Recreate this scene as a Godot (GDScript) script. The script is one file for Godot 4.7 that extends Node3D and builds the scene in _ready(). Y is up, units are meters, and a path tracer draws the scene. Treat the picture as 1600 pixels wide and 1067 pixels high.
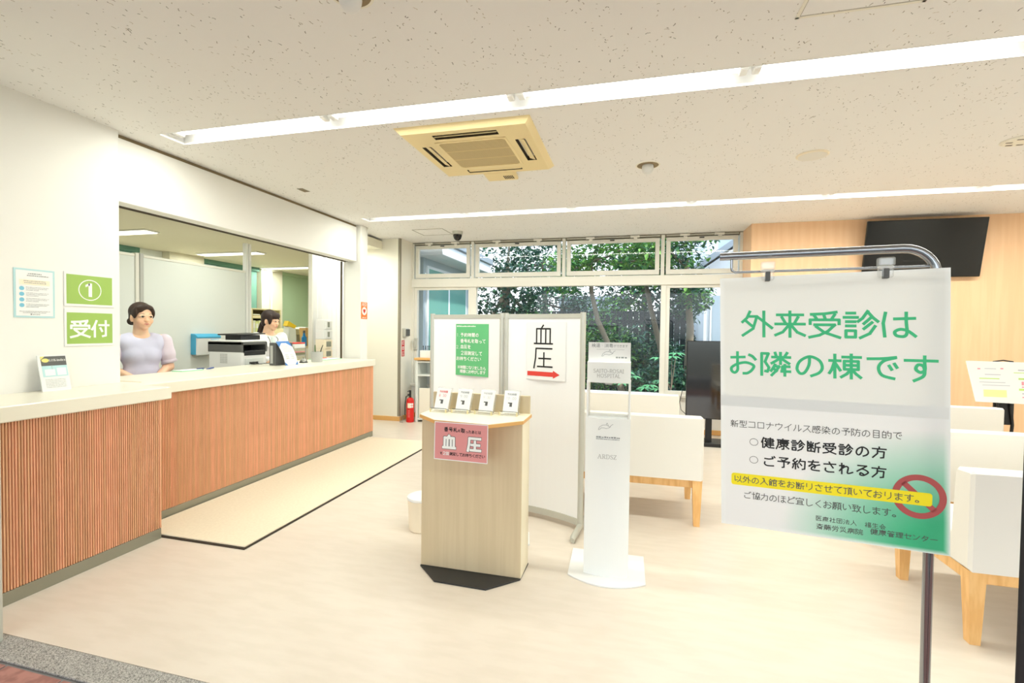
extends Node3D

# A hospital reception lobby: slatted counter on the left, glazed garden wall ahead, ticket stand, screens and sofas.

func _ready():
	# --- camera, sky, light, exposure ---
	var cam := Camera3D.new()
	cam.name = "camera"
	add_child(cam)
	cam.position = Vector3(0, 1.35, 0)
	cam.basis = Basis(Vector3.UP, 0.249824) * Basis(Vector3.RIGHT, -0.024647) * Basis(Vector3.BACK, 0.012278)
	cam.fov = 71.47
	cam.near = 0.05
	cam.far = 200.0
	var env := Environment.new()
	var sky_mat := ProceduralSkyMaterial.new()
	sky_mat.sky_top_color = Color(0.82, 0.91, 1.0)
	sky_mat.sky_horizon_color = Color(0.97, 0.985, 1.0)
	sky_mat.sky_curve = 0.25
	sky_mat.ground_bottom_color = Color(0.45, 0.47, 0.45)
	sky_mat.ground_horizon_color = Color(0.75, 0.8, 0.8)
	sky_mat.energy_multiplier = SKY_ENERGY
	var sky := Sky.new()
	sky.sky_material = sky_mat
	env.sky = sky
	env.background_mode = Environment.BG_SKY
	env.tonemap_mode = Environment.TONE_MAPPER_LINEAR
	env.tonemap_exposure = EXPOSURE
	env.sdfgi_enabled = true
	env.ssao_enabled = true
	env.ssil_enabled = true
	var we := WorldEnvironment.new()
	we.name = "world_environment"
	we.environment = env
	add_child(we)
	var sun := DirectionalLight3D.new()
	sun.name = "sun"
	sun.light_energy = SUN_ENERGY
	sun.light_color = Color(1.0, 0.97, 0.9)
	sun.light_angular_distance = 3.0
	sun.shadow_enabled = true
	sun.sky_mode = DirectionalLight3D.SKY_MODE_LIGHT_ONLY
	add_child(sun)
	sun.basis = Basis.looking_at(Vector3(-0.55, -1.0, -0.28))
	make_materials()
	build_structure()
	build_window_wall()
	build_lights()
	build_counter()
	build_office()
	build_partition()
	build_kiosk()
	build_sanitizer()
	build_sofas()
	build_screens()
	build_sign_stand()
	build_wall_things()
	build_ceiling_things()
	build_counter_items()
	build_corner_things()
	build_people()
	build_outside()


const SKY_ENERGY := 2.8
const EXPOSURE := 1.17
const SUN_ENERGY := 1.5
const TUBE_GLOW := 4.0
const STRIP_ENERGY := 8.0
const OFFICE_ENERGY := 2.4
const CEIL := 2.65
const LX := -3.36
const SX := -3.41
const WZ := -6.69

var used := {}
var mats := {}


# --- meshes ---
class Geo:
	var v := PackedVector3Array()
	var n := PackedVector3Array()
	var c := PackedColorArray()
	var tint := Color.WHITE
	var tr := Transform3D.IDENTITY

	func put(p: Vector3, nn: Vector3, col: Color):
		v.append(tr * p)
		n.append((tr.basis * nn).normalized())
		c.append(col)

	# a triangle facing the way of its three normals
	func trin(a: Vector3, b: Vector3, d: Vector3, na: Vector3, nb: Vector3, nd: Vector3):
		if (b - a).cross(d - a).dot(na + nb + nd) < 0.0:
			put(a, na, tint)
			put(b, nb, tint)
			put(d, nd, tint)
		else:
			put(a, na, tint)
			put(d, nd, tint)
			put(b, nb, tint)

	func tri(a: Vector3, b: Vector3, d: Vector3, out: Vector3):
		var m := (b - a).cross(d - a).normalized()
		if m.dot(out) < 0.0:
			m = -m
		trin(a, b, d, m, m, m)

	func quad(a: Vector3, b: Vector3, d: Vector3, e: Vector3, out: Vector3):
		tri(a, b, d, out)
		tri(a, d, e, out)

	func box(lo: Vector3, hi: Vector3, bev := 0.0):
		var a := Vector3(minf(lo.x, hi.x), minf(lo.y, hi.y), minf(lo.z, hi.z))
		var b := Vector3(maxf(lo.x, hi.x), maxf(lo.y, hi.y), maxf(lo.z, hi.z))
		var mid := (a + b) * 0.5
		var h := (b - a) * 0.5
		bev = minf(bev, minf(h.x, minf(h.y, h.z)) * 0.9)
		for i in 3:
			var j := (i + 1) % 3
			var k := (i + 2) % 3
			for s in [-1.0, 1.0]:
				var f := func(sj, sk):
					var p := mid
					p[i] += s * h[i]
					p[j] += sj * (h[j] - bev)
					p[k] += sk * (h[k] - bev)
					return p
				var out := Vector3.ZERO
				out[i] = s
				quad(f.call(-1.0, -1.0), f.call(1.0, -1.0), f.call(1.0, 1.0), f.call(-1.0, 1.0), out)
				if bev > 0.0:
					for t in [-1.0, 1.0]:
						var g := func(si, sj, sk):   # on the face of axis i (si) or j
							var p := mid
							p[i] += s * (h[i] - (0.0 if si else bev))
							p[j] += t * (h[j] - (bev if si else 0.0))
							p[k] += sk * (h[k] - bev)
							return p
						var o2 := Vector3.ZERO
						o2[i] = s
						o2[j] = t
						quad(g.call(true, 0, -1.0), g.call(true, 0, 1.0), g.call(false, 0, 1.0), g.call(false, 0, -1.0), o2)
		if bev > 0.0:
			for sx in [-1.0, 1.0]:
				for sy in [-1.0, 1.0]:
					for sz in [-1.0, 1.0]:
						var q := mid + Vector3(sx * h.x, sy * h.y, sz * h.z)
						tri(q - Vector3(0, sy * bev, sz * bev), q - Vector3(sx * bev, 0, sz * bev), q - Vector3(sx * bev, sy * bev, 0), Vector3(sx, sy, sz))

	# a polygon in the plane o + u*x + w*y, pushed along d
	func extrude(poly: PackedVector2Array, o: Vector3, u: Vector3, w: Vector3, d: Vector3, bev := 0.0):
		var idx := Geometry2D.triangulate_polygon(poly)
		var inner := poly
		if bev > 0.0:
			var r := Geometry2D.offset_polygon(poly, -bev, Geometry2D.JOIN_MITER)
			if r.size() == 1 and r[0].size() == poly.size():
				# match the start of both outlines
				var best := 0
				for k in r[0].size():
					if r[0][k].distance_to(poly[0]) < r[0][best].distance_to(poly[0]):
						best = k
				inner = PackedVector2Array()
				var same := Geometry2D.is_polygon_clockwise(r[0]) == Geometry2D.is_polygon_clockwise(poly)
				for k in poly.size():
					inner.append(r[0][(best + (k if same else poly.size() - k)) % poly.size()])
			else:
				bev = 0.0
		var dn := d.normalized()
		var P := func(p, t): return o + u * p.x + w * p.y + dn * t
		var L := d.length()
		for k in range(0, idx.size(), 3):
			tri(P.call(inner[idx[k]], 0.0), P.call(inner[idx[k + 1]], 0.0), P.call(inner[idx[k + 2]], 0.0), -dn)
			tri(P.call(inner[idx[k]], L), P.call(inner[idx[k + 1]], L), P.call(inner[idx[k + 2]], L), dn)
		var sgn := -1.0 if Geometry2D.is_polygon_clockwise(poly) else 1.0
		# is_polygon_clockwise works in a y-down plane
		var area := 0.0
		for k in poly.size():
			area += poly[k].cross(poly[(k + 1) % poly.size()])
		sgn = 1.0 if area > 0 else -1.0
		for k in poly.size():
			var a := poly[k]
			var b := poly[(k + 1) % poly.size()]
			var e := b - a
			if e.length() < 1e-7:
				continue
			var out2 := Vector2(e.y, -e.x).normalized() * sgn
			var out := u * out2.x + w * out2.y
			quad(P.call(a, bev), P.call(b, bev), P.call(b, L - bev), P.call(a, L - bev), out)
			if bev > 0.0:
				var ia := inner[k]
				var ib := inner[(k + 1) % poly.size()]
				quad(P.call(a, bev), P.call(b, bev), P.call(ib, 0.0), P.call(ia, 0.0), out - dn)
				quad(P.call(a, L - bev), P.call(b, L - bev), P.call(ib, L), P.call(ia, L), out + dn)

	# profile of (radius, height) turned about the y axis through o
	func lathe(prof: PackedVector2Array, o: Vector3, seg := 24, smooth := false):
		var pn := PackedVector2Array()
		for k in prof.size() - 1:
			var e := prof[k + 1] - prof[k]
			pn.append(Vector2(e.y, -e.x).normalized())
		for k in prof.size() - 1:
			var na := pn[k]
			var nb := pn[k]
			if smooth:
				if k > 0:
					na = (pn[k] + pn[k - 1]).normalized()
				if k < pn.size() - 1:
					nb = (pn[k] + pn[k + 1]).normalized()
			for s in seg:
				var a0 := TAU * s / seg
				var a1 := TAU * (s + 1) / seg
				var r0 := Vector3(cos(a0), 0, sin(a0))
				var r1 := Vector3(cos(a1), 0, sin(a1))
				var y := Vector3.UP
				var p00 := o + r0 * prof[k].x + y * prof[k].y
				var p01 := o + r1 * prof[k].x + y * prof[k].y
				var p10 := o + r0 * prof[k + 1].x + y * prof[k + 1].y
				var p11 := o + r1 * prof[k + 1].x + y * prof[k + 1].y
				if prof[k].x > 1e-6:
					trin(p00, p01, p11, r0 * na.x + y * na.y, r1 * na.x + y * na.y, r1 * nb.x + y * nb.y)
				if prof[k + 1].x > 1e-6:
					trin(p00, p11, p10, r0 * na.x + y * na.y, r1 * nb.x + y * nb.y, r0 * nb.x + y * nb.y)

	func cyl(o: Vector3, r: float, h: float, seg := 20, r2 := -1.0):
		if r2 < 0.0:
			r2 = r
		lathe(PackedVector2Array([Vector2(0, 0), Vector2(r, 0), Vector2(r2, h), Vector2(0, h)]), o, seg)

	func ball(o: Vector3, r: Vector3, seg := 16):
		var old := tr
		tr = old * Transform3D(Basis.from_scale(r), o)
		var prof := PackedVector2Array()
		for k in seg / 2 + 1:
			var a := -PI / 2 + PI * k / (seg / 2)
			prof.append(Vector2(maxf(0.0, cos(a)), sin(a)))
		lathe(prof, Vector3.ZERO, seg, true)
		tr = old

	# a round bar along points; r a number, or a list of one per point
	func tube(pts: Array, r, seg := 10):
		var t: Array = []
		for k in pts.size():
			var a: Vector3 = pts[maxi(0, k - 1)]
			var b: Vector3 = pts[mini(pts.size() - 1, k + 1)]
			t.append((b - a).normalized())
		var side: Vector3 = t[0].cross(Vector3.UP if absf(t[0].y) < 0.9 else Vector3.RIGHT).normalized()
		var rings := []
		for k in pts.size():
			side = (side - t[k] * side.dot(t[k])).normalized()
			var up: Vector3 = t[k].cross(side)
			var rr: float = r[k] if r is Array else r
			var ring := []
			for s in seg:
				var a := TAU * s / seg
				ring.append([side * cos(a) + up * sin(a), rr])
			rings.append(ring)
		for k in pts.size() - 1:
			for s in seg:
				var q: Array = rings[k][s]
				var q2: Array = rings[k][(s + 1) % seg]
				var w: Array = rings[k + 1][s]
				var w2: Array = rings[k + 1][(s + 1) % seg]
				var pa: Vector3 = pts[k] + q[0] * q[1]
				var pb: Vector3 = pts[k] + q2[0] * q2[1]
				var pc: Vector3 = pts[k + 1] + w2[0] * w2[1]
				var pd: Vector3 = pts[k + 1] + w[0] * w[1]
				trin(pa, pb, pc, q[0], q2[0], w2[0])
				trin(pa, pc, pd, q[0], w2[0], w[0])
		for e in [0, pts.size() - 1]:
			var out: Vector3 = -t[0] if e == 0 else t[e]
			for s in seg:
				var q: Array = rings[e][s]
				var q2: Array = rings[e][(s + 1) % seg]
				tri(pts[e], pts[e] + q[0] * q[1], pts[e] + q2[0] * q2[1], out)

	func mesh(m: Material) -> ArrayMesh:
		var arr := []
		arr.resize(Mesh.ARRAY_MAX)
		arr[Mesh.ARRAY_VERTEX] = v
		arr[Mesh.ARRAY_NORMAL] = n
		if m is BaseMaterial3D and m.vertex_color_use_as_albedo:
			arr[Mesh.ARRAY_COLOR] = c
		var am := ArrayMesh.new()
		am.add_surface_from_arrays(Mesh.PRIMITIVE_TRIANGLES, arr)
		am.surface_set_material(0, m)
		return am


# --- nodes ---
func numbered(called: String) -> String:
	used[called] = used.get(called, -1) + 1
	return called if used[called] == 0 else "%s_%03d" % [called, used[called]]


func thing(called: String, label: String, category: String, at := Vector3.ZERO, turn := 0.0, group := "") -> Node3D:
	var o := Node3D.new()
	o.name = numbered(called)
	add_child(o)
	o.position = at
	o.rotation.y = turn
	o.set_meta("label", label)
	o.set_meta("category", category)
	if group:
		o.set_meta("group", group)
	return o


func part(called: String, g: Geo, m: Material, parent: Node3D) -> MeshInstance3D:
	var o := MeshInstance3D.new()
	o.name = called
	o.mesh = g.mesh(m)
	parent.add_child(o, true)
	return o


func share(called: String, mesh: Mesh, at: Vector3, parent: Node3D) -> MeshInstance3D:
	var o := MeshInstance3D.new()
	o.name = called
	o.mesh = mesh
	parent.add_child(o, true)
	o.position = at
	return o


func struct(called: String, g: Geo, m: Material) -> MeshInstance3D:
	var o := MeshInstance3D.new()
	o.name = called
	o.mesh = g.mesh(m)
	add_child(o, true)
	o.set_meta("kind", "structure")
	o.set_meta("label", called.replace("_", " ") + " of the lobby")
	return o


func boxg(lo: Vector3, hi: Vector3, bev := 0.0) -> Geo:
	var g := Geo.new()
	g.box(lo, hi, bev)
	return g


func V(x, y, z) -> Vector3:
	return Vector3(x, y, z)


# --- materials ---
func mat(called: String, col: Color, rough := 0.6, metal := 0.0) -> StandardMaterial3D:
	var m := StandardMaterial3D.new()
	m.resource_name = called
	m.albedo_color = col
	m.roughness = rough
	m.metallic = metal
	mats[called] = m
	return m


func glow(called: String, col: Color, energy: float) -> StandardMaterial3D:
	var m := mat(called, Color(0.9, 0.9, 0.9), 0.5)
	m.emission_enabled = true
	m.emission = col
	m.emission_energy_multiplier = energy
	return m


func noise_tex(freq: float, oct: int, a: Color, b: Color, size := 512, sd := 1, lo := 0.3, hi := 0.7) -> NoiseTexture2D:
	var f := FastNoiseLite.new()
	f.seed = sd
	f.noise_type = FastNoiseLite.TYPE_SIMPLEX_SMOOTH
	f.frequency = freq
	f.fractal_octaves = oct
	var t := NoiseTexture2D.new()
	t.width = size
	t.height = size
	t.seamless = true
	t.noise = f
	var gr := Gradient.new()
	gr.set_offset(0, lo)
	gr.set_color(0, a)
	gr.set_offset(1, hi)
	gr.set_color(1, b)
	t.color_ramp = gr
	return t


func tri_map(m: StandardMaterial3D, t: Texture2D, scale: Vector3, world := true):
	m.albedo_color = Color.WHITE
	m.albedo_texture = t
	m.uv1_triplanar = true
	m.uv1_world_triplanar = world
	m.uv1_scale = scale
	m.uv1_triplanar_sharpness = 8.0


# rock-wool ceiling board: short dark fissures that mostly run one way
func fissure_tex() -> ImageTexture:
	var S := 1024
	var im := Image.create(S, S, false, Image.FORMAT_RGB8)
	im.fill(Color(0.93, 0.925, 0.91))
	var r := RandomNumberGenerator.new()
	r.seed = 77
	var f := FastNoiseLite.new()
	f.seed = 4
	f.frequency = 0.006
	for k in 1500:
		var x := r.randf() * S
		var y := r.randf() * S
		if f.get_noise_2d(x, y) + r.randf() * 0.7 < 0.32:
			continue
		var a := PI / 2 + r.randfn(0.0, 0.5)
		var L := r.randf_range(2.0, 8.0) * (1.0 if r.randf() < 0.7 else 2.0)
		var dark := r.randf_range(0.1, 0.5)
		if r.randf() < 0.55:
			dark = r.randf_range(0.45, 0.75)
		var col := Color(dark, dark * 0.92, dark * 0.8)
		for s in int(L):
			a += r.randfn(0.0, 0.25)
			x += cos(a)
			y += sin(a)
			im.set_pixel(posmod(int(x), S), posmod(int(y), S), col)
			if r.randf() < 0.75:
				im.set_pixel(posmod(int(x + 1), S), posmod(int(y), S), col.lerp(Color(0.93, 0.925, 0.91), 0.25))
	return ImageTexture.create_from_image(im)


func granite_tex() -> ImageTexture:
	var S := 256
	var im := Image.create(S, S, false, Image.FORMAT_RGB8)
	var r := RandomNumberGenerator.new()
	r.seed = 5
	for y in S:
		for x in S:
			var q := r.randf()
			var g := 0.62 + r.randfn(0.0, 0.05)
			if q < 0.2:
				g = 0.36 + r.randfn(0.0, 0.06)
			elif q < 0.45:
				g = 0.76
			im.set_pixel(x, y, Color(g, g * 0.985, g * 0.95))
	return ImageTexture.create_from_image(im)


func make_materials():
	mat("wall_white", Color(0.93, 0.925, 0.9), 0.7)
	mat("wall_cream", Color(0.92, 0.9, 0.84), 0.7)
	var m := mat("ceiling_board", Color.WHITE, 0.9)
	tri_map(m, fissure_tex(), Vector3.ONE / 1.6)
	mat("ceiling_plain", Color(0.9, 0.885, 0.85), 0.9)
	m = mat("floor_vinyl", Color.WHITE, 0.3)
	tri_map(m, noise_tex(0.02, 4, Color(0.847, 0.802, 0.745), Color(0.862, 0.818, 0.763), 512, 3), Vector3(0.35, 1, 1.4))
	m.metallic_specular = 0.4
	m = mat("granite", Color.WHITE, 0.6)
	tri_map(m, granite_tex(), Vector3.ONE * 1.6)
	m = mat("quarry_tile", Color.WHITE, 0.6)
	tri_map(m, noise_tex(0.03, 3, Color(0.58, 0.4, 0.37), Color(0.68, 0.49, 0.45), 256, 8), Vector3.ONE * 2.0)
	mat("grout", Color(0.5, 0.5, 0.5), 0.9)
	for k in 4:
		m = mat("slat_wood_%d" % k, Color.WHITE, 0.45)
		var s: float = [1.0, 0.955, 1.035, 0.98][k]
		var hue: float = [0.0, 0.012, -0.008, 0.02][k]
		tri_map(m, noise_tex(0.03, 3, Color(0.87 * s, (0.64 + hue) * s, 0.49 * s), Color(0.91 * s, (0.685 + hue) * s, 0.53 * s), 256, 20 + k), Vector3(6, 0.5, 6))
	mat("slat_backing", Color(0.6, 0.4, 0.27), 0.8)
	mat("counter_white", Color(0.92, 0.9, 0.83), 0.28)
	mat("kick_grey", Color(0.58, 0.57, 0.5), 0.35, 0.3)
	m = mat("orange_wood", Color.WHITE, 0.5)
	tri_map(m, noise_tex(0.012, 5, Color(0.94, 0.77, 0.6), Color(0.955, 0.795, 0.63), 512, 12), Vector3(2.2, 0.12, 2.2))
	m = mat("kiosk_wood", Color.WHITE, 0.45)
	tri_map(m, noise_tex(0.014, 5, Color(0.81, 0.735, 0.595), Color(0.83, 0.757, 0.617), 512, 14), Vector3(3.0, 0.12, 3.0))
	mat("kiosk_top", Color(0.93, 0.89, 0.78), 0.35)
	mat("edge_wood", Color(0.87, 0.67, 0.4), 0.45)
	m = mat("leg_wood", Color.WHITE, 0.4)
	tri_map(m, noise_tex(0.02, 4, Color(0.9, 0.69, 0.42), Color(0.95, 0.76, 0.5), 256, 16), Vector3(4, 0.8, 4))
	mat("black_plate", Color(0.16, 0.16, 0.16), 0.5)
	mat("frame_white", Color(0.9, 0.89, 0.85), 0.4)
	mat("frame_taupe", Color(0.55, 0.52, 0.45), 0.6)  # greyer beige for corner guard, window head, hatch and vent frames
	mat("alu", Color(0.78, 0.78, 0.74), 0.4, 0.35)
	mat("board_white", Color(0.96, 0.96, 0.955), 0.35)
	mat("sanitizer_white", Color(0.95, 0.955, 0.94), 0.35)
	m = mat("sofa_white", Color(0.915, 0.9, 0.865), 0.55)
	m.rim_enabled = true
	m.rim = 0.2
	mat("chrome", Color(0.6, 0.61, 0.63), 0.12, 1.0)
	mat("dark_metal", Color(0.2, 0.2, 0.2), 0.4, 0.4)
	mat("steel", Color(0.62, 0.62, 0.6), 0.3, 0.8)
	mat("screen_black", Color(0.035, 0.034, 0.033), 0.08)
	mat("screen_gloss", Color(0.1, 0.092, 0.085), 0.06)  # base lifted from black to stand in for reflections of the room
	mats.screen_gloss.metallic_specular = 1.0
	mat("bezel_black", Color(0.03, 0.03, 0.03), 0.35)
	mat("ac_cream", Color(0.95, 0.87, 0.66), 0.5)
	mat("ac_bar", Color(0.88, 0.8, 0.6), 0.5)
	mat("ac_dark", Color(0.2, 0.17, 0.11), 0.7)
	mat("groove_brown", Color(0.55, 0.48, 0.36), 0.8)
	mat("track_dark", Color(0.3, 0.26, 0.2), 0.6)
	mat("paper_white", Color(0.94, 0.94, 0.93), 0.6)
	mat("print_black", Color(0.1, 0.1, 0.1), 0.6)
	mat("print_grey", Color(0.58, 0.59, 0.59), 0.6)
	mat("print_green", Color(0.25, 0.77, 0.52), 0.6)
	mat("print_white", Color(0.95, 0.95, 0.93), 0.6)
	mat("print_red", Color(0.88, 0.26, 0.22), 0.6)
	mat("ban_red", Color(0.72, 0.33, 0.32), 0.6)
	mat("marker_yellow", Color(1.0, 0.92, 0.1), 0.6)
	mat("sign_lime", Color(0.61, 0.74, 0.36), 0.5)
	mat("poster_green", Color(0.4, 0.75, 0.5), 0.4)
	mat("poster_pink", Color(0.88, 0.58, 0.57), 0.4)
	mat("notice_blue", Color(0.72, 0.86, 0.87), 0.5)
	mat("icon_blue", Color(0.5, 0.76, 0.85), 0.5)
	mat("notice_cream", Color(0.97, 0.92, 0.82), 0.5)
	mat("red_paint", Color(0.82, 0.08, 0.06), 0.3)
	mat("aed_orange", Color(0.93, 0.5, 0.22), 0.5)
	mat("black_plastic", Color(0.07, 0.07, 0.07), 0.45)
	mat("grey_plastic", Color(0.35, 0.35, 0.34), 0.5)
	mat("light_grey", Color(0.72, 0.72, 0.7), 0.5)
	mat("white_plastic", Color(0.92, 0.92, 0.91), 0.4)
	mat("cyan_plastic", Color(0.3, 0.7, 0.87), 0.4)
	mat("panel_grey", Color(0.87, 0.885, 0.865), 0.6)
	mat("cream_steel", Color(0.86, 0.81, 0.63), 0.5)
	mat("office_wall", Color(0.88, 0.86, 0.78), 0.8)
	m = mat("blind_green", Color(0.73, 0.83, 0.69), 0.8)
	m.backlight_enabled = true
	m.backlight = Color(0.5, 0.5, 0.5)
	m = mat("blind_teal", Color(0.4, 0.57, 0.51), 0.8)
	m = mat("glass", Color(0.4, 0.5, 0.48, 0.03), 0.0)
	m.metallic_specular = 0.3
	m.transparency = BaseMaterial3D.TRANSPARENCY_ALPHA
	m = mat("clear_acrylic", Color(0.95, 0.96, 0.93, 0.14), 0.05)
	m.transparency = BaseMaterial3D.TRANSPARENCY_ALPHA
	m = mat("sheet_paper", Color.WHITE, 0.35)
	m.vertex_color_use_as_albedo = true
	m.vertex_color_is_srgb = true
	m.backlight_enabled = true
	m.backlight = Color(0.75, 0.75, 0.75)
	m = mat("mat_pile", Color.WHITE, 0.95)
	tri_map(m, noise_tex(0.05, 4, Color(0.885, 0.835, 0.735), Color(0.9, 0.853, 0.755), 512, 31), Vector3.ONE * 1.5)
	mat("rubber_dark", Color(0.22, 0.18, 0.13), 0.9)
	mat("skin", Color(0.94, 0.76, 0.63), 0.5)
	mats["skin"].subsurf_scatter_enabled = true
	mats["skin"].subsurf_scatter_strength = 0.15
	mat("hair_brown", Color(0.2, 0.13, 0.09), 0.6)
	mat("hair_dark", Color(0.17, 0.1, 0.08), 0.6)
	mat("lip", Color(0.8, 0.47, 0.43), 0.5)
	mat("eye_dark", Color(0.09, 0.06, 0.05), 0.3)
	mat("brow", Color(0.36, 0.25, 0.18), 0.6)
	mat("dress_lavender", Color(0.8, 0.8, 0.89), 0.8)
	mat("sleeve_mauve", Color(0.86, 0.81, 0.86), 0.8)
	mat("blazer_white", Color(0.93, 0.925, 0.92), 0.8)
	mat("blouse_grey", Color(0.8, 0.85, 0.83), 0.8)
	mat("trouser_dark", Color(0.15, 0.15, 0.18), 0.8)


# --- lettering, drawn stroke by stroke as flat print ---
var glyph_cache := {}


func glyph(ch: String) -> Array:
	if glyph_cache.has(ch):
		return glyph_cache[ch]
	var out := []
	for t: String in STROKES[ch].split("/"):
		if t.begins_with("@"):
			var b: String = t.substr(3)
			var x0 := float(b.substr(0, 2))
			var y0 := float(b.substr(2, 2))
			var x1 := float(b.substr(4, 2))
			var y1 := float(b.substr(6, 2))
			for st in glyph(t.substr(1, 1)):
				var q := PackedVector2Array()
				for p in st:
					q.append(Vector2(x0 + p.x * (x1 - x0) / 99.0, y0 + p.y * (y1 - y0) / 99.0))
				out.append(q)
			continue
		var smooth: bool = t.begins_with("~")
		var pts := PackedVector2Array()
		for w in t.trim_prefix("~").split(" "):
			pts.append(Vector2(float(w.substr(0, 2)), float(w.substr(2, 2))))
		if smooth and pts.size() > 2:
			var r := PackedVector2Array()
			var closed := pts[0] == pts[pts.size() - 1]
			for k in pts.size() - 1:
				var before := pts[k - 1] if k > 0 else (pts[pts.size() - 2] if closed else pts[0])
				var after := pts[k + 2] if k + 2 < pts.size() else (pts[1] if closed else pts[k + 1])
				for s in 6:
					r.append(pts[k].cubic_interpolate(pts[k + 1], before, after, s / 6.0))
			r.append(pts[pts.size() - 1])
			pts = r
		out.append(pts)
	glyph_cache[ch] = out
	return out


# writes text from o; u points along the line, w down; cw, chh the size of a character, step its advance, bold the width of a stroke in hundredths
func write(g: Geo, text: String, o: Vector3, u: Vector3, w: Vector3, cw: float, chh: float, step: float, bold: float, out: Vector3):
	var x := 0.0
	var lay := 0
	for ch in text:
		if STROKES.has(ch):
			for st in glyph(ch):
				for k in st.size() - 1:
					var a := Vector2(st[k].x * cw / 100.0 + x, st[k].y * chh / 100.0)
					var b := Vector2(st[k + 1].x * cw / 100.0 + x, st[k + 1].y * chh / 100.0)
					var e := (b - a).normalized()
					var h := bold * cw / 200.0
					var s := Vector2(-e.y, e.x) * h
					a -= e * h * 0.6
					b += e * h * 0.6
					# overlapping strokes lie a hair above one another
					lay = (lay + 1) % 12
					var up := o + out * (0.00003 * lay)
					var P := func(q): return up + u * q.x + w * q.y
					g.quad(P.call(a - s), P.call(a + s), P.call(b + s), P.call(b - s), out)
		x += step


# a line of type too small to read: short marks like words
func dashes(g: Geo, o: Vector3, u: Vector3, w: Vector3, length: float, h: float, sd: int, out: Vector3):
	var r := RandomNumberGenerator.new()
	r.seed = sd
	var x := 0.0
	while x < length:
		var L := minf(r.randf_range(0.8, 1.6) * h, length - x)
		var k := r.randf_range(0.55, 1.0)
		g.quad(o + u * x + w * h * (1 - k), o + u * (x + L) + w * h * (1 - k), o + u * (x + L) + w * h, o + u * x + w * h, out)
		x += L + h * r.randf_range(0.25, 0.5)


func latin(called: String, text: String, size: float, at: Vector3, turn: Basis, m: Material, parent: Node3D, serif := false) -> MeshInstance3D:
	var f := SystemFont.new()
	f.font_names = PackedStringArray(["Droid Serif" if serif else "Droid Sans"])
	var t := TextMesh.new()
	t.text = text
	t.font = f
	t.font_size = 32
	t.pixel_size = size / 24.0
	t.depth = 0.0006
	var o := MeshInstance3D.new()
	o.name = called
	t.material = m
	o.mesh = t
	parent.add_child(o, true)
	o.position = at
	o.basis = turn
	return o


func rect(g: Geo, o: Vector3, u: Vector3, w: Vector3, x0: float, y0: float, x1: float, y1: float, out: Vector3):
	g.quad(o + u * x0 + w * y0, o + u * x1 + w * y0, o + u * x1 + w * y1, o + u * x0 + w * y1, out)


func disc(g: Geo, c: Vector3, u: Vector3, w: Vector3, rx: float, ry: float, out: Vector3, inner := 0.0, seg := 32):
	for k in seg:
		var a := TAU * k / seg
		var b := TAU * (k + 1) / seg
		var pa := u * cos(a) * rx + w * sin(a) * ry
		var pb := u * cos(b) * rx + w * sin(b) * ry
		if inner > 0.0:
			g.quad(c + pa, c + pb, c + pb * inner, c + pa * inner, out)
		else:
			g.tri(c, c + pa, c + pb, out)


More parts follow.
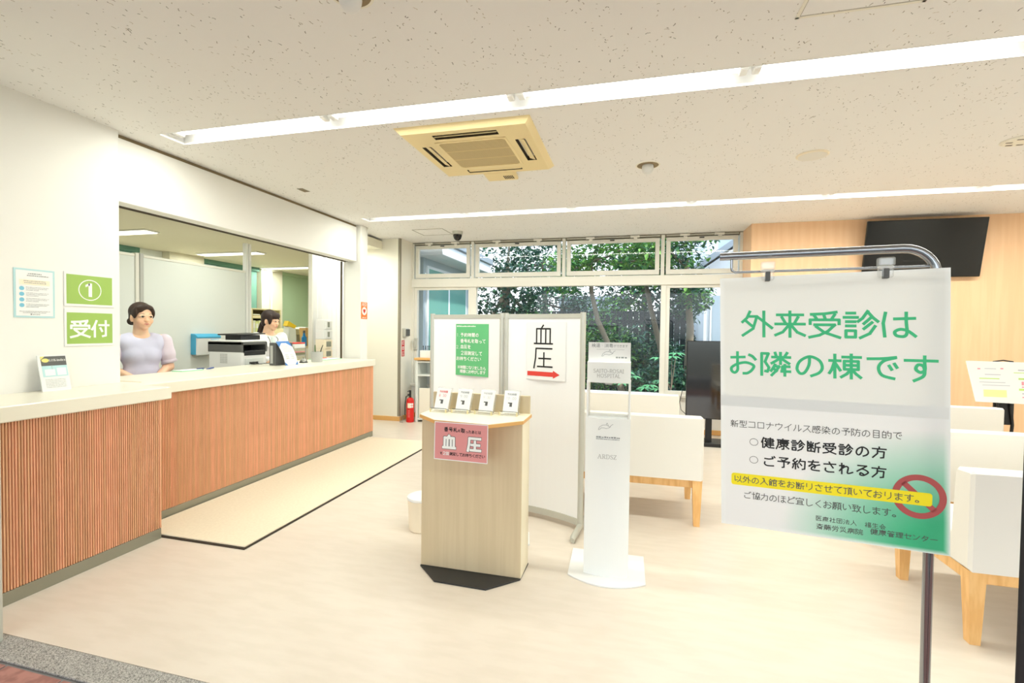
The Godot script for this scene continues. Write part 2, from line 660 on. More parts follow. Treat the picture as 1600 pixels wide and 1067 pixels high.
const STROKES := {
"言": "2206 7806/0522 9522/2038 8038/2054 8054/2072 8072 8096 2096 2072",
"亻": "7003 4035 1055/4632 4698",
"木": "0528 9528/5003 5098/4830 2565 0580/5438 9468",
"斤": "8505 5015 2018/2018 2050 0598/2050 9850/6850 6898",
"阝": "1005 1098/1005 8005 4540 8565 7082 4580",
"彳": "7503 4030 1045/8028 4560 0880/4858 4898",
"頁": "0505 9505/5005 4018/2020 8020 8078 2078 2020/2040 8040/2058 8058/3580 0898/6580 9598",
"食": "5002 0538/5206 9536/3038 7038/2246 7846 7872 2272/2246 2295 6084/6080 9097/2259 7859",
"疒": "5002 5014/1516 9816/2516 2455 0598/0530 1540/0270 2055",
"宀": "5003 5030/0890 0835 9235 9290",
"竹": "2505 0860/1835 4835/3838 4265/7005 5560/6535 9835/8038 8565",
"攵": "3503 1535/2825 9525/7528 5070 0898/2840 6078 9898",
"心": "1555 0590/3545 3885 5095 8092 8570/5035 6055/8045 9570",
"礻": "4503 5515/1028 8028 4558 0575/4550 4598/5055 7568",
"氵": "3005 7020/1040 5552/1098 6565",
"外": "2803 1828 0344/2022 5022 3868 0495/1640 3458/7203 7298/5022 7242 9866",
"来": "1016 9016/2524 3544/7524 6544/0550 9550/5003 5098/4852 2880 0592/5252 7280 9592",
"受": "8506 5012 1014/2018 2832/4816 5230/8014 7032/0850 0834 9234 9250/2052 8052 6075 3590 0598/2558 5080 9598",
"診": "@言 00044498/7002 5528 4240/7006 8426 9840/7826 5848/8242 5866/9055 7582 4898",
"は": "1508 0945 1392/3830 9328/~7008 7040 7275 6590 4588 4075 5566 7572 9590",
"お": "0828 5525/~3005 3050 3080 2092 1085 1070 3055 6048 8560 8078 6592 5094/~7015 8222 9235",
"隣": "@阝 00033299/4803 5218/8803 8018/3822 9822/6603 6650/6426 5038 3648/6826 8238 9548/4852 4266 3480/4660 6260 5080 3698/4672 5480/7260 9660/8052 8098/6880 9880/7262 7280",
"の": "~5018 4850 3580 2085 1065 2035 5016 8030 9058 8080 5594",
"棟": "@木 00023898/4214 9814/4830 9030 9062 4862 4830/4846 9046/6903 6998/6664 5680 3894/7264 8480 9894",
"で": "~0818 5016 9010/~8812 5525 4050 5080 8592/7042 7858/8534 9350",
"す": "0520 9520/~6003 6030 6055 4864 3652 4236 5640 6060 5580 3097",
"新": "2402 2412/0616 4616/1522 1832/3822 3432/0436 4836/0454 4854/2638 2698/2456 1572 0584/2858 4676/@斤 50039999",
"型": "0610 5210/0630 5430/1810 1632 0652/3810 3854/6608 6640/9004 9048 8052/1866 8266/5054 5094/0694 9494",
"コ": "1216 8616 8688/0888 8688",
"ロ": "1414 8614 8688 1488 1414",
"ナ": "0634 9634/5406 5250 2096",
"ウ": "5004 5020/1248 1222 9022 8250 4096",
"イ": "8806 5040 0860/5440 5497",
"ル": "3010 2850 0690/6408 6492 9656",
"ス": "1614 8014 5056 0694/5850 9494",
"セ": "0640 9428 7456/3406 3488 9088",
"ン": "1016 3230/0890 5080 9220",
"タ": "4204 3036 0660/3622 8822 7060 2496/3440 6062",
"ー": "0650 9450",
"感": "1210 1050 0288/1212 9512/2226 5626/2438 5438 5456 2456 2438/6202 7038 9262 9652/9022 7250 5862/7804 8810/@心 08629499",
"染": "1205 2012/0622 1830/0450 2232/3016 7816 7440 9040 9230/5802 5230 3050/5050 5099/0562 9562/4864 3080 0696/5264 7080 9496",
"予": "1808 8208 5530/3226 6240/0642 9442 8060/5244 5292 3896",
"防": "@阝 00033699/6703 6718/3820 9820/5822 5660 3898/5845 9245 9092 7295",
"目": "2006 8006 8096 2096 2006/2036 8036/2066 8066",
"的": "2003 1418/0620 4220 4290 0690 0620/0655 4255/6403 5840/5826 9626 9392 7696/6050 7266",
"○": "~5008 8020 9250 8080 5092 2080 0850 2020 5008",
"。": "~2272 3676 4088 2296 0888 1076 2272",
"・": "4848 5252",
"健": "2003 0450/1334 1398/2612 4012 3040 4240 4070 2298/2860 4584 6094 9894/5014 9014 9042 5042/4628 9828/4856 9456/4470 9670/7003 7084",
"康": "5202 5212/1014 9614/1814 1760 0298/3024 8624 8648/2236 9636/3048 8648/5818 5896 4498/3056 4264/2284 5068/8856 7664/6260 9690",
"断": "0804 0892 5092/1442 5042/3206 3286/1614 2234/4814 4234/3044 1670/3446 5068/@斤 54049999",
"方": "5002 5018/0420 9620/4022 3860 0698/4042 8242 7892 5896",
"ご": "~1828 5030 8024/~2058 1878 3892 8690/7408 8220/8802 9614",
"約": "2603 0824 2840/4220 0858/0654 4450/2654 2698/1266 0490/4064 4884/6403 5040/5822 9622 9390 7496/6045 7262",
"を": "0820 8216/~4403 2846 1260/~1456 4040 5850 5272/~9038 4060 3488 8892",
"さ": "0826 9220/~4504 5830 7455/~2060 2080 3892 7890",
"れ": "2204 2298/0628 3822 0674/~2450 5030 6640 6288 9876",
"る": "2010 8010 1462/~1462 5038 9062 6092 3690 4072 6084",
"以": "1010 1280 4066/4020 5438/8006 8045 6575 4098/7064 9696",
"入": "3006 5006 4850 0496/5010 6260 9696",
"館": "@食 00024499/7002 7014/4830 4816 9616 9630/5630 8830 8852 5652 5630/5630 5698/5664 9064 9094 5694",
"り": "~2006 1850 2254/~7804 8050 7075 4096",
"せ": "0636 9630/~7206 7240 6862 5660/~2612 2660 2886 4092 8490",
"て": "~0616 5014 9408/~9010 5830 4456 5482 8292",
"頂": "0416 4416/2616 2688 1290/@頁 48029999",
"い": "~1412 1250 2078 3284 4468/~7218 8840 9264",
"ま": "1018 9018/1238 8838/~5003 5040 5280 3894 2082 3068 5266 8892",
"協": "0430 4430/2403 2498/5412 9612 9440 8442/7003 6230 5046/4858 6858 6692 5694/5846 4296/7858 9858 9692 8494/8646 7298",
"力": "1030 9030 8690 6496/5004 4850 0896",
"ほ": "~1406 0845 1294/4412 9212/4436 9436/~6812 6850 7080 5894 4284 5068 7070 9690",
"ど": "~2606 3048/~7820 4040 1668 3088 8686/7804 8620/9000 9914",
"宜": "@宀 00009936/2438 7638/2438 2488/7638 7688/2454 7654/2470 7670/0490 9690",
"し": "~2604 2450 2884 5094 9074",
"く": "7404 2250 7896",
"願": "0408 5008/0808 0650 0298/1820 4220 4250 1850 1820/1836 4236/2808 2620/3050 3094 2090/1860 1080/4260 5078/@頁 52029999",
"致": "0408 5008/2610 1030 4430/3822 4632/1050 4850/2834 2888/0490 5084/@攵 48029999",
"医": "9606 0806 0892 9692/3014 2034/2428 8228/1848 8848/5428 5048 2482/5450 8482",
"療": "@疒 00029999/3030 9230/5820 4646 2858/6630 9252/4450 7650 7666 4466 4450/6066 6098/4474 3090/7674 8888",
"社": "@礻 00024499/5038 9638/7206 7292/4692 9892",
"団": "1008 9008 9092 1092 1008/2438 7638/5820 5874 4476/3450 4262",
"法": "@氵 00022899/3824 9424/6604 6648/3248 9848/6048 4686 9282/8066 9694",
"人": "5004 4850 0496/5030 9696",
"福": "@礻 00024499/4808 9808/5420 9020 9042 5442 5420/5054 9654 9694 5094 5054/7354 7394/5074 9674",
"生": "2604 0842/2024 9024/5004 5092/1658 8458/0492 9692",
"会": "5002 2838 0448/5002 7238 9648/2846 7246/0864 9264/4464 2490 7886/6876 8496",
"斎": "5002 5014/0616 9416/3018 7242/7018 2842 0448/7240 9648/2448 2270 0898/7648 7698/2462 7662/3474 6674/5074 5096/3880 3090/6280 7090",
"藤": "0614 9614/3203 3224/6803 6824/0830 3030 3094/0830 0870 0298/0850 3050/0870 3070/4030 4638/8430 7838/3842 9842/6226 5260 3474/7044 9870/6660 6698/5070 4090/8070 9090/4456 9056",
"労": "2006 2622/4804 5020/8004 7022/0842 0830 9230 9242/1856 8056 7692 5896/4644 4266 1098",
"災": "2604 1422 2642/5004 3822 5042/7804 6222 7842/5048 4870 0898/5270 9698/2060 2474/8058 7272",
"病": "@疒 00029999/3032 9432/3850 3898/3850 9050 9094/6234 6060 4680/6260 7878",
"院": "@阝 00033699/6803 6814/4430 4418 9618 9630/4840 9040/4058 9858/5860 5480 3698/7660 7692 9892 9880",
"管": "@竹 00009934/5034 5042/0856 0844 9244 9256/2854 7654 7672 2872/2854 2898/2882 8082 8098 2898",
"理": "0412 4012/2212 2284/0646 3846/0288 4280/4808 9408 9450 4850 4808/7108 7192/4829 9429/4870 9470/4292 9892",
"血": "5003 4018/1620 1690/1620 8420 8490/3820 3890/6220 6290/0490 9690",
"圧": "1408 9408/1408 1250 0496/5426 5488/2852 8852/2288 9688",
"付": "@亻 00024299/4230 9830/8004 8090 6294/5046 6066",
"番": "8004 5010 2012/3014 3626/7012 6426/0630 9430/5008 5054/4832 2848 0454/5232 7448 9654/2056 8056 8096 2096 2056/5056 5096/2076 8076",
"号": "2406 7606 7636 2436 2406/0650 9450/3450 2866 8066 7490 5496",
"札": "@木 00025099/6204 6286 7494 9692 9672",
"取": "0408 5208/1408 1480/4408 4498/1430 4430/1454 4454/0482 5474/5420 9620 8860 5498/6034 7466 9698",
"っ": "~1662 6048 9064 8284 4494",
"た": "0622 6420/~3803 3040 0896/~5444 9042/~5466 5490 9088",
"と": "~2604 3248/~8028 4244 1868 3290 8688",
"あ": "1018 8618/~3803 3650 4092/~7030 5070 2092 1070 4046 8046 9270 5896",
"測": "@氵 00022299/3010 5810 5872 3072 3010/3030 5830/3050 5850/3676 2696/5276 6294/7214 7274/9404 9492 8296",
"定": "@宀 00009936/2042 8042/5042 5088/5064 8464/2852 2474 0496/2474 4890 9692",
"回": "1008 9008 9092 1092 1008/3434 6634 6668 3468 3434",
"待": "@彳 00023499/4820 9020/6804 6838/3838 9838/3858 9858/8042 8090 6494/5066 6078",
"ち": "0822 9020/~4203 2858 5048 8452 9074 7090 4096",
"だ": "0626 6024/~3403 2640 0696/~5246 8844/~5068 4888 8890/7406 8222/8802 9616",
"に": "~1406 0845 1294/~4626 9024/~4670 4688 9486",
"な": "0622 5420/~3604 2445 0664/~7016 9632/~7036 7060 7084 5694 4482 5868 7872 9890",
"ら": "~3206 4415 6220/~2226 1866 5048 8058 8486 3496",
"び": "~0628 4024 1460 2490 5290 7266 7028 9656/7610 8424/9004 9818",
"き": "1222 8616/1242 9036/~4004 5630 7662/~2064 2488 7692",
"が": "~0630 5428 6240 5090 3286/~3004 2450 0692/~7028 8644 9262/7810 8622/9204 9916",
"時": "0614 3814 3880 0680 0614/0646 3846/5018 9218/7004 7036/4036 9836/4056 9856/8240 8290 6694/5466 6480",
"間": "0806 4206 4240 0840/0806 0898/0823 4223/9206 5806 5840 9240/9206 9294 8096/5823 9223/3054 7054 7090 3090 3054/3072 7072",
"順": "0808 0850 0296/2408 2480/4008 4096/@頁 48029999",
"呼": "0620 3220 3270 0670 0620/9004 6812 4416/4824 5440/9020 8238/4048 9848/6814 6890 5294",
"検": "@木 00023898/6802 5426 3840/6802 8226 9840/5640 8240/5050 8850 8868 5068 5050/6840 6670 4098/7070 9898",
"温": "@氵 00022699/4206 8606 8642 4242 4206/4224 8624/3652 9252 9290 3690 3652/5452 5490/7252 7290/2892 9892",
"消": "@氵 00022699/3812 4628/6604 6634/9410 8428/4038 4098/4038 9038 9092 7896/4056 9056/4074 9074",
"毒": "1412 8612/5003 5036/2024 8024/0436 9636/2248 1884 8684/2248 8648 8098 6898/0866 9466/5048 4884",
"火": "5003 4850 0496/5250 9698/1826 2650/8424 7048",
"器": "1406 4206 4228 1428 1406/5806 8606 8628 5828 5806/0642 9442/5030 4850 0666/5244 9466/1472 4272 4296 1496 1472/5872 8672 8696 5896 5872",
"0": "~5004 8020 8650 8080 5096 2080 1450 2020 5004",
"1": "3018 5206 5296",
"2": "~1428 3008 7010 8030 6055 1494/1494 8894",
"3": "~1414 5004 8218 7842 4448/~4448 8656 8684 5096 1282",
"8": "~5004 7814 7838 5048 2238 2214 5004/~5048 8460 8484 5096 1684 1660 5048",
"9": "~8236 5050 1840 2012 5004 8214 8250 7080 4096",
":": "4830 5234/4870 5274",
".": "4490 5094",
"※": "1414 8686/8614 1486/4812 5216/4884 5288/1248 1652/8448 8852",
"↓": "5004 5090/2060 5094 8060",
}
# --- the room ---
func build_structure():
	var white: Material = mats.wall_white
	# floor: inside, threshold, porch
	struct("floor", boxg(V(-8, -0.15, -6.9), V(4.6, 0, -1.43)), mats.floor_vinyl)
	struct("floor_office", boxg(V(-8, -0.15, -9.4), V(-3.6, 0, -6.9)), mats.floor_vinyl)
	var th := struct("floor_threshold", boxg(V(-3.6, -0.15, -1.43), V(4.6, -0.006, -1.31)), mats.grout)
	var gx := -3.6
	for L in [1.08, 0.78, 0.6, 0.8, 0.6, 0.8, 0.9, 0.9, 0.9, 0.84]:
		part("granite_slab", boxg(V(gx + 0.001, -0.03, -1.429), V(gx + L - 0.001, 0.0, -1.312), 0.0015), mats.granite, th)
		gx += L
	var porch := struct("floor_porch", boxg(V(-3.6, -0.15, -1.31), V(4.6, -0.008, 3.4)), mats.grout)
	var tile := boxg(V(0.006, -0.03, 0.006), V(0.294, 0.0, 0.294), 0.003).mesh(mats.quarry_tile)
	for j in 4:
		for i in 27:
			share("quarry_tile", tile, V(-3.58 + i * 0.3 + (0.07 if j % 2 else 0.0), -0.002, -1.306 + j * 0.3), porch)
	# left wall, soffit over the reception opening, pier
	struct("wall_left", boxg(V(-3.56, 0, 3.4), V(LX, 2.75, -2.453), 0.003), white)
	struct("trim_1", boxg(V(-3.56, 2.618, -2.453), V(-3.43, 2.65, -5.37)), mats.groove_brown)
	struct("wall_soffit", boxg(V(-3.57, 2.192, -2.453), V(SX, 2.622, -5.352), 0.003), white)
	struct("wall_soffit_upper", boxg(V(-3.57, 2.65, -2.453), V(-3.5, 2.8, -5.37)), white)
	var tk := struct("trim_2", boxg(V(-3.535, 2.189, -2.453), V(-3.529, 2.1925, -5.352)), mats.track_dark)
	part("track_rail", boxg(V(-3.551, 2.189, -2.453), V(-3.545, 2.1925, -5.352)), mats.track_dark, tk)
	part("track_rail", boxg(V(-3.57, 2.185, -2.453), V(-3.562, 2.1925, -5.352)), mats.track_dark, tk)
	struct("wall_pier", boxg(V(-3.61, 0, -5.372), V(LX, CEIL, -5.53), 0.004), white)
	struct("trim_3", boxg(V(-3.63, 0.9, -5.335), V(-3.61, 2.19, -5.352)), mats.track_dark)
	struct("wall_recess", boxg(V(-4.5, 0, -5.85), V(-4.4, 2.62, -6.4)), mats.wall_cream)
	struct("wall_column", boxg(V(-4.2, 0, -6.266), V(-3.28, 2.66, -6.9), 0.006), mats.wall_cream)
	struct("trim_4", boxg(V(-3.312, 0.07, -6.2645), V(-3.279, CEIL, -6.30), 0.001), mats.frame_taupe)
	struct("baseboard_column", boxg(V(-4.2, 0, -6.256), V(-3.27, 0.065, -6.66), 0.003), mats.edge_wood)
	# right: wood clad wall, far right wall, front wall over the door
	struct("wall_wood", boxg(V(1.346, 0, -6.22), V(4.6, 2.7, -6.9), 0.003), mats.orange_wood)
	struct("baseboard_wood", boxg(V(1.336, 0, -6.21), V(4.6, 0.065, -6.68), 0.003), mats.edge_wood)
	struct("wall_right", boxg(V(4.4, 0, 3.4), V(4.6, 2.75, -6.9)), white)
	struct("wall_entrance", boxg(V(-3.56, 2.64, -1.2), V(4.6, 2.75, -1.328)), white)
	# entrance door posts at both ends of the opening
	struct("door_1", boxg(V(-2.66, 0, -1.345), V(-2.572, 2.6, -1.395), 0.004), mats.alu)
	struct("door_2", boxg(V(0.9095, 0, -1.39), V(0.96, 1.12, -1.4), 0.004), mats.dark_metal)
	# window wall below the glass
	struct("wall_window", boxg(V(-3.3, 0, -6.66), V(1.36, 0.505, -6.86), 0.003), white)
	struct("baseboard_window", boxg(V(-3.3, 0, -6.65), V(1.36, 0.065, -6.7), 0.003), mats.edge_wood)
	# ceiling: slab above, boards below with open slots for the two light lines
	var c := struct("ceiling", boxg(V(-8, 2.745, 3.4), V(4.6, 2.95, -6.9)), mats.ceiling_plain)
	struct("ceiling_office_roof", boxg(V(-8, 2.745, -6.9), V(-3.6, 2.95, -9.4)), mats.ceiling_plain)
	var rows := [[-1.33, -2.557, 2], [-2.757, -5.034, 4], [-5.224, -6.69, 2]]
	for row in rows:
		var step: float = (row[1] - row[0]) / row[2]
		var bd := boxg(V(0.0001, 0, -0.0001), V(0.3029, 0.012, step + 0.0001)).mesh(mats.ceiling_board)
		for k in row[2]:
			for i in 26:
				share("ceiling_panel", bd, V(-3.436 + i * 0.303, CEIL, row[0] + k * step), c)
	part("ceiling_margin", boxg(V(-4.3, CEIL, -5.224), V(-3.436, CEIL + 0.012, -6.3)), mats.ceiling_board, c)
	for z in [[-2.557, -2.757], [-5.034, -5.224]]:
		part("ceiling_margin", boxg(V(-3.436, CEIL, z[0]), V(-3.158, CEIL + 0.012, z[1])), mats.ceiling_board, c)
		part("ceiling_margin", boxg(V(4.302, CEIL, z[0]), V(4.44, CEIL + 0.012, z[1])), mats.ceiling_board, c)
	part("ceiling_margin", boxg(V(-4.3, CEIL, -5.034), V(-3.436, CEIL + 0.012, -5.224)), mats.ceiling_board, c)
	var cp := struct("ceiling_porch", boxg(V(-3.56, 2.65, -1.2), V(4.6, 2.745, 0.49)), mats.ceiling_plain)
	part("ceiling_margin", boxg(V(-3.56, 2.65, 0.71), V(4.6, 2.745, 3.4)), mats.ceiling_plain, cp)


func build_window_wall():
	var fw: Material = mats.frame_white
	var z := WZ
	# 1: fixed frame: head, sill, jambs, transom, posts
	var w := struct("window_1", boxg(V(-3.3, 1.974, z + 0.05), V(1.35, 2.104, z - 0.07), 0.004), fw)
	w.set_meta("label", "white aluminium window wall with transom lights")
	part("sill", boxg(V(-3.3, 0.48, z + 0.08), V(1.35, 0.515, z - 0.07), 0.004), fw, w)
	part("head", boxg(V(-3.3, 2.615, z + 0.02), V(1.35, 2.66, z - 0.07), 0.002), mats.frame_taupe, w)
	part("jamb", boxg(V(-3.29, 0.5, z + 0.03), V(-3.25, 2.64, z - 0.07), 0.003), fw, w)
	part("jamb", boxg(V(1.31, 0.5, z + 0.03), V(1.35, 2.64, z - 0.07), 0.003), fw, w)
	for x in [-2.315, -0.965, 0.365]:
		part("post", boxg(V(x - 0.022, 2.1, z + 0.035), V(x + 0.022, 2.64, z - 0.07), 0.003), fw, w)
	for x in [[-2.35, -2.255], [0.352, 0.42]]:
		part("post", boxg(V(x[0], 0.51, z + 0.03), V(x[1], 1.98, z - 0.06), 0.004), fw, w)
	var bays := [[-3.25, -2.337], [-2.293, -0.987], [-0.943, 0.343], [0.387, 1.31]]
	for b in bays:
		var g := Geo.new()
		var x0: float = b[0] + 0.02
		var x1: float = b[1] - 0.02
		g.box(V(x0, 2.555, z + 0.03), V(x1, 2.605, z - 0.02), 0.004)
		g.box(V(x0, 2.115, z + 0.03), V(x1, 2.18, z - 0.02), 0.004)
		g.box(V(x0, 2.18, z + 0.03), V(x0 + 0.055, 2.555, z - 0.02), 0.004)
		g.box(V(x1 - 0.055, 2.18, z + 0.03), V(x1, 2.555, z - 0.02), 0.004)
		var sash := part("transom_sash", g, fw, w)
		part("pane", boxg(V(x0 + 0.05, 2.175, z + 0.004), V(x1 - 0.05, 2.56, z)), mats.glass, sash)
		part("catch", boxg(V((x0 + x1) / 2 - 0.03, 2.582, z + 0.028), V((x0 + x1) / 2 + 0.03, 2.596, z + 0.042), 0.003), mats.dark_metal, sash)
		var rod := Geo.new()
		rod.tube([V(x0, 2.628, z + 0.045), V(x1, 2.628, z + 0.045)], 0.007, 8)
		var op := part("opener_rod", rod, mats.alu, w)
		for f in [0.26, 0.74]:
			var bx: float = lerpf(x0, x1, f)
			var bg := Geo.new()
			bg.box(V(bx - 0.06, 2.615, z + 0.03), V(bx + 0.06, 2.642, z + 0.065), 0.004)
			bg.box(V(bx - 0.015, 2.585, z + 0.03), V(bx + 0.03, 2.617, z + 0.055), 0.003)
			part("opener_bracket", bg, fw, op)
	# lower lights: narrow sash, wide fixed pane, narrow sash
	for b in [[-3.25, -2.35], [0.42, 1.31]]:
		var g := Geo.new()
		g.box(V(b[0], 1.935, z + 0.02), V(b[1], 1.974, z - 0.02), 0.003)
		g.box(V(b[0], 0.515, z + 0.02), V(b[1], 0.56, z - 0.02), 0.003)
		g.box(V(b[0], 0.56, z + 0.02), V(b[0] + 0.045, 1.935, z - 0.02), 0.003)
		g.box(V(b[1] - 0.03, 0.56, z + 0.02), V(b[1], 1.935, z - 0.02), 0.003)
		var sash := part("side_sash", g, fw, w)
		part("pane", boxg(V(b[0] + 0.04, 0.555, z + 0.004), V(b[1] - 0.02, 1.94, z)), mats.glass, sash)
	part("fixed_pane", boxg(V(-2.27, 0.51, z - 0.012), V(0.36, 1.98, z - 0.016)), mats.glass, w)
	var h := Geo.new()
	h.box(V(-3.245, 1.02, z + 0.02), V(-3.185, 1.21, z + 0.05), 0.008)
	h.box(V(-3.225, 1.06, z + 0.05), V(-3.205, 1.17, z + 0.075), 0.006)
	part("window_handle", h, mats.alu, w)


# the two long light lines let into the ceiling, an added porch line, and the office lamps
func strip_light(called: String, label: String, z0: float, z1: float, x0: float, x1: float, first: float, pitch: float, power := 1.0):
	var zc := (z0 + z1) / 2
	var t := thing(called, label, "ceiling light", V(0, CEIL, zc))
	var hw := absf(z1 - z0) / 2
	var g := Geo.new()
	g.box(V(x0, 0.08, -hw), V(x1, 0.09, hw))
	g.box(V(x0, 0.0, -hw), V(x1, 0.085, -hw + 0.006))
	g.box(V(x0, 0.0, hw - 0.006), V(x1, 0.085, hw))
	g.box(V(x0, 0.0, -hw), V(x0 + 0.006, 0.085, hw))
	g.box(V(x1 - 0.006, 0.0, -hw), V(x1, 0.085, hw))
	part("trough", g, mats.white_plastic, t)
	var x := first
	var lamp: Mesh
	var holder: Mesh
	var tg := Geo.new()
	tg.tube([V(0.045, 0, 0), V(pitch - 0.045, 0, 0)], 0.0165, 14)
	lamp = tg.mesh(mats.tube)
	var hg := Geo.new()
	hg.box(V(-0.05, -0.012, -0.035), V(-0.012, 0.045, 0.035), 0.005)
	hg.box(V(0.012, -0.012, -0.035), V(0.05, 0.045, 0.035), 0.005)
	hg.box(V(-0.03, 0.03, -0.05), V(0.03, 0.05, 0.05), 0.004)
	holder = hg.mesh(mats.white_plastic)
	var mid := Geo.new()
	mid.box(V(-0.02, 0.0, -0.02), V(0.02, 0.06, 0.02), 0.004)
	while x < x1:
		share("lampholder", holder, V(x, 0.032, 0), t)
		if x + pitch < x1:
			share("tube", lamp, V(x, 0.042, 0), t)
		x += pitch
	var a := AreaLight3D.new()
	a.name = called + "_light"
	a.area_size = Vector2(x1 - x0 - 0.1, hw * 2 - 0.04)
	a.light_energy = STRIP_ENERGY * power * (x1 - x0) / 7.4
	a.light_color = Color(0.99, 1.0, 0.962)
	a.shadow_enabled = true
	a.area_range = 20.0
	a.area_attenuation = 2.0
	t.add_child(a)
	a.position = V((x0 + x1) / 2, 0.012, 0)
	a.rotation.x = -PI / 2


func build_lights():
	glow("tube", Color(1.0, 0.99, 0.96), TUBE_GLOW)
	glow("office_glow", Color(1.0, 0.99, 0.94), 1.6)
	strip_light("strip_light", "long white fluorescent light line nearer the entrance, running above the yellowed air conditioner", -2.559, -2.755, -3.157, 4.3, -3.12, 1.2235)
	strip_light("strip_light", "second fluorescent light line further back, close to the window wall", -5.036, -5.222, -3.155, 4.3, -3.12, 1.2235)
	strip_light("strip_light", "added unseen fluorescent light line over the porch in front of the entrance door line", 0.7, 0.5, -3.3, 4.3, -3.2, 1.2235, 0.45)  # added out of view to lift the surfaces that face the camera
	var spots := [[-5.69, -4.52, "near end of office ceiling lamps, half hidden by the reception wall"], [-5.6, -6.17, "middle office ceiling lamp seen past the tall white post"], [-5.92, -7.855, "farthest office ceiling lamp by the white folding curtain"], [-3.66, -2.75, "added out of view above the receptionist in lavender"], [-3.66, -4.4, "added out of view above the woman in the white blazer"], [-3.66, -5.8, "added out of view beside the white folding curtain"]]  # last three lamps are added out of view to light the reception side
	for s in spots:
		var t := thing("office_lamp", "flat white strip lamp, " + s[2], "ceiling light", V(s[0], 2.5, s[1]))
		var len := 1.15 if s[0] < -5.0 else (0.42 if s[1] < -5.0 else 0.85)
		var g := Geo.new()
		g.box(V(-len, -0.015, -0.1), V(0.02, 0.0, 0.1), 0.003)
		part("housing", g, mats.white_plastic, t)
		part("diffuser", boxg(V(-len + 0.02, -0.022, -0.085), V(0.0, -0.014, 0.085), 0.003), mats.office_glow, t)
		var a := AreaLight3D.new()
		a.name = "office_lamp_light"
		a.area_size = Vector2(len - 0.05, 0.16)
		a.light_energy = OFFICE_ENERGY * (1.0 if s[0] < -5.0 else 0.4)
		a.light_color = Color(0.98, 1.0, 0.95)
		a.area_range = 20.0
		a.area_attenuation = 2.0
		a.shadow_enabled = true
		t.add_child(a)
		a.position = V(-len / 2 + 0.01, -0.03, 0)
		a.rotation.x = -PI / 2
# --- reception counter ---
func build_counter():
	var slat := Geo.new()
	# a half-round rib, 12 mm pitch
	var prof := PackedVector2Array([Vector2(-0.0042, 0), Vector2(-0.0042, 0.005), Vector2(-0.003, 0.0085), Vector2(0, 0.01), Vector2(0.003, 0.0085), Vector2(0.0042, 0.005), Vector2(0.0042, 0)])
	slat.extrude(prof, V(0, 0, 0), V(0, 0, -1), V(1, 0, 0), V(0, 0.8125, 0))
	var slats := []
	for k in 4:
		slats.append(slat.mesh(mats["slat_wood_%d" % k]))
	var r := RandomNumberGenerator.new()
	r.seed = 9
	for unit in [["nearer counter block clad in narrow terracotta wood ribs, standing proud under the wall signs", -2.88, 0.0, -2.345], ["long counter front clad in narrow terracotta wood ribs, running back towards the white pier", -3.134, -2.3475, -5.298]]:
		var x: float = unit[1]
		var t := thing("counter_unit", unit[0], "counter", V(0, 0, 0), 0.0, "ribbed counter units")
		var z0: float = unit[2]
		var z1: float = unit[3]
		var g := Geo.new()
		g.box(V(-3.35, 0.06, z0), V(x - 0.0095, 0.8815, z1 + 0.001))
		if z1 < -3:
			g.box(V(-3.7, 0.06, -2.46), V(-3.35, 0.8815, z1 + 0.001))
		part("carcass", g, mats.slat_backing, t)
		var kg := Geo.new()
		kg.box(V(-3.35, 0.0, z0 + 0.001), V(x - 0.002, 0.0645, z1 + 0.0005), 0.001)
		part("kickboard", kg, mats.kick_grey, t)
		var n := int((z0 - z1) / 0.012)
		for i in n:
			var z := z1 + 0.006 + i * 0.012
			if z > -1.2:
				break
			share("slat", slats[r.randi() % 4], V(x - 0.0095, 0.068, z), t)
		if z1 > -3:
			part("end_panel", boxg(V(-3.13, 0.066, z1 - 0.001), V(x - 0.0005, 0.8815, z1 + 0.006), 0.002), mats.slat_wood_1, t)
		else:
			part("end_panel", boxg(V(-3.69, 0.066, z1 - 0.002), V(x, 0.8815, z1 + 0.004), 0.002), mats.slat_wood_1, t)
	var top := thing("countertop", "glossy off-white reception countertop with a stepped front edge", "countertop")
	var g := Geo.new()
	var poly := PackedVector2Array([Vector2(-2.858, -0.6), Vector2(-2.858, -2.398), Vector2(-3.112, -2.398), Vector2(-3.112, -5.312), Vector2(-3.8, -5.312), Vector2(-3.8, -2.46), Vector2(-3.358, -2.46), Vector2(-3.358, -0.6)])
	g.extrude(poly, V(0, 0.882, 0), V(1, 0, 0), V(0, 0, 1), V(0, 0.078, 0), 0.005)
	part("slab", g, mats.counter_white, top)
	part("joint_strip", boxg(V(-3.47, 0.9595, -2.502), V(-3.25, 0.9625, -2.514), 0.001), mats.kiosk_wood, top)
	var m := thing("floor_mat", "long cream pile mat with dark rubber edge along the counter front", "mat")
	part("rubber_edge", boxg(V(-3.125, 0.0, -2.35), V(-2.252, 0.007, -5.2), 0.002), mats.rubber_dark, m)
	var pile := Geo.new()
	pile.box(V(-3.125, 0.005, -2.365), V(-2.264, 0.016, -5.185), 0.004)
	part("pile", pile, mats.mat_pile, m)


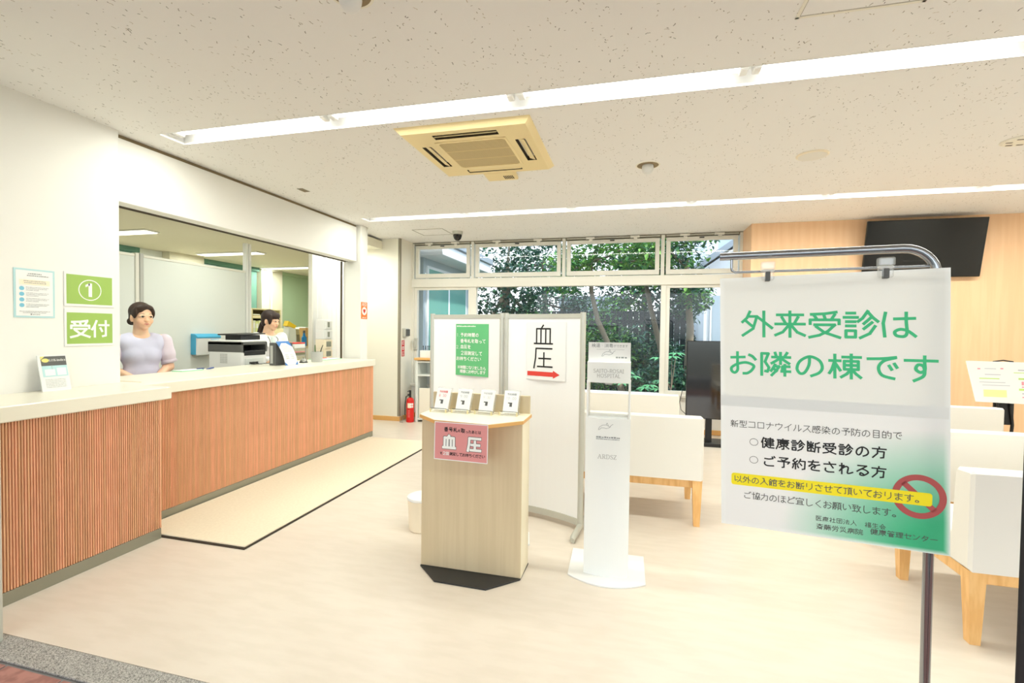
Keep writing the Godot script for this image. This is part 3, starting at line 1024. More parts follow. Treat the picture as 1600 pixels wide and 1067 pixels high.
# --- folding screen with two curved leaves ---
func build_partition():
	var t := thing("folding_screen", "white two-leaf folding screen with grey frame posts behind the ticket stand", "screen")
	var pts := [V(-1.58, 0, -3.58), V(-0.936, 0, -3.373), V(-0.325, 0, -3.19)]
	for k in 2:
		var a: Vector3 = pts[k]
		var b: Vector3 = pts[k + 1]
		var u := (b - a).normalized()
		var back := V(u.z, 0, -u.x)   # away from the camera
		var L := a.distance_to(b)
		var bow := 0.045
		var arc := func(off: float, lo: float, hi: float) -> PackedVector2Array:
			var p := PackedVector2Array()
			for s in 13:
				var f := lerpf(lo, hi, s / 12.0)
				var d := bow * (1.0 - pow(2.0 * f - 1.0, 2.0)) - off
				var q := a + u * L * f + back * d
				p.append(Vector2(q.x, q.z))
			for s in 13:
				var f := lerpf(hi, lo, s / 12.0)
				var d := bow * (1.0 - pow(2.0 * f - 1.0, 2.0)) + off
				var q := a + u * L * f + back * d
				p.append(Vector2(q.x, q.z))
			return p
		var g := Geo.new()
		g.extrude(arc.call(0.009, 0.02, 0.98), V(0, 0.07, 0), V(1, 0, 0), V(0, 0, 1), V(0, 1.375, 0))
		part("panel", g, mats.board_white, t)
		var fr := Geo.new()
		fr.extrude(arc.call(0.014, 0.02, 0.98), V(0, 1.435, 0), V(1, 0, 0), V(0, 0, 1), V(0, 0.03, 0), 0.002)
		part("top_rail", fr, mats.alu, t)
		var fb := Geo.new()
		fb.extrude(arc.call(0.014, 0.02, 0.98), V(0, 0.035, 0), V(1, 0, 0), V(0, 0, 1), V(0, 0.045, 0), 0.002)
		part("bottom_rail", fb, mats.alu, t)
	for k in 3:
		var g := Geo.new()
		g.cyl(pts[k] + V(0, 0.03, 0), 0.019, 1.443, 16)
		if k == 1:
			g.cyl(pts[k] + V(0.036, 0.03, 0.012), 0.016, 1.443, 16)
		var po := part("post", g, mats.alu, t)
		var f := Geo.new()
		var dirv := V(-0.12, 0, 0.99).normalized()
		f.tube([pts[k] - dirv * 0.2 + V(0, 0.022, 0), pts[k] - dirv * 0.17 + V(0, 0.028, 0), pts[k] + V(0, 0.032, 0), pts[k] + dirv * 0.19 + V(0, 0.028, 0), pts[k] + dirv * 0.215 + V(0, 0.022, 0)], [0.016, 0.02, 0.022, 0.02, 0.016], 10)
		f.cyl(pts[k] + dirv * 0.195, 0.012, 0.015, 10)
		f.cyl(pts[k] - dirv * 0.18, 0.012, 0.015, 10)
		part("foot", f, mats.alu, po)
	# green instruction poster on the left leaf
	var A: Vector3 = pts[0] + V(0, 1.468, 0)
	var u := (pts[1] - pts[0]).normalized() as Vector3
	var w := V(0, -1, 0)
	var out := V(-u.z, 0, u.x)
	var back := -out
	# stand just proud of the curved board
	var on := func(a: Vector3, uu: Vector3, oo: Vector3, L: float, s: float): return a + uu * s + oo * (0.0145 - 0.045 * (1.0 - pow(2.0 * s / L - 1.0, 2.0)))
	var o: Vector3 = on.call(A, u, out, 0.6765, 0.22)
	var far: Vector3 = on.call(A, u, out, 0.6765, 0.542)
	u = (far - o).normalized()
	out = V(-u.z, 0, u.x)
	o -= u * 0.22
	var p := thing("poster", "bright green instruction poster with white type on the folding screen", "poster")
	var g := Geo.new()
	rect(g, o + out * -0.002, u, w, 0.22, 0.077, 0.542, 0.48, out)
	rect(g, o + out * -0.0045, u, w, 0.22, 0.077, 0.542, 0.48, -out)
	part("sheet", g, mats.poster_green, p)
	g = Geo.new()
	var q := o - out * 0.0012
	dashes(g, q + u * 0.23 + w * 0.088, u, w, 0.19, 0.011, 3, out)
	write(g, "1.", q + u * 0.226 + w * 0.15, u, w, 0.022, 0.026, 0.02, 13, out)
	write(g, "予約時間の", q + u * 0.268 + w * 0.147, u, w, 0.032, 0.03, 0.0375, 13, out)
	write(g, "番号札を取って", q + u * 0.268 + w * 0.194, u, w, 0.032, 0.03, 0.036, 13, out)
	write(g, "2.", q + u * 0.226 + w * 0.245, u, w, 0.022, 0.026, 0.02, 13, out)
	write(g, "血圧を", q + u * 0.268 + w * 0.24, u, w, 0.032, 0.03, 0.036, 13, out)
	write(g, "2回測定して", q + u * 0.272 + w * 0.289, u, w, 0.032, 0.03, 0.036, 13, out)
	write(g, "お待ちください", q + u * 0.228 + w * 0.333, u, w, 0.032, 0.03, 0.0355, 13, out)
	write(g, "※時間になりましたら", q + u * 0.238 + w * 0.403, u, w, 0.027, 0.026, 0.0285, 13, out)
	write(g, "順番にお呼びします", q + u * 0.266 + w * 0.435, u, w, 0.027, 0.026, 0.0282, 13, out)
	part("lettering", g, mats.print_white, p)
	# blood pressure poster on the right leaf
	A = pts[1] + V(0, 1.468, 0)
	u = (pts[2] - pts[1]).normalized()
	out = V(-u.z, 0, u.x)
	o = on.call(A, u, out, 0.6378, 0.195)
	far = on.call(A, u, out, 0.6378, 0.507)
	u = (far - o).normalized()
	out = V(-u.z, 0, u.x)
	o -= u * 0.195
	p = thing("poster", "white poster with two large black characters above a red arrow", "poster")
	g = Geo.new()
	rect(g, o + out * -0.002, u, w, 0.195, 0.061, 0.507, 0.47, out)
	rect(g, o + out * -0.0045, u, w, 0.195, 0.061, 0.507, 0.47, -out)
	part("sheet", g, mats.paper_white, p)
	g = Geo.new()
	q = o - out * 0.001
	write(g, "血", q + u * 0.25 + w * 0.078, u, w, 0.16, 0.15, 0.2, 6.8, out)
	part("lettering", g, mats.print_black, p)
	g = Geo.new()
	write(g, "圧", q + u * 0.25 + w * 0.235, u, w, 0.16, 0.16, 0.2, 6.8, out)
	part("lettering", g, mats.print_black, p)
	g = Geo.new()
	rect(g, q, u, w, 0.203, 0.412, 0.41, 0.444, out)
	g.tri(q + u * 0.41 + w * 0.4, q + u * 0.462 + w * 0.428, q + u * 0.41 + w * 0.456, out)
	part("arrow", g, mats.print_red, p)


# --- ticket stand ---
func build_kiosk():
	var t := thing("ticket_stand", "pale wood ticket stand with chamfered top and black base plate", "stand")
	var g := Geo.new()
	g.box(V(-1.148, 0.008, -2.464), V(-0.566, 0.848, -2.645), 0.002)
	part("body", g, mats.kiosk_wood, t)
	part("side_panel", boxg(V(-0.5665, 0.008, -2.466), V(-0.5645, 0.848, -2.643), 0.0005), mats.kiosk_top, t)
	g = Geo.new()
	g.extrude(PackedVector2Array([Vector2(-1.15, -2.46), Vector2(-1.005, -2.322), Vector2(-0.716, -2.315), Vector2(-0.566, -2.46), Vector2(-0.562, -2.648), Vector2(-1.15, -2.648)]), V(0, 0.0, 0), V(1, 0, 0), V(0, 0, 1), V(0, 0.008, 0), 0.001)
	part("base_plate", g, mats.black_plate, t)
	var topp := PackedVector2Array([Vector2(-1.162, -2.462), Vector2(-1.012, -2.325), Vector2(-0.706, -2.288), Vector2(-0.556, -2.447), Vector2(-0.556, -2.66), Vector2(-1.162, -2.66)])
	g = Geo.new()
	g.extrude(topp, V(0, 0.848, 0), V(1, 0, 0), V(0, 0, 1), V(0, 0.018, 0), 0.001)
	part("top_edge", g, mats.edge_wood, t)
	g = Geo.new()
	var inner := Geometry2D.offset_polygon(topp, -0.001, Geometry2D.JOIN_MITER)[0]
	g.extrude(inner, V(0, 0.8655, 0), V(1, 0, 0), V(0, 0, 1), V(0, 0.004, 0), 0.001)
	part("top", g, mats.kiosk_top, t)
	part("back_board", boxg(V(-1.16, 0.866, -2.648), V(-0.565, 0.972, -2.662), 0.002), mats.kiosk_wood, t)
	# pink sign hung from the front edge
	var s := thing("hanging_sign", "pink card with outlined white characters hanging from the ticket stand front", "sign")
	var a := V(-0.996, 0.868, -2.292)
	var u := (V(-0.7, 0.868, -2.278) - a).normalized()
	var w := V(0, -1, 0.03).normalized()
	var out := u.cross(-w).normalized()
	if out.z < 0:
		out = -out
	g = Geo.new()
	g.box(V(0, 0, -0.0015), V(0.297, 0.196, 0.0))
	for k in g.v.size():
		var q := g.v[k]
		g.v[k] = a + u * q.x + w * q.y + out * q.z
		g.n[k] = (u * g.n[k].x + w * g.n[k].y + out * g.n[k].z)
	part("card", _fix(g), mats.poster_pink, s)
	g = Geo.new()
	var o := a + out * 0.0006
	for e in [[0, 0, 0.297, 0.004], [0, 0.192, 0.297, 0.196], [0, 0, 0.004, 0.196], [0.293, 0, 0.297, 0.196]]:
		rect(g, o, u, w, e[0], e[1], e[2], e[3], out)
	part("border", g, mats.paper_white, s)
	g = Geo.new()
	write(g, "番号札", o + u * 0.055 + w * 0.025, u, w, 0.023, 0.023, 0.026, 13, out)
	write(g, "を", o + u * 0.132 + w * 0.033, u, w, 0.014, 0.014, 0.02, 13, out)
	write(g, "取", o + u * 0.148 + w * 0.026, u, w, 0.023, 0.023, 0.026, 13, out)
	write(g, "ったあとは", o + u * 0.173 + w * 0.033, u, w, 0.016, 0.016, 0.0175, 13, out)
	write(g, "を", o + u * 0.034 + w * 0.155, u, w, 0.014, 0.014, 0.02, 13, out)
	write(g, "測定してお待ちください", o + u * 0.088 + w * 0.153, u, w, 0.017, 0.017, 0.0178, 13, out)
	write(g, "血", o + u * 0.047 + w * 0.066, u, w, 0.076, 0.072, 0.1, 24, out)
	write(g, "圧", o + u * 0.186 + w * 0.068, u, w, 0.076, 0.074, 0.1, 24, out)
	part("lettering", g, mats.print_black, s)
	g = Geo.new()
	o = a + out * 0.001
	write(g, "2回", o + u * 0.05 + w * 0.153, u, w, 0.017, 0.017, 0.0178, 15, out)
	write(g, "血", o + u * 0.047 + w * 0.066, u, w, 0.076, 0.072, 0.1, 18, out)
	write(g, "圧", o + u * 0.186 + w * 0.068, u, w, 0.076, 0.074, 0.1, 18, out)
	part("lettering", g, mats.print_white, s)
	# four acrylic card holders
	var cards := [[-1.075, -2.585, -0.12, "8:30", "red", "time in red"], [-0.945, -2.59, -0.12, "9:00", "grey", "second from the left"], [-0.805, -2.59, -0.12, "9:30", "pale", "time in pale grey"], [-0.665, -2.6, -0.05, "10:00", "grey", "showing ten o'clock"]]
	for c in cards:
		var hold := thing("card_holder", "clear holder of number cards on the ticket stand, " + c[5], "card holder", V(c[0], 0.8695, c[1]), c[2], "number card holders")
		var lean := V(0, 0.94, -0.34).normalized()
		var fwd := V(0, 0.34, 0.94).normalized()
		var hg := Geo.new()
		hg.box(V(-0.052, 0.0, 0.05), V(0.052, 0.022, 0.054), 0.001)
		hg.box(V(-0.052, 0.0, -0.02), V(0.052, 0.003, 0.054), 0.001)
		for k in 1:
			hg.extrude(PackedVector2Array([Vector2(0.0, 0.0), Vector2(0.1, 0.0), Vector2(0.1, 0.14), Vector2(0.0, 0.14)]), V(-0.05, 0.003, 0.012), V(1, 0, 0), lean, fwd * -0.003)
		part("holder", hg, mats.clear_acrylic, hold)
		var rib := Geo.new()
		rib.box(V(-0.054, 0.0, 0.046), V(-0.046, 0.022, 0.056), 0.002)
		rib.box(V(0.046, 0.0, 0.046), V(0.054, 0.022, 0.056), 0.002)
		part("foot_block", rib, mats.cream_steel, hold)
		var cg := Geo.new()
		var co := V(-0.041, 0.012, 0.028)
		cg.extrude(PackedVector2Array([Vector2(0, 0), Vector2(0.085, 0), Vector2(0.085, 0.128), Vector2(0, 0.128)]), co, V(1, 0, 0), lean, -fwd * 0.012)
		var deck := part("card_deck", cg, mats.paper_white, hold)
		var pg := Geo.new()
		var po := co + lean * 0.128 + fwd * 0.0006
		var col: Material = mats.print_red if c[4] == "red" else (mats.light_grey if c[4] == "pale" else mats.print_grey)
		write(pg, "予約時間", po + V(0.016, 0, 0) - lean * 0.014, V(1, 0, 0), -lean, 0.0135, 0.0135, 0.0142, 10, fwd)
		var tw := 0.0125
		write(pg, c[3], po + V(0.042 - 0.5 * c[3].length() * tw, 0, 0) - lean * 0.036, V(1, 0, 0), -lean, 0.0115, 0.016, tw, 10, fwd)
		part("print", pg, col, deck)
		pg = Geo.new()
		rect(pg, po + V(0.036, 0, 0) - lean * 0.068, V(1, 0, 0), -lean, 0, 0, 0.015, 0.024, fwd)
		rect(pg, po + V(0.026, 0, 0) - lean * 0.068, V(1, 0, 0), -lean, 0, 0, 0.015, 0.006, fwd)
		part("print_mark", pg, mats.grey_plastic, deck)
		var wg := Geo.new()
		wg.tube([V(-0.05, 0.024, 0.053), V(0.05, 0.024, 0.053), V(0.056, 0.014, 0.03)], 0.0016, 6)
		part("band", wg, mats.black_plastic, hold)


# after moving points by hand, put every triangle the way of its normals
func _fix(g: Geo) -> Geo:
	for k in range(0, g.v.size(), 3):
		var m := (g.v[k + 1] - g.v[k]).cross(g.v[k + 2] - g.v[k])
		if m.dot(g.n[k]) > 0.0:
			var q := g.v[k + 1]
			g.v[k + 1] = g.v[k + 2]
			g.v[k + 2] = q
			var r := g.n[k + 1]
			g.n[k + 1] = g.n[k + 2]
			g.n[k + 2] = r
			var c := g.c[k + 1]
			g.c[k + 1] = g.c[k + 2]
			g.c[k + 2] = c
	return g


# --- hand sanitizer column ---
func build_sanitizer():
	var t := thing("sanitizer_stand", "white freestanding hand sanitizer column with open dispensing window", "sanitizer stand", V(-0.125, 0, -2.62))
	var bow := func(hw: float, front: float, back: float) -> PackedVector2Array:
		var p := PackedVector2Array()
		for s in 17:
			var f := -1.0 + s / 8.0
			p.append(Vector2(f * hw, front - f * f * 0.022))
		p.append(Vector2(hw, back))
		p.append(Vector2(-hw, back))
		return p
	var g := Geo.new()
	g.extrude(bow.call(0.12, 0.014, -0.11), V(0, 0.008, 0), V(1, 0, 0), V(0, 0, 1), V(0, 0.867, 0), 0.003)
	part("column", g, mats.sanitizer_white, t)
	g = Geo.new()
	g.extrude(bow.call(0.116, 0.014, -0.11), V(0, 1.068, 0), V(1, 0, 0), V(0, 0, 1), V(0, 0.115, 0), 0.003)
	part("dispenser_head", g, mats.sanitizer_white, t)
	for s in [-1.0, 1.0]:
		part("side_post", boxg(V(s * 0.118, 0.86, -0.108), V(s * 0.106, 1.08, -0.008), 0.002), mats.sanitizer_white, t)
	part("drip_tray", boxg(V(-0.105, 0.87, -0.1), V(0.105, 0.885, -0.01), 0.002), mats.sanitizer_white, t)
	part("nozzle", boxg(V(-0.02, 1.055, -0.06), V(0.02, 1.07, -0.03), 0.003), mats.light_grey, t)
	g = Geo.new()
	var bp := PackedVector2Array()
	for s in 17:
		var f := -1.0 + s / 8.0
		bp.append(Vector2(0.005 + f * 0.208, 0.11 - f * f * 0.08))
	bp.append(Vector2(0.208, -0.29))
	bp.append(Vector2(-0.212, -0.29))
	g.extrude(bp, V(0, 0, 0), V(1, 0, 0), V(0, 0, 1), V(0, 0.008, 0), 0.001)
	part("base_plate", g, mats.white_plastic, t)
	var back := V(0, 0, 1)
	var u := V(1, 0, 0)
	var w := V(0, -1, 0)
	var face := V(-0.116, 1.18, 0.0145)
	latin("lettering", "SAITO-ROSAI", 0.021, V(0, 1.133, 0.0145), Basis.IDENTITY, mats.light_grey, t)
	latin("lettering", "HOSPITAL", 0.021, V(0, 1.107, 0.0145), Basis.IDENTITY, mats.light_grey, t)
	g = Geo.new()
	_hand_mark(g, V(-0.012, 0.832, 0.0145), 0.075)
	dashes(g, V(-0.06, 0.778, 0.0145), u, w, 0.125, 0.008, 5, back)
	dashes(g, V(-0.06, 0.766, 0.0145), u, w, 0.125, 0.005, 6, back)
	part("print", g, mats.print_grey, t)
	latin("lettering", "ARDSZ", 0.024, V(0.0, 0.667, 0.0145), Basis.IDENTITY, mats.light_grey, t, true)
	var s := thing("sign_card", "small white card with hand drawing standing on the sanitizer column", "sign", V(-0.125, 1.183, -2.66))
	part("card", boxg(V(-0.114, 0, -0.002), V(0.114, 0.104, 0.0)), mats.paper_white, s)
	g = Geo.new()
	write(g, "検温・消毒", V(-0.096, 0.098, 0.0006), u, w, 0.021, 0.022, 0.0235, 9, back)
	write(g, "ができます", V(0.022, 0.092, 0.0006), u, w, 0.014, 0.014, 0.0155, 9, back)
	rect(g, V(-0.07, 0.066, 0.0006), u, w, 0, 0, 0.15, 0.001, back)
	_hand_mark(g, V(-0.006, 0.045, 0.0006), 0.07)
	dashes(g, V(0.035, 0.028, 0.0006), u, w, 0.06, 0.01, 8, back)
	part("print", g, mats.print_grey, s)


# outline of a hand held out, palm up
func _hand_mark(g: Geo, o: Vector3, size: float):
	var pts := [Vector2(-0.5, -0.25), Vector2(-0.42, -0.05), Vector2(-0.2, 0.1), Vector2(0.05, 0.12), Vector2(0.22, 0.05), Vector2(0.3, -0.02), Vector2(0.42, 0.12), Vector2(0.55, 0.2)]
	var low := [Vector2(-0.5, -0.25), Vector2(-0.38, -0.22), Vector2(-0.3, -0.1), Vector2(-0.1, -0.1), Vector2(0.05, -0.14), Vector2(0.25, -0.08), Vector2(0.38, 0.02)]
	var tip := [Vector2(0.05, 0.12), Vector2(0.12, 0.28), Vector2(0.22, 0.05)]
	for line in [pts, low, tip]:
		for k in line.size() - 1:
			var a: Vector2 = line[k] * size
			var b: Vector2 = line[k + 1] * size
			var e := (b - a).normalized() * 0.0009
			var s := Vector2(-e.y, e.x)
			g.quad(o + V(a.x - s.x, a.y - s.y, 0), o + V(a.x + s.x, a.y + s.y, 0), o + V(b.x + s.x, b.y + s.y, 0), o + V(b.x - s.x, b.y - s.y, 0), V(0, 0, 1))


# --- sofas, backs to the camera ---
func build_sofas():
	var proto := thing("sofa", "", "sofa")
	var W := 1.5
	var g := Geo.new()
	# side outline: upright back, then the seat block
	var prof := PackedVector2Array([Vector2(0.0, 0.322), Vector2(0.0, 0.752), Vector2(0.012, 0.762), Vector2(0.105, 0.756), Vector2(0.118, 0.742), Vector2(0.135, 0.46), Vector2(0.15, 0.45), Vector2(0.62, 0.43), Vector2(0.635, 0.415), Vector2(0.635, 0.322)])
	g.extrude(prof, V(0, 0, 0), V(0, 0, -1), V(0, 1, 0), V(W, 0, 0), 0.012)
	part("upholstery", g, mats.sofa_white, proto)
	var fr := Geo.new()
	fr.box(V(0.02, 0.262, -0.03), V(W - 0.02, 0.324, -0.07), 0.004)
	fr.box(V(0.02, 0.262, -0.57), V(W - 0.02, 0.324, -0.61), 0.004)
	fr.box(V(0.02, 0.262, -0.03), V(0.06, 0.324, -0.6), 0.004)
	fr.box(V(W - 0.06, 0.262, -0.03), V(W - 0.02, 0.324, -0.6), 0.004)
	part("frame", fr, mats.leg_wood, proto)
	for x in [0.0, W]:
		for z in [0.0, -0.56]:
			var s := 1.0 if x == 0.0 else -1.0
			var lg := Geo.new()
			var x0: float = x + s * 0.004
			var zt: float = z - 0.006
			# tapered leg, square in plan
			var top := [V(x0, 0.324, zt), V(x0 + s * 0.066, 0.324, zt), V(x0 + s * 0.066, 0.324, zt - 0.06), V(x0, 0.324, zt - 0.06)]
			var bot := [V(x0 + s * 0.012, 0, zt - 0.002), V(x0 + s * 0.052, 0, zt - 0.002), V(x0 + s * 0.052, 0, zt - 0.042), V(x0 + s * 0.012, 0, zt - 0.042)]
			var mid: Vector3 = (top[0] + top[2] + bot[0] + bot[2]) / 4.0
			for k in 4:
				var k2 := (k + 1) % 4
				lg.quad(top[k], top[k2], bot[k2], bot[k], (top[k] + top[k2] + bot[k] + bot[k2]) / 4.0 - mid)
			lg.quad(top[0], top[1], top[2], top[3], Vector3.UP)
			lg.quad(bot[0], bot[1], bot[2], bot[3], Vector3.DOWN)
			part("leg", lg, mats.leg_wood, proto)
	var spots := [
		[V(1.432, 0, -2.468), "white sofa nearest the camera, seen from behind to the right of the sign stand"],
		[V(1.432, 0, -3.49), "white sofa in the middle row right of the sign stand"],
		[V(1.432, 0, -4.7), "white sofa in the farthest right-hand row, below the small screen on its arm"],
		[V(-1.015, 0, -3.468), "white sofa directly behind the sanitizer column, seen from behind"],
		[V(-1.075, 0, -4.63), "white sofa close to the window, behind the nearer one"]]
	for k in spots.size():
		var s = proto
		if k > 0:
			s = proto.duplicate()
			s.name = numbered("sofa")
			add_child(s)
		s.position = spots[k][0]
		s.set_meta("label", spots[k][1])
		s.set_meta("group", "white waiting sofas")


# --- screens ---
func build_screens():
	# wall television, tilted forward
	var t := thing("television", "wide black television tilted forward high on the wooden wall", "television")
	var tl := V(2.475, 2.587, -6.035)
	var trr := V(3.575, 2.587, -6.035)
	var down := (V(2.475, 1.985, -6.15) - tl).normalized()
	var u := V(1, 0, 0)
	var out := u.cross(-down).normalized()
	if out.z < 0:
		out = -out
	var h := 0.62
	var g := Geo.new()
	g.tr = Transform3D(Basis(u, -down, out), tl + down * h)
	g.box(V(0, 0, -0.035), V(1.1, h, -0.004), 0.006)
	part("case", g, mats.bezel_black, t)
	g = Geo.new()
	g.tr = Transform3D(Basis(u, -down, out), tl + down * h)
	g.box(V(0.008, 0.016, -0.006), V(1.092, h - 0.008, -0.003))
	part("screen", g, mats.screen_black, t)
	g = Geo.new()
	g.box(V(2.85, 2.15, -6.12), V(3.2, 2.45, -6.2195), 0.004)
	part("bracket", g, mats.dark_metal, t)
	# portrait monitor on a floor stand by the window
	t = thing("portrait_monitor", "tall black portrait monitor on a floor stand beside the window", "monitor", V(0.892, 0, -6.0))
	part("case", boxg(V(-0.267, 0.32, -0.045), V(0.267, 1.246, 0.0), 0.004), mats.bezel_black, t)
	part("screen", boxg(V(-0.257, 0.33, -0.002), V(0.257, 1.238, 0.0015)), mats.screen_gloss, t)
	part("column", boxg(V(-0.035, 0.04, -0.09), V(0.035, 0.9, -0.045), 0.004), mats.bezel_black, t)
	part("base", boxg(V(-0.3, 0.0, -0.25), V(0.3, 0.045, 0.05), 0.004), mats.bezel_black, t)
	g = Geo.new()
	g.tube([V(-0.267, 0.7, -0.05), V(-0.3, 0.66, -0.06), V(-0.33, 0.5, -0.08), V(-0.31, 0.4, -0.1), V(-0.2, 0.3, -0.1), V(-0.1, 0.03, -0.15)], 0.004, 6)
	part("cable", g, mats.black_plastic, t)
	# small information screen clamped behind the far sofa
	t = thing("information_board", "white tabletop information board with pale green print, above the right sofas", "board", V(2.77, 0, -4.86))
	var tb := Basis(Vector3.RIGHT, -0.12)
	g = Geo.new()
	g.tr = Transform3D(tb, V(0.025, 0.79, 0))
	g.extrude(PackedVector2Array([Vector2(0.03, 0.0), Vector2(0.62, -0.01), Vector2(0.62, 0.34), Vector2(-0.025, 0.345)]), V(0, 0, -0.01), V(1, 0, 0), V(0, 1, 0), V(0, 0, 0.012), 0.002)
	part("panel", g, mats.paper_white, t)
	for e in [["print_lime", [[0.33, 0.195, 0.62, 0.21], [0.33, 0.105, 0.62, 0.122], [0.06, 0.195, 0.2, 0.203], [0.3, 0.25, 0.42, 0.256]]], ["print_yellow", [[0.085, 0.045, 0.245, 0.105]]], ["print_rose", [[0.35, 0.13, 0.4, 0.14], [0.35, 0.15, 0.365, 0.18], [0.44, 0.13, 0.5, 0.14], [0.35, 0.045, 0.41, 0.055], [0.05, 0.275, 0.07, 0.285], [0.21, 0.28, 0.23, 0.29]]], ["print_dim", [[0.1, 0.23, 0.21, 0.236], [0.06, 0.165, 0.24, 0.17], [0.08, 0.14, 0.27, 0.145], [0.35, 0.075, 0.38, 0.085], [0.37, 0.16, 0.385, 0.175], [0.1, 0.28, 0.18, 0.285], [0.33, 0.27, 0.5, 0.28]]]]:
		g = Geo.new()
		g.tr = Transform3D(tb, V(0.025, 0.79, 0))
		for r in e[1]:
			g.quad(V(r[0], r[1], 0.003), V(r[2], r[1], 0.003), V(r[2], r[3], 0.003), V(r[0], r[3], 0.003), V(0, 0, 1))
		if not mats.has(e[0]):
			mat(e[0], {"print_lime": Color(0.78, 0.9, 0.5), "print_yellow": Color(0.93, 0.95, 0.65), "print_rose": Color(0.95, 0.6, 0.65), "print_dim": Color(0.75, 0.75, 0.78)}[e[0]], 0.6)
		part("print", g, mats[e[0]], t)
	g = Geo.new()
	for x in [0.22, 0.31]:
		g.tube([V(x, 0.81, -0.015), V(x, 0.74, -0.02), V(x + 0.02, 0.6, -0.03), V(x, 0.0, -0.06)], 0.012, 8)
	g.tube([V(0.2, 1.13, -0.06), V(0.27, 1.142, -0.06), V(0.34, 1.132, -0.06)], 0.006, 8)
	g.box(V(0.2, 0.6, -0.03), V(0.34, 1.0, -0.05), 0.004)
	g.box(V(0.1, 0.0, -0.2), V(0.45, 0.015, 0.1), 0.003)
	part("stand", g, mats.black_plastic, t)


# --- sign stand in the foreground ---
func build_sign_stand():
	var t := thing("sign_stand", "chrome tube sign stand with a rounded arm, in the right foreground", "sign stand", V(0.888, 0, -1.716))
	var g := Geo.new()
	var u := V(-0.585, 0, -0.092).normalized()   # along the arm, away from the pole
	var pts := [V(0.003, 0.012, 0.006), V(0, 1.3, 0)]
	var R := 0.085
	for k in 9:
		var a := PI / 2 * k / 8.0
		pts.append(V(0, 1.616 - R, 0) + u * R * (1 - cos(a)) + V(0, R * sin(a), 0))
	pts.append(V(0, 1.616, 0) + u * 0.604)
	g.tube(pts, 0.0135, 20)
	part("tube", g, mats.chrome, t)
	g = Geo.new()
	var r0 := V(0, 1.559, 0) - u * 0.004
	g.tube([V(0, 1.616, 0) + u * 0.566, V(0, 1.578, 0) + u * 0.566, V(0, 1.566, 0) + u * 0.564, V(0, 1.5595, 0) + u * 0.554, r0 + u * 0.01], 0.0045, 10)
	part("hanging_rod", g, mats.chrome, t)
	g = Geo.new()
	g.lathe(PackedVector2Array([Vector2(0, 0), Vector2(0.17, 0), Vector2(0.17, 0.006), Vector2(0.03, 0.016), Vector2(0.0, 0.016)]), V(0, 0, 0), 40)
	part("base", g, mats.chrome, t)
	# clips
	for f in [[0.155, false], [0.475, true]]:
		var c := V(0.873, 1.556, -1.69) + V(0.0, 0, 0)
		var b := thing("clip", "clear plastic clip with grey core holding the sign's top edge, " + ("beside the pole" if f[1] else "farther from the pole"), "clip", V(0.285, 0, -1.757) + V(0.993, 0, 0.122) * (f[0] - 0.012) + V(0, 1.545, 0.005), -0.122, "sign clips")
		var cg := Geo.new()
		cg.box(V(-0.019, -0.022, -0.008), V(0.019, 0.014, 0.012), 0.004)
		cg.box(V(-0.021, 0.014, -0.012), V(0.021, 0.04, -0.004), 0.004)
		cg.box(V(-0.021, 0.014, 0.008), V(0.021, 0.04, 0.016), 0.004)
		part("jaw", cg, mats.clear_acrylic, b)
		part("core", boxg(V(-0.007, -0.024, -0.006), V(0.007, 0.006, 0.014), 0.001), mats.grey_plastic, b)
		part("pivot", boxg(V(-0.02, 0.008, -0.006), V(0.02, 0.014, 0.01), 0.002), mats.white_plastic, b)
	# the hanging sheet
	var s := thing("notice_sheet", "laminated white notice with green headline and red prohibition ring, on the sign stand", "notice", V(0.285, 1.53, -1.757))
	var su := V(0.993, 0, 0.122)
	var sw := V(0.0265, -1, 0.003)
	var out := V(-0.122, 0, 0.993)
	g = Geo.new()
	var W := 0.624
	var NX := 36
	var NY := 60
	var top := func(x): return -0.004 - 0.0155 * x / 0.62
	var P := func(i, j):
		var x: float = W * i / NX
		var y: float = lerpf(top.call(x), 0.838, j / float(NY))
		return su * x + sw * y
	var shade := func(i, j) -> Color:
		var x: float = i / float(NX)
		var y: float = j / float(NY)
		var col := Color(0.9, 0.9, 0.88)
		if y > 0.505:
			# printed green fading out from the bottom right corner
			var d := Vector2((1.0 - x) / 0.62, (1.0 - y) / 0.38).length()
			var k := clampf(1.15 - d, 0.0, 0.85)
			col = Color(0.92, 0.92, 0.915).lerp(Color(0.16, 0.66, 0.44), k)
		if x < 0.004 or x > 0.985 or y > 0.985 or y < 0.012:
			col = Color(0.93, 0.94, 0.93)
		return col
	for j in NY:
		for i in NX:
			var q := [P.call(i, j), P.call(i + 1, j), P.call(i + 1, j + 1), P.call(i, j + 1)]
			var cc := [shade.call(i, j), shade.call(i + 1, j), shade.call(i + 1, j + 1), shade.call(i, j + 1)]
			for tr3 in [[0, 1, 2], [0, 2, 3]]:
				for k in [tr3[0], tr3[2], tr3[1]]:
					g.put(q[k], out, cc[k])
	_fix(g)
	part("sheet", g, mats.sheet_paper, s)
	var uu := su
	var lift := [0.0015]
	var at := func(x, y): return su * (x - 0.0265 * y) + sw * y + out * lift[0]
	g = Geo.new()
	rect(g, su * -0.0 + out * 0.0008, su, sw, 0.001, 0.395, W - 0.004, 0.43, out)
	mat("tape_grey", Color(0.9, 0.9, 0.88), 0.4)
	part("tape_band", g, mats.tape_grey, s)
	g = Geo.new()
	write(g, "外来受診は", at.call(0.068, 0.106), uu, sw, 0.094, 0.088, 0.0965, 9.5, out)
	part("headline", g, mats.print_green, s)
	g = Geo.new()
	write(g, "お隣の棟です", at.call(0.033, 0.242), uu, sw, 0.088, 0.08, 0.0965, 10, out)
	part("headline", g, mats.print_green, s)
	g = Geo.new()
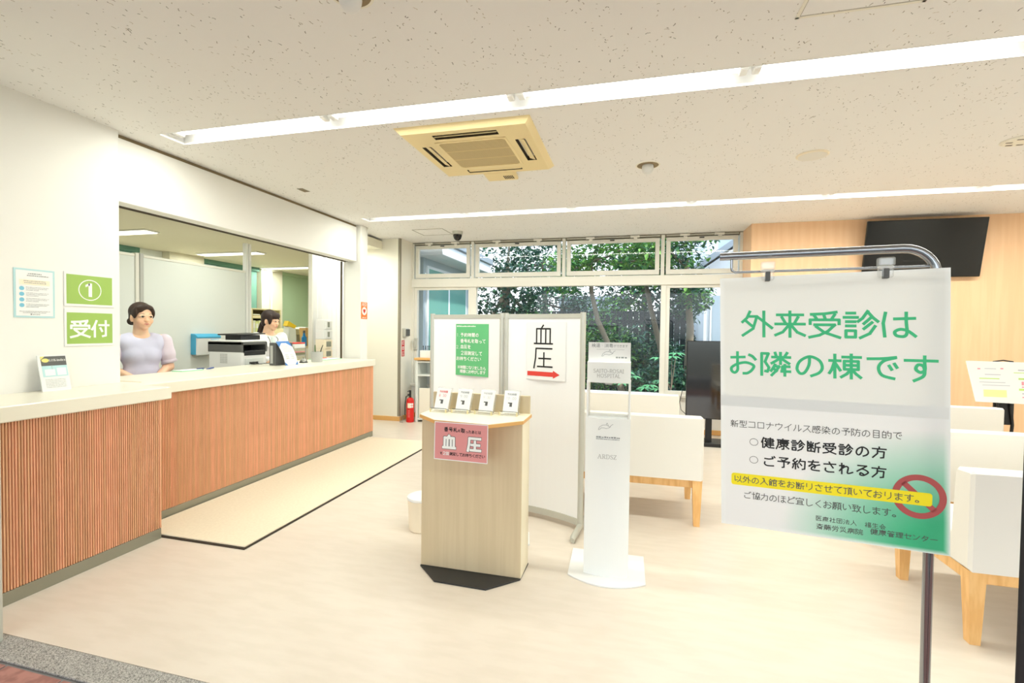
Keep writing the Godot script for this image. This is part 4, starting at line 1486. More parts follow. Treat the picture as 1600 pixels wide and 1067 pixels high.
	write(g, "新型コロナウイルス感染の予防の目的で", at.call(0.043, 0.477), uu, sw, 0.0245, 0.0245, 0.0266, 8, out)
	write(g, "ご協力のほど宜しくお願い致します。", at.call(0.087, 0.717), uu, sw, 0.0245, 0.0245, 0.0258, 8.5, out)
	write(g, "医療社団法人", at.call(0.3, 0.768), uu, sw, 0.0165, 0.0165, 0.0188, 9, out)
	write(g, "福生会", at.call(0.432, 0.768), uu, sw, 0.0165, 0.0165, 0.0188, 9, out)
	write(g, "斎藤労災病院", at.call(0.302, 0.793), uu, sw, 0.0195, 0.0185, 0.0212, 9, out)
	write(g, "健康管理センター", at.call(0.447, 0.786), uu, sw, 0.0195, 0.0185, 0.0212, 9, out)
	part("small_print", g, mats.grey_plastic, s)
	g = Geo.new()
	write(g, "健康診断受診の方", at.call(0.137, 0.528), uu, sw, 0.039, 0.036, 0.0438, 11, out)
	part("lettering", g, mats.print_black, s)
	g = Geo.new()
	write(g, "ご予約をされる方", at.call(0.142, 0.589), uu, sw, 0.039, 0.036, 0.0432, 11, out)
	part("lettering", g, mats.print_black, s)
	g = Geo.new()
	write(g, "○", at.call(0.101, 0.534), uu, sw, 0.029, 0.027, 0.04, 4.5, out)
	write(g, "○", at.call(0.102, 0.594), uu, sw, 0.029, 0.027, 0.04, 4.5, out)
	part("bullet", g, mats.print_black, s)
	# prohibition ring, then the yellow marker line across it
	g = Geo.new()
	var c: Vector3 = at.call(0.566, 0.67)
	disc(g, c, su, sw, 0.067, 0.067, out, 0.74, 48)
	var dg := (su * 0.707 + sw * 0.707)
	var dn := (su * 0.707 - sw * 0.707)
	rect(g, c - dg * 0.055 - dn * 0.008, dg, dn, 0, 0, 0.11, 0.016, out)
	part("ban_ring", g, mats.ban_red, s)
	g = Geo.new()
	lift[0] = 0.0024
	var mk := PackedVector2Array()
	for k in 4:
		var cx: float = [0.59, 0.058, 0.058, 0.59][k]
		var cy: float = [0.688, 0.69, 0.666, 0.664][k]
		for a in 5:
			var th: float = PI / 2 * k + PI / 8 * a
			mk.append(Vector2(cx + 0.008 * cos(th), cy + 0.008 * sin(th)))
	var mid: Vector3 = at.call(0.32, 0.677)
	for k in mk.size():
		var a: Vector2 = mk[k]
		var b: Vector2 = mk[(k + 1) % mk.size()]
		g.tri(mid, at.call(a.x, a.y), at.call(b.x, b.y), out)
	part("marker_line", g, mats.marker_yellow, s)
	g = Geo.new()
	lift[0] = 0.003
	write(g, "以外の入館をお断りさせて頂いております。", at.call(0.058, 0.665), uu, sw, 0.0245, 0.0235, 0.02615, 8.5, out)
	part("marker_text", g, mats.grey_plastic, s)
# --- notices on walls ---
func build_wall_things():
	var u := V(0, 0, -1)
	var w := V(0, -1, 0)
	var out := V(1, 0, 0)
	# pale blue framed notice
	var t := thing("notice", "white notice with pale blue border and round icons on the left wall", "notice", V(LX, 1.665, -1.884))
	part("sheet", boxg(V(0.0005, -0.279, 0), V(0.003, 0, -0.195)), mats.notice_blue, t)
	var g := Geo.new()
	var o := V(0.0036, 0, 0)
	rect(g, o, u, w, 0.01, 0.01, 0.185, 0.269, out)
	part("paper", g, mats.paper_white, t)
	g = Geo.new()
	o = V(0.0042, 0, 0)
	rect(g, o, u, w, 0.025, 0.062, 0.17, 0.092, out)
	part("cream_band", g, mats.notice_cream, t)
	g = Geo.new()
	for k in 4:
		disc(g, o + u * 0.036 + w * (0.113 + k * 0.032), u, w, 0.0118, 0.0118, out, 0.0, 20)
	part("icon", g, mats.icon_blue, t)
	g = Geo.new()
	o = V(0.0048, 0, 0)
	dashes(g, o + u * 0.065 + w * 0.024, u, w, 0.065, 0.006, 1, out)
	dashes(g, o + u * 0.06 + w * 0.035, u, w, 0.105, 0.006, 2, out)
	dashes(g, o + u * 0.045 + w * 0.067, u, w, 0.105, 0.005, 3, out)
	dashes(g, o + u * 0.047 + w * 0.077, u, w, 0.105, 0.005, 4, out)
	for k in 4:
		for j in 3:
			dashes(g, o + u * 0.055 + w * (0.104 + k * 0.032 + j * 0.008), u, w, [0.11, 0.1, 0.06][j], 0.0032, 10 + k * 3 + j, out)
	dashes(g, o + u * 0.025 + w * 0.241, u, w, 0.145, 0.0035, 31, out)
	dashes(g, o + u * 0.04 + w * 0.249, u, w, 0.11, 0.0035, 32, out)
	rect(g, o, u, w, 0.075, 0.256, 0.083, 0.264, out)
	dashes(g, o + u * 0.086 + w * 0.258, u, w, 0.034, 0.005, 33, out)
	part("print", g, mats.print_grey, t)
	# two lime signs
	for k in 2:
		var y: float = [1.674, 1.447][k]
		var hh: float = [0.211, 0.232][k]
		t = thing("wall_sign", ["lime green sign with a circled numeral one", "lime green sign with two bold white characters, below the circled numeral"][k], "sign", V(LX, y, -2.126))
		part("board", boxg(V(0.0005, -hh, 0), V(0.005, 0, -0.287), 0.001), mats.white_plastic, t)
		g = Geo.new()
		o = V(0.0056, 0, 0)
		rect(g, o, u, w, 0.012, 0.015 if k == 0 else 0.023, 0.274, hh - 0.015, out)
		part("green_field", g, mats.sign_lime, t)
		g = Geo.new()
		o = V(0.0062, 0, 0)
		if k == 0:
			disc(g, o + u * 0.142 + w * 0.106, u, w, 0.066, 0.066, out, 0.92, 40)
			g.quad(o + u * 0.133 + w * 0.062, o + u * 0.153 + w * 0.062, o + u * 0.153 + w * 0.148, o + u * 0.133 + w * 0.148, out)
			g.quad(o + u * 0.116 + w * 0.074, o + u * 0.14 + w * 0.062, o + u * 0.14 + w * 0.076, o + u * 0.116 + w * 0.088, out)
		else:
			write(g, "受", o + u * 0.026 + w * 0.066, u, w, 0.118, 0.112, 0.2, 11.5, out)
			write(g, "付", o + u * 0.146 + w * 0.066, u, w, 0.108, 0.112, 0.2, 12, out)
		part("lettering", g, mats.print_white, t)
	# AED sticker on the pier
	t = thing("sticker", "small orange heart sticker on the white pier", "sticker", V(LX, 1.682, -5.378))
	part("backing", boxg(V(0.0005, -0.216, 0), V(0.002, 0, -0.146)), mats.aed_orange, t)
	g = Geo.new()
	o = V(0.0026, 0, 0)
	disc(g, o + u * 0.075 + w * 0.115, u, w, 0.056, 0.052, out, 0.0, 24)
	dashes(g, o + u * 0.03 + w * 0.192, u, w, 0.09, 0.012, 7, out)
	part("print", g, mats.print_white, t)
	latin("lettering", "AED", 0.045, V(0.0027, -0.03, -0.074), Basis(Vector3.UP, PI / 2), mats.print_white, t)
	g = Geo.new()
	o = V(0.0032, 0, 0)
	var hc := o + u * 0.075 + w * 0.112
	disc(g, hc + u * -0.014 + w * -0.006, u, w, 0.0165, 0.0165, out, 0.0, 16)
	disc(g, hc + u * 0.014 + w * -0.006, u, w, 0.0165, 0.0165, out, 0.0, 16)
	g.tri(hc + u * -0.0295 + w * 0.001, hc + u * 0.0295 + w * 0.001, hc + w * 0.036, out)
	part("heart", g, mats.print_red, t)
	# sliding door hook on the pier jamb
	# alarm box and extinguisher label on the column
	t = thing("switch_box", "grey metal switch box above the red label on the column", "switch box", V(-3.28, 1.352, -6.34))
	part("housing", boxg(V(0, -0.125, 0), V(0.05, 0, -0.125), 0.005), mats.alu, t)
	part("cover", boxg(V(0.048, -0.112, -0.015), V(0.066, -0.012, -0.125), 0.004), mats.grey_plastic, t)
	t = thing("label_plate", "narrow red label plate with white characters above the extinguisher", "label", V(-3.28, 1.175, -6.325))
	part("plate", boxg(V(0.0005, -0.235, 0), V(0.003, 0, -0.085), 0.0005), mats.red_paint, t)
	g = Geo.new()
	for k in 3:
		rect(g, V(0.0034, 0, 0), u, w, 0.016, 0.014 + k * 0.075, 0.068, 0.066 + k * 0.075 + (0.006 if k == 2 else 0.0), out)
	part("field", g, mats.print_white, t)
	g = Geo.new()
	for k in 3:
		write(g, ["消", "火", "器"][k], V(0.004, 0, 0) + u * 0.02 + w * (0.018 + k * 0.075), u, w, 0.045, 0.046, 0.05, 13, out)
	part("lettering", g, mats.red_paint, t)


# --- ceiling fittings ---
func build_ceiling_things():
	var C := CEIL
	# cassette air conditioner
	var t := thing("air_conditioner", "yellowed square cassette air conditioner in the ceiling", "air conditioner", V(-1.085, C, -3.29))
	var g := Geo.new()
	# body frame: a bevelled skirt with openings left as dark recesses
	var o4 := [V(-0.455, 0, 0.46), V(0.455, 0, 0.46), V(0.455, 0, -0.46), V(-0.455, 0, -0.46)]
	var i4 := [V(-0.42, -0.035, 0.425), V(0.42, -0.035, 0.425), V(0.42, -0.035, -0.425), V(-0.42, -0.035, -0.425)]
	for k in 4:
		g.quad(o4[k], o4[(k + 1) % 4], i4[(k + 1) % 4], i4[k], (o4[k] + o4[(k + 1) % 4]) * 0.5 + V(0, -0.2, 0))
	# flat face as strips round the four slots and the grille
	var y := -0.035
	var cells := [
		[-0.42, 0.425, 0.42, 0.375], [-0.42, -0.375, 0.42, -0.425],
		[-0.42, 0.375, -0.37, -0.375], [0.37, 0.375, 0.42, -0.375],
		[-0.37, 0.375, -0.22, 0.305], [0.22, 0.375, 0.37, 0.305], [-0.37, -0.305, -0.22, -0.375], [0.22, -0.305, 0.37, -0.375],
		[-0.37, 0.305, -0.3, 0.2], [0.3, 0.305, 0.37, 0.2], [-0.37, -0.2, -0.3, -0.305], [0.3, -0.2, 0.37, -0.305],
		[-0.3, 0.305, 0.3, 0.26], [-0.3, -0.26, 0.3, -0.305], [-0.3, 0.26, -0.25, -0.26], [0.25, 0.26, 0.3, -0.26]]
	for q in cells:
		g.quad(V(q[0], y, q[1]), V(q[2], y, q[1]), V(q[2], y, q[3]), V(q[0], y, q[3]), Vector3.DOWN)
	part("panel", g, mats.ac_cream, t)
	g = Geo.new()
	for s in [[-0.22, 0.375, 0.22, 0.305], [-0.22, -0.305, 0.22, -0.375], [-0.37, 0.2, -0.3, -0.2], [0.3, 0.2, 0.37, -0.2]]:
		g.quad(V(s[0], 0.03, s[1]), V(s[2], 0.03, s[1]), V(s[2], 0.03, s[3]), V(s[0], 0.03, s[3]), Vector3.DOWN)
		var cs := [V(s[0], 0, s[1]), V(s[2], 0, s[1]), V(s[2], 0, s[3]), V(s[0], 0, s[3])]
		var mid: Vector3 = (cs[0] + cs[2]) * 0.5
		for k in 4:
			var a: Vector3 = cs[k]
			var b: Vector3 = cs[(k + 1) % 4]
			g.quad(a + V(0, y, 0), b + V(0, y, 0), b + V(0, 0.03, 0), a + V(0, 0.03, 0), mid - (a + b) * 0.5)
	part("air_slot", g, mats.ac_dark, t)
	for s in [[0.0, 0.335, 0.0, 0.44], [0.0, -0.34, 0.0, 0.44], [-0.337, 0.0, PI / 2, 0.39], [0.337, 0.0, PI / 2, 0.39]]:
		g = Geo.new()
		g.tr = Transform3D(Basis(Vector3.UP, s[2]) * Basis(Vector3.RIGHT, 0.5 if s[1] > 0 else (-0.25 if s[1] < 0 else 0.35)), V(s[0], y + 0.008, s[1]))
		g.box(V(-s[3] / 2 + 0.006, -0.003, -0.02), V(s[3] / 2 - 0.006, 0.003, 0.024), 0.002)
		part("louvre_blade", g, mats.ac_cream, t)
	# intake grille: dark behind, fine bars before
	part("grille_well", boxg(V(-0.25, -0.01, -0.26), V(0.25, -0.006, 0.26)), mats.ac_dark, t)
	g = Geo.new()
	for s in [[-0.25, 0.26, 0.25, 0.24], [-0.25, -0.24, 0.25, -0.26], [-0.25, 0.24, -0.235, -0.24], [0.235, 0.24, 0.25, -0.24]]:
		g.box(V(s[0], -0.012, s[1]), V(s[2], -0.038, s[3]))
	for cx in [-1.0, 1.0]:
		for cz in [-1.0, 1.0]:
			g.extrude(PackedVector2Array([Vector2(cx * 0.25, cz * 0.26), Vector2(cx * 0.2, cz * 0.26), Vector2(cx * 0.25, cz * 0.2)]), V(0, -0.037, 0), V(1, 0, 0), V(0, 0, 1), V(0, 0.02, 0))
	var gf := part("grille_frame", g, mats.ac_cream, t)
	var bar := boxg(V(-0.236, -0.036, -0.0028), V(0.236, -0.026, 0.0028)).mesh(mats.ac_bar)
	var n := 38
	for k in n:
		share("grille_bar", bar, V(0, 0, -0.234 + 0.468 * (k + 0.5) / n), gf)
	var bar2 := boxg(V(-0.24, -0.037, -0.003), V(0.24, -0.024, 0.003)).mesh(mats.ac_cream)
	for k in 2:
		share("grille_rib", bar2, V(0, 0, -0.08 + 0.16 * k), gf)
	g = Geo.new()
	for k in 30:
		var x := -0.23 + 0.46 * (k + 0.5) / 30
		g.box(V(x - 0.0022, -0.034, -0.24), V(x + 0.0022, -0.028, 0.24))
	part("grille_mesh", g, mats.ac_bar, gf).set_meta("kind", "stuff")
	g = Geo.new()
	g.extrude(PackedVector2Array([Vector2(-0.13, 0), Vector2(0.14, 0), Vector2(0.12, -0.2), Vector2(-0.14, -0.2)]), V(0, -0.03, -0.44), V(1, 0, 0), V(0, 0, 1), V(0, 0.028, 0), 0.006)
	var box := part("sensor_box", g, mats.ac_cream, t)
	g = Geo.new()
	for k in 6:
		g.box(V(0.02 + k * 0.014, -0.0315, -0.52), V(0.028 + k * 0.014, -0.0295, -0.6))
	part("sensor_vent", g, mats.ac_dark, box)
	# downlights with bare bulbs
	for d in [[-1.09, -1.66, 0.085, "bulb downlight cut by the photo's top edge, nearest the entrance"], [0.087, -3.893, 0.088, "small round downlight with a white bulb, right of the air conditioner"]]:
		t = thing("downlight", d[3], "downlight", V(d[0], C, d[1]), 0.0, "round downlights")
		g = Geo.new()
		g.lathe(PackedVector2Array([Vector2(d[2] - 0.008, -0.0005), Vector2(d[2], -0.003), Vector2(d[2] + 0.008, 0.001)]), Vector3.ZERO, 32, true)
		part("trim_ring", g, mats.wall_cream, t)
		g = Geo.new()
		g.lathe(PackedVector2Array([Vector2(0, -0.0012), Vector2(d[2] - 0.006, -0.0012)]), Vector3.ZERO, 32)
		part("reflector", g, mats.groove_brown, t)
		g = Geo.new()
		g.ball(V(0, -0.02, 0), V(0.045, 0.055, 0.045), 20)
		part("bulb", g, mats.white_plastic, t)
	t = thing("downlight", "shallow round fitting with dark slots at the right edge of the ceiling", "downlight", V(2.47, C, -3.92))
	g = Geo.new()
	g.lathe(PackedVector2Array([Vector2(0.0, -0.012), Vector2(0.085, -0.012), Vector2(0.1, -0.004), Vector2(0.1, 0.001)]), Vector3.ZERO, 36)
	part("ring", g, mats.wall_cream, t)
	g = Geo.new()
	for k in 6:
		var a := TAU * k / 6
		g.box(V(cos(a) * 0.06 - 0.018, -0.0135, sin(a) * 0.06 - 0.006), V(cos(a) * 0.06 + 0.018, -0.0115, sin(a) * 0.06 + 0.006))
	part("slot", g, mats.track_dark, t)
	t = thing("ceiling_speaker", "flat round cream plate on the ceiling between the two light lines", "speaker", V(1.24, C, -3.915))
	g = Geo.new()
	g.lathe(PackedVector2Array([Vector2(0, -0.012), Vector2(0.098, -0.012), Vector2(0.105, -0.006), Vector2(0.105, 0.001)]), Vector3.ZERO, 36)
	part("rim", g, mats.notice_cream, t)
	g = Geo.new()
	g.lathe(PackedVector2Array([Vector2(0, -0.0128), Vector2(0.094, -0.0128)]), Vector3.ZERO, 36)
	part("plate", g, mats.ceiling_plain, t)
	# access hatches
	for h in [[0.624, -1.79, 1.08, -2.218, 0.014, "cream framed ceiling access hatch at the photo's top right", mats.wall_cream], [-2.85, -5.757, -2.42, -6.132, 0.005, "thin-lined ceiling access hatch beside the dome camera", mats.frame_taupe]]:
		t = thing("access_hatch", h[5], "hatch", V((h[0] + h[2]) / 2, C, (h[1] + h[3]) / 2))
		var hx: float = absf(h[2] - h[0]) / 2
		var hz: float = absf(h[3] - h[1]) / 2
		g = Geo.new()
		var f: float = h[4]
		g.box(V(-hx, -0.004, hz), V(hx, 0.001, hz - f), 0.001)
		g.box(V(-hx, -0.004, -hz), V(hx, 0.001, -hz + f), 0.001)
		g.box(V(-hx, -0.004, hz), V(-hx + f, 0.001, -hz), 0.001)
		g.box(V(hx - f, -0.004, hz), V(hx, 0.001, -hz), 0.001)
		part("frame", g, h[6], t)
		part("lid", boxg(V(-hx + f + 0.0025, -0.002, -hz + f + 0.0025), V(hx - f - 0.0025, 0.001, hz - f - 0.0025), 0.0005), mats.ceiling_board, t)
		g = Geo.new()
		g.box(V(-hx + f, -0.0008, -hz + f), V(hx - f, 0.0008, hz - f))
		part("shadow_gap", g, mats.groove_brown, t)
	t = thing("ceiling_vent", "tiny rectangular grey grille in the ceiling above the counter", "vent", V(-3.055, C, -3.9))
	part("frame", boxg(V(-0.032, -0.003, -0.055), V(0.032, 0.001, 0.055), 0.001), mats.frame_taupe, t)
	g = Geo.new()
	for k in 4:
		g.box(V(-0.024, -0.0045, -0.04 + k * 0.022), V(0.024, -0.002, -0.03 + k * 0.022))
	part("slot", g, mats.groove_brown, t)
	# dome camera
	t = thing("dome_camera", "small ceiling dome camera with dark glass bubble near the window", "camera", V(-2.29, C, -5.97))
	g = Geo.new()
	g.lathe(PackedVector2Array([Vector2(0.058, -0.045), Vector2(0.066, -0.04), Vector2(0.07, 0.001)]), Vector3.ZERO, 28)
	part("base", g, mats.alu, t)
	g = Geo.new()
	g.lathe(PackedVector2Array([Vector2(0.0, -0.125), Vector2(0.025, -0.12), Vector2(0.045, -0.1), Vector2(0.056, -0.07), Vector2(0.06, -0.055), Vector2(0.06, -0.042), Vector2(0.0, -0.042)]), Vector3.ZERO, 28, true)
	part("dome", g, mats.screen_black, t)


# --- things lying on the counter ---
func build_counter_items():
	var T := 0.96
	# leaflet in an acrylic stand, leaning to the wall
	var t := thing("leaflet_stand", "leaflet with dark header in a white-edged stand on the counter below the signs", "leaflet stand", V(-3.272, T, -1.965))
	var lean := V(-0.22, 0.975, 0).normalized()
	var out := V(0.975, 0.22, 0).normalized()
	var u := V(0, 0, -1)
	var S := func(g: Geo, x0, y0, x1, y1, d): g.quad(u * x0 + lean * y0 + out * d, u * x1 + lean * y0 + out * d, u * x1 + lean * y1 + out * d, u * x0 + lean * y1 + out * d, out)
	var g := Geo.new()
	g.extrude(PackedVector2Array([Vector2(0, 0), Vector2(0.142, 0), Vector2(0.142, 0.212), Vector2(0, 0.212)]), Vector3.ZERO, u, lean, -out * 0.008)
	part("holder", g, mats.white_plastic, t)
	g = Geo.new()
	g.extrude(PackedVector2Array([Vector2(0.0, 0.0), Vector2(0.03, 0.0), Vector2(0.0, 0.0), Vector2(-0.05, 0.15)]), V(0, 0, -0.07), V(-1, 0, 0), V(0, 1, 0), V(0, 0, -0.02))
	g = Geo.new()
	g.tri(V(-0.008, 0.002, -0.06), V(-0.07, 0.002, -0.06), V(-0.03, 0.15, -0.06), V(0, 0, 1))
	g.tri(V(-0.008, 0.002, -0.064), V(-0.07, 0.002, -0.064), V(-0.03, 0.15, -0.064), V(0, 0, -1))
	part("prop", g, mats.white_plastic, t)
	g = Geo.new()
	S.call(g, 0.012, 0.15, 0.138, 0.206, 0.001)
	part("print_header", g, mats.grey_plastic, t)
	g = Geo.new()
	S.call(g, 0.012, 0.085, 0.138, 0.15, 0.001)
	part("print_band", g, mats.notice_blue, t)
	g = Geo.new()
	disc(g, u * 0.034 + lean * 0.182 + out * 0.0016, u, lean, 0.018, 0.012, out)
	g.tri(u * 0.012 + lean * 0.206 + out * 0.0016, u * 0.034 + lean * 0.206 + out * 0.0016, u * 0.012 + lean * 0.186 + out * 0.0016, out)
	mat("print_pale_yellow", Color(0.9, 0.86, 0.5), 0.6)
	part("print_badge", g, mats.print_pale_yellow, t)
	g = Geo.new()
	S.call(g, 0.024, 0.092, 0.074, 0.128, 0.0014)
	S.call(g, 0.084, 0.092, 0.13, 0.135, 0.0014)
	part("print_box", g, mats.paper_white, t)
	g = Geo.new()
	for k in 6:
		dashes(g, u * 0.02 + lean * (0.07 - k * 0.009) + out * 0.0014, u, -lean, 0.1, 0.004, 40 + k, out)
	part("print", g, mats.light_grey, t)
	latin("lettering", "LOX-index", 0.0125, u * 0.094 + lean * 0.182 + out * 0.0012, Basis(u, lean, out), mats.print_white, t, true)
	# green edged paper tray and blue pen
	t = thing("paper_tray", "flat pale green edged tray of paper on the counter in front of the receptionist", "tray", V(-3.74, T, -3.27))
	part("tray", boxg(V(-0.05, 0, 0.09), V(0.06, 0.006, -0.12), 0.001), mat("mint", Color(0.62, 0.88, 0.7), 0.5), t)
	part("paper", boxg(V(-0.045, 0.006, 0.084), V(0.055, 0.01, -0.114), 0.0005), mats.paper_white, t)
	t = thing("pen", "blue pen with coiled cord on the countertop", "pen", V(-3.7, T, -3.47))
	g = Geo.new()
	g.tube([V(0.02, 0.008, 0.05), V(0, 0.008, 0.0), V(-0.02, 0.01, -0.06)], [0.003, 0.006, 0.006], 10)
	part("barrel", g, mat("pen_blue", Color(0.06, 0.25, 0.6), 0.4), t)
	g = Geo.new()
	var cp := []
	for k in 60:
		cp.append(V(0.0, 0.012, 0.06) + V(0.006 * cos(k * 1.2), 0.006 * sin(k * 1.2), k * 0.0012))
	g.tube(cp, 0.0018, 5)
	part("cord", g, mats.pen_blue, t)
	# black cable coil
	t = thing("cable_coil", "loose coil of black cable lying on the countertop beside the printer", "cable", V(-3.77, T, -4.06))
	g = Geo.new()
	cp = []
	for k in 70:
		var a := k * 0.42
		cp.append(V(0.03 * cos(a) + 0.012 * sin(a * 0.3), 0.008 + 0.018 * (0.5 + 0.5 * sin(a * 0.7)), 0.045 * sin(a) + 0.01 * cos(a * 0.21)))
	for k in 14:
		cp.append(V(0.03 + 0.01 * sin(k * 0.8), 0.006, -0.03 - k * 0.014))
	g.tube(cp, 0.0038, 6)
	part("cable", g, mats.black_plastic, t)
	# dark box with the flyer leaning on it
	t = thing("computer_case", "dark grey desktop computer case upright on the counter, behind the blue cornered flyer", "computer", V(-3.49, T, -4.05))
	g = Geo.new()
	g.box(V(-0.075, 0, 0.01), V(0.0, 0.228, -0.24), 0.004)
	part("case", g, mats.grey_plastic, t)
	g = Geo.new()
	disc(g, V(0.0006, 0.12, -0.13), V(0, 0, -1), V(0, -1, 0), 0.018, 0.018, V(1, 0, 0), 0.82, 24)
	part("badge", g, mats.light_grey, t)
	part("port_cover", boxg(V(-0.06, 0.02, 0.0095), V(-0.03, 0.2, 0.0115)), mats.light_grey, t)
	t = thing("flyer", "white flyer with blue corners leaning against the dark computer case", "flyer", V(-3.404, T, -4.082))
	lean = V(-0.33, 0.93, 0.16).normalized()
	u = V(0, 0, -1)
	out = u.cross(lean).normalized()
	if out.x < 0:
		out = -out
	var FW := 0.185
	var FH := 0.265
	var bend := func(x, y, d): return u * x + lean * y + out * (d + 0.02 * sin(PI * y / FH))
	var face := func(gg: Geo, x0: float, y0: float, x1: float, y1: float, d: float):
		for k in 10:
			var ya := lerpf(y0, y1, k / 10.0)
			var yb := lerpf(y0, y1, (k + 1) / 10.0)
			gg.quad(bend.call(x0, ya, d), bend.call(x1, ya, d), bend.call(x1, yb, d), bend.call(x0, yb, d), out)
	g = Geo.new()
	face.call(g, 0.0, 0.0, FW, FH, 0.0)
	for k in 10:
		var ya := FH * k / 10.0
		var yb := FH * (k + 1) / 10.0
		g.quad(bend.call(0.0, ya, -0.0008), bend.call(FW, ya, -0.0008), bend.call(FW, yb, -0.0008), bend.call(0.0, yb, -0.0008), -out)
	part("sheet", g, mats.paper_white, t)
	g = Geo.new()
	face.call(g, 0.0, FH * 0.9, FW, FH * 0.985, 0.0008)
	for k in 8:
		var f := k / 8.0
		g.tri(bend.call(0.0, FH * 0.9, 0.0008), bend.call(lerpf(0, 0.05, f), FH * (0.9 - 0.0 * f), 0.0008), bend.call(0.0, FH * lerpf(0.72, 0.9, f), 0.0008), out)
	g.tri(bend.call(0.0, FH * 0.9, 0.0008), bend.call(0.06, FH * 0.9, 0.0008), bend.call(0.0, FH * 0.73, 0.0008), out)
	g.tri(bend.call(FW, FH * 0.9, 0.0008), bend.call(FW - 0.06, FH * 0.9, 0.0008), bend.call(FW, FH * 0.73, 0.0008), out)
	g.tri(bend.call(0.0, 0.0, 0.0008), bend.call(0.04, 0.0, 0.0008), bend.call(0.0, FH * 0.13, 0.0008), out)
	g.tri(bend.call(FW, 0.0, 0.0008), bend.call(FW - 0.04, 0.0, 0.0008), bend.call(FW, FH * 0.13, 0.0008), out)
	part("print_corner", g, mat("flyer_blue", Color(0.25, 0.5, 0.78), 0.5), t)
	g = Geo.new()
	for k in 5:
		dashes(g, bend.call(0.03, FH * (0.8 - 0.06 * k), 0.0012), u, -lean, 0.12, 0.006, 60 + k, out)
	for k in 3:
		dashes(g, bend.call(0.03, FH * (0.42 - 0.07 * k), 0.0012), u, -lean, 0.045, 0.009, 70 + k, out)
		dashes(g, bend.call(0.105, FH * (0.42 - 0.07 * k), 0.0012), u, -lean, 0.045, 0.009, 75 + k, out)
	part("print", g, mats.light_grey, t)
	# call bell, pen cup, red stamp pad, papers
	t = thing("call_bell", "small chrome call bell on a black foot beside the pen cup", "bell", V(-3.52, T, -4.5))
	g = Geo.new()
	g.lathe(PackedVector2Array([Vector2(0, 0), Vector2(0.045, 0), Vector2(0.045, 0.008), Vector2(0, 0.012)]), Vector3.ZERO, 24)
	part("foot", g, mats.black_plastic, t)
	g = Geo.new()
	g.lathe(PackedVector2Array([Vector2(0.04, 0.012), Vector2(0.036, 0.028), Vector2(0.02, 0.042), Vector2(0.0, 0.046)]), Vector3.ZERO, 24, true)
	g.cyl(V(0, 0.044, 0), 0.006, 0.012, 12)
	part("dome", g, mats.steel, t)
	t = thing("pen_cup", "frosted grey pen cup with a few pens on the counter", "pen cup", V(-3.47, T, -4.66))
	g = Geo.new()
	g.lathe(PackedVector2Array([Vector2(0, 0), Vector2(0.058, 0), Vector2(0.064, 0.06), Vector2(0.066, 0.115), Vector2(0.06, 0.115), Vector2(0.055, 0.01), Vector2(0, 0.01)]), Vector3.ZERO, 28)
	part("cup", g, mats.light_grey, t)
	for k in 4:
		g = Geo.new()
		var a := k * 1.7
		g.tube([V(0.02 * cos(a), 0.02, 0.02 * sin(a)), V(0.045 * cos(a), 0.15, 0.045 * sin(a) - 0.02), V(0.055 * cos(a), 0.19, 0.055 * sin(a) - 0.03)], [0.004, 0.005, 0.003], 8)
		part("pen", g, [mats.black_plastic, mat("pen_green", Color(0.3, 0.45, 0.15), 0.5), mats.grey_plastic, mats.pen_green][k], t)
	t = thing("stamp_pad", "flat oval red pad on the counter near the white pier", "pad", V(-3.72, T, -5.13))
	g = Geo.new()
	g.tr = Transform3D(Basis.from_scale(V(0.8, 1, 1.5)), V(0, 0, 0))
	g.lathe(PackedVector2Array([Vector2(0, 0), Vector2(0.034, 0), Vector2(0.036, 0.01), Vector2(0.03, 0.016), Vector2(0, 0.017)]), Vector3.ZERO, 24)
	part("pad", g, mats.print_red, t)
	t = thing("document_tray", "low mint tray with white papers at the counter's far end", "tray", V(-3.64, T, -5.08))
	part("tray", boxg(V(-0.14, 0, 0.16), V(0.1, 0.005, -0.16), 0.001), mats.mint, t)
	part("paper", boxg(V(-0.1, 0.005, 0.14), V(0.08, 0.009, -0.14), 0.0005), mats.paper_white, t)
	for k in 3:
		pass


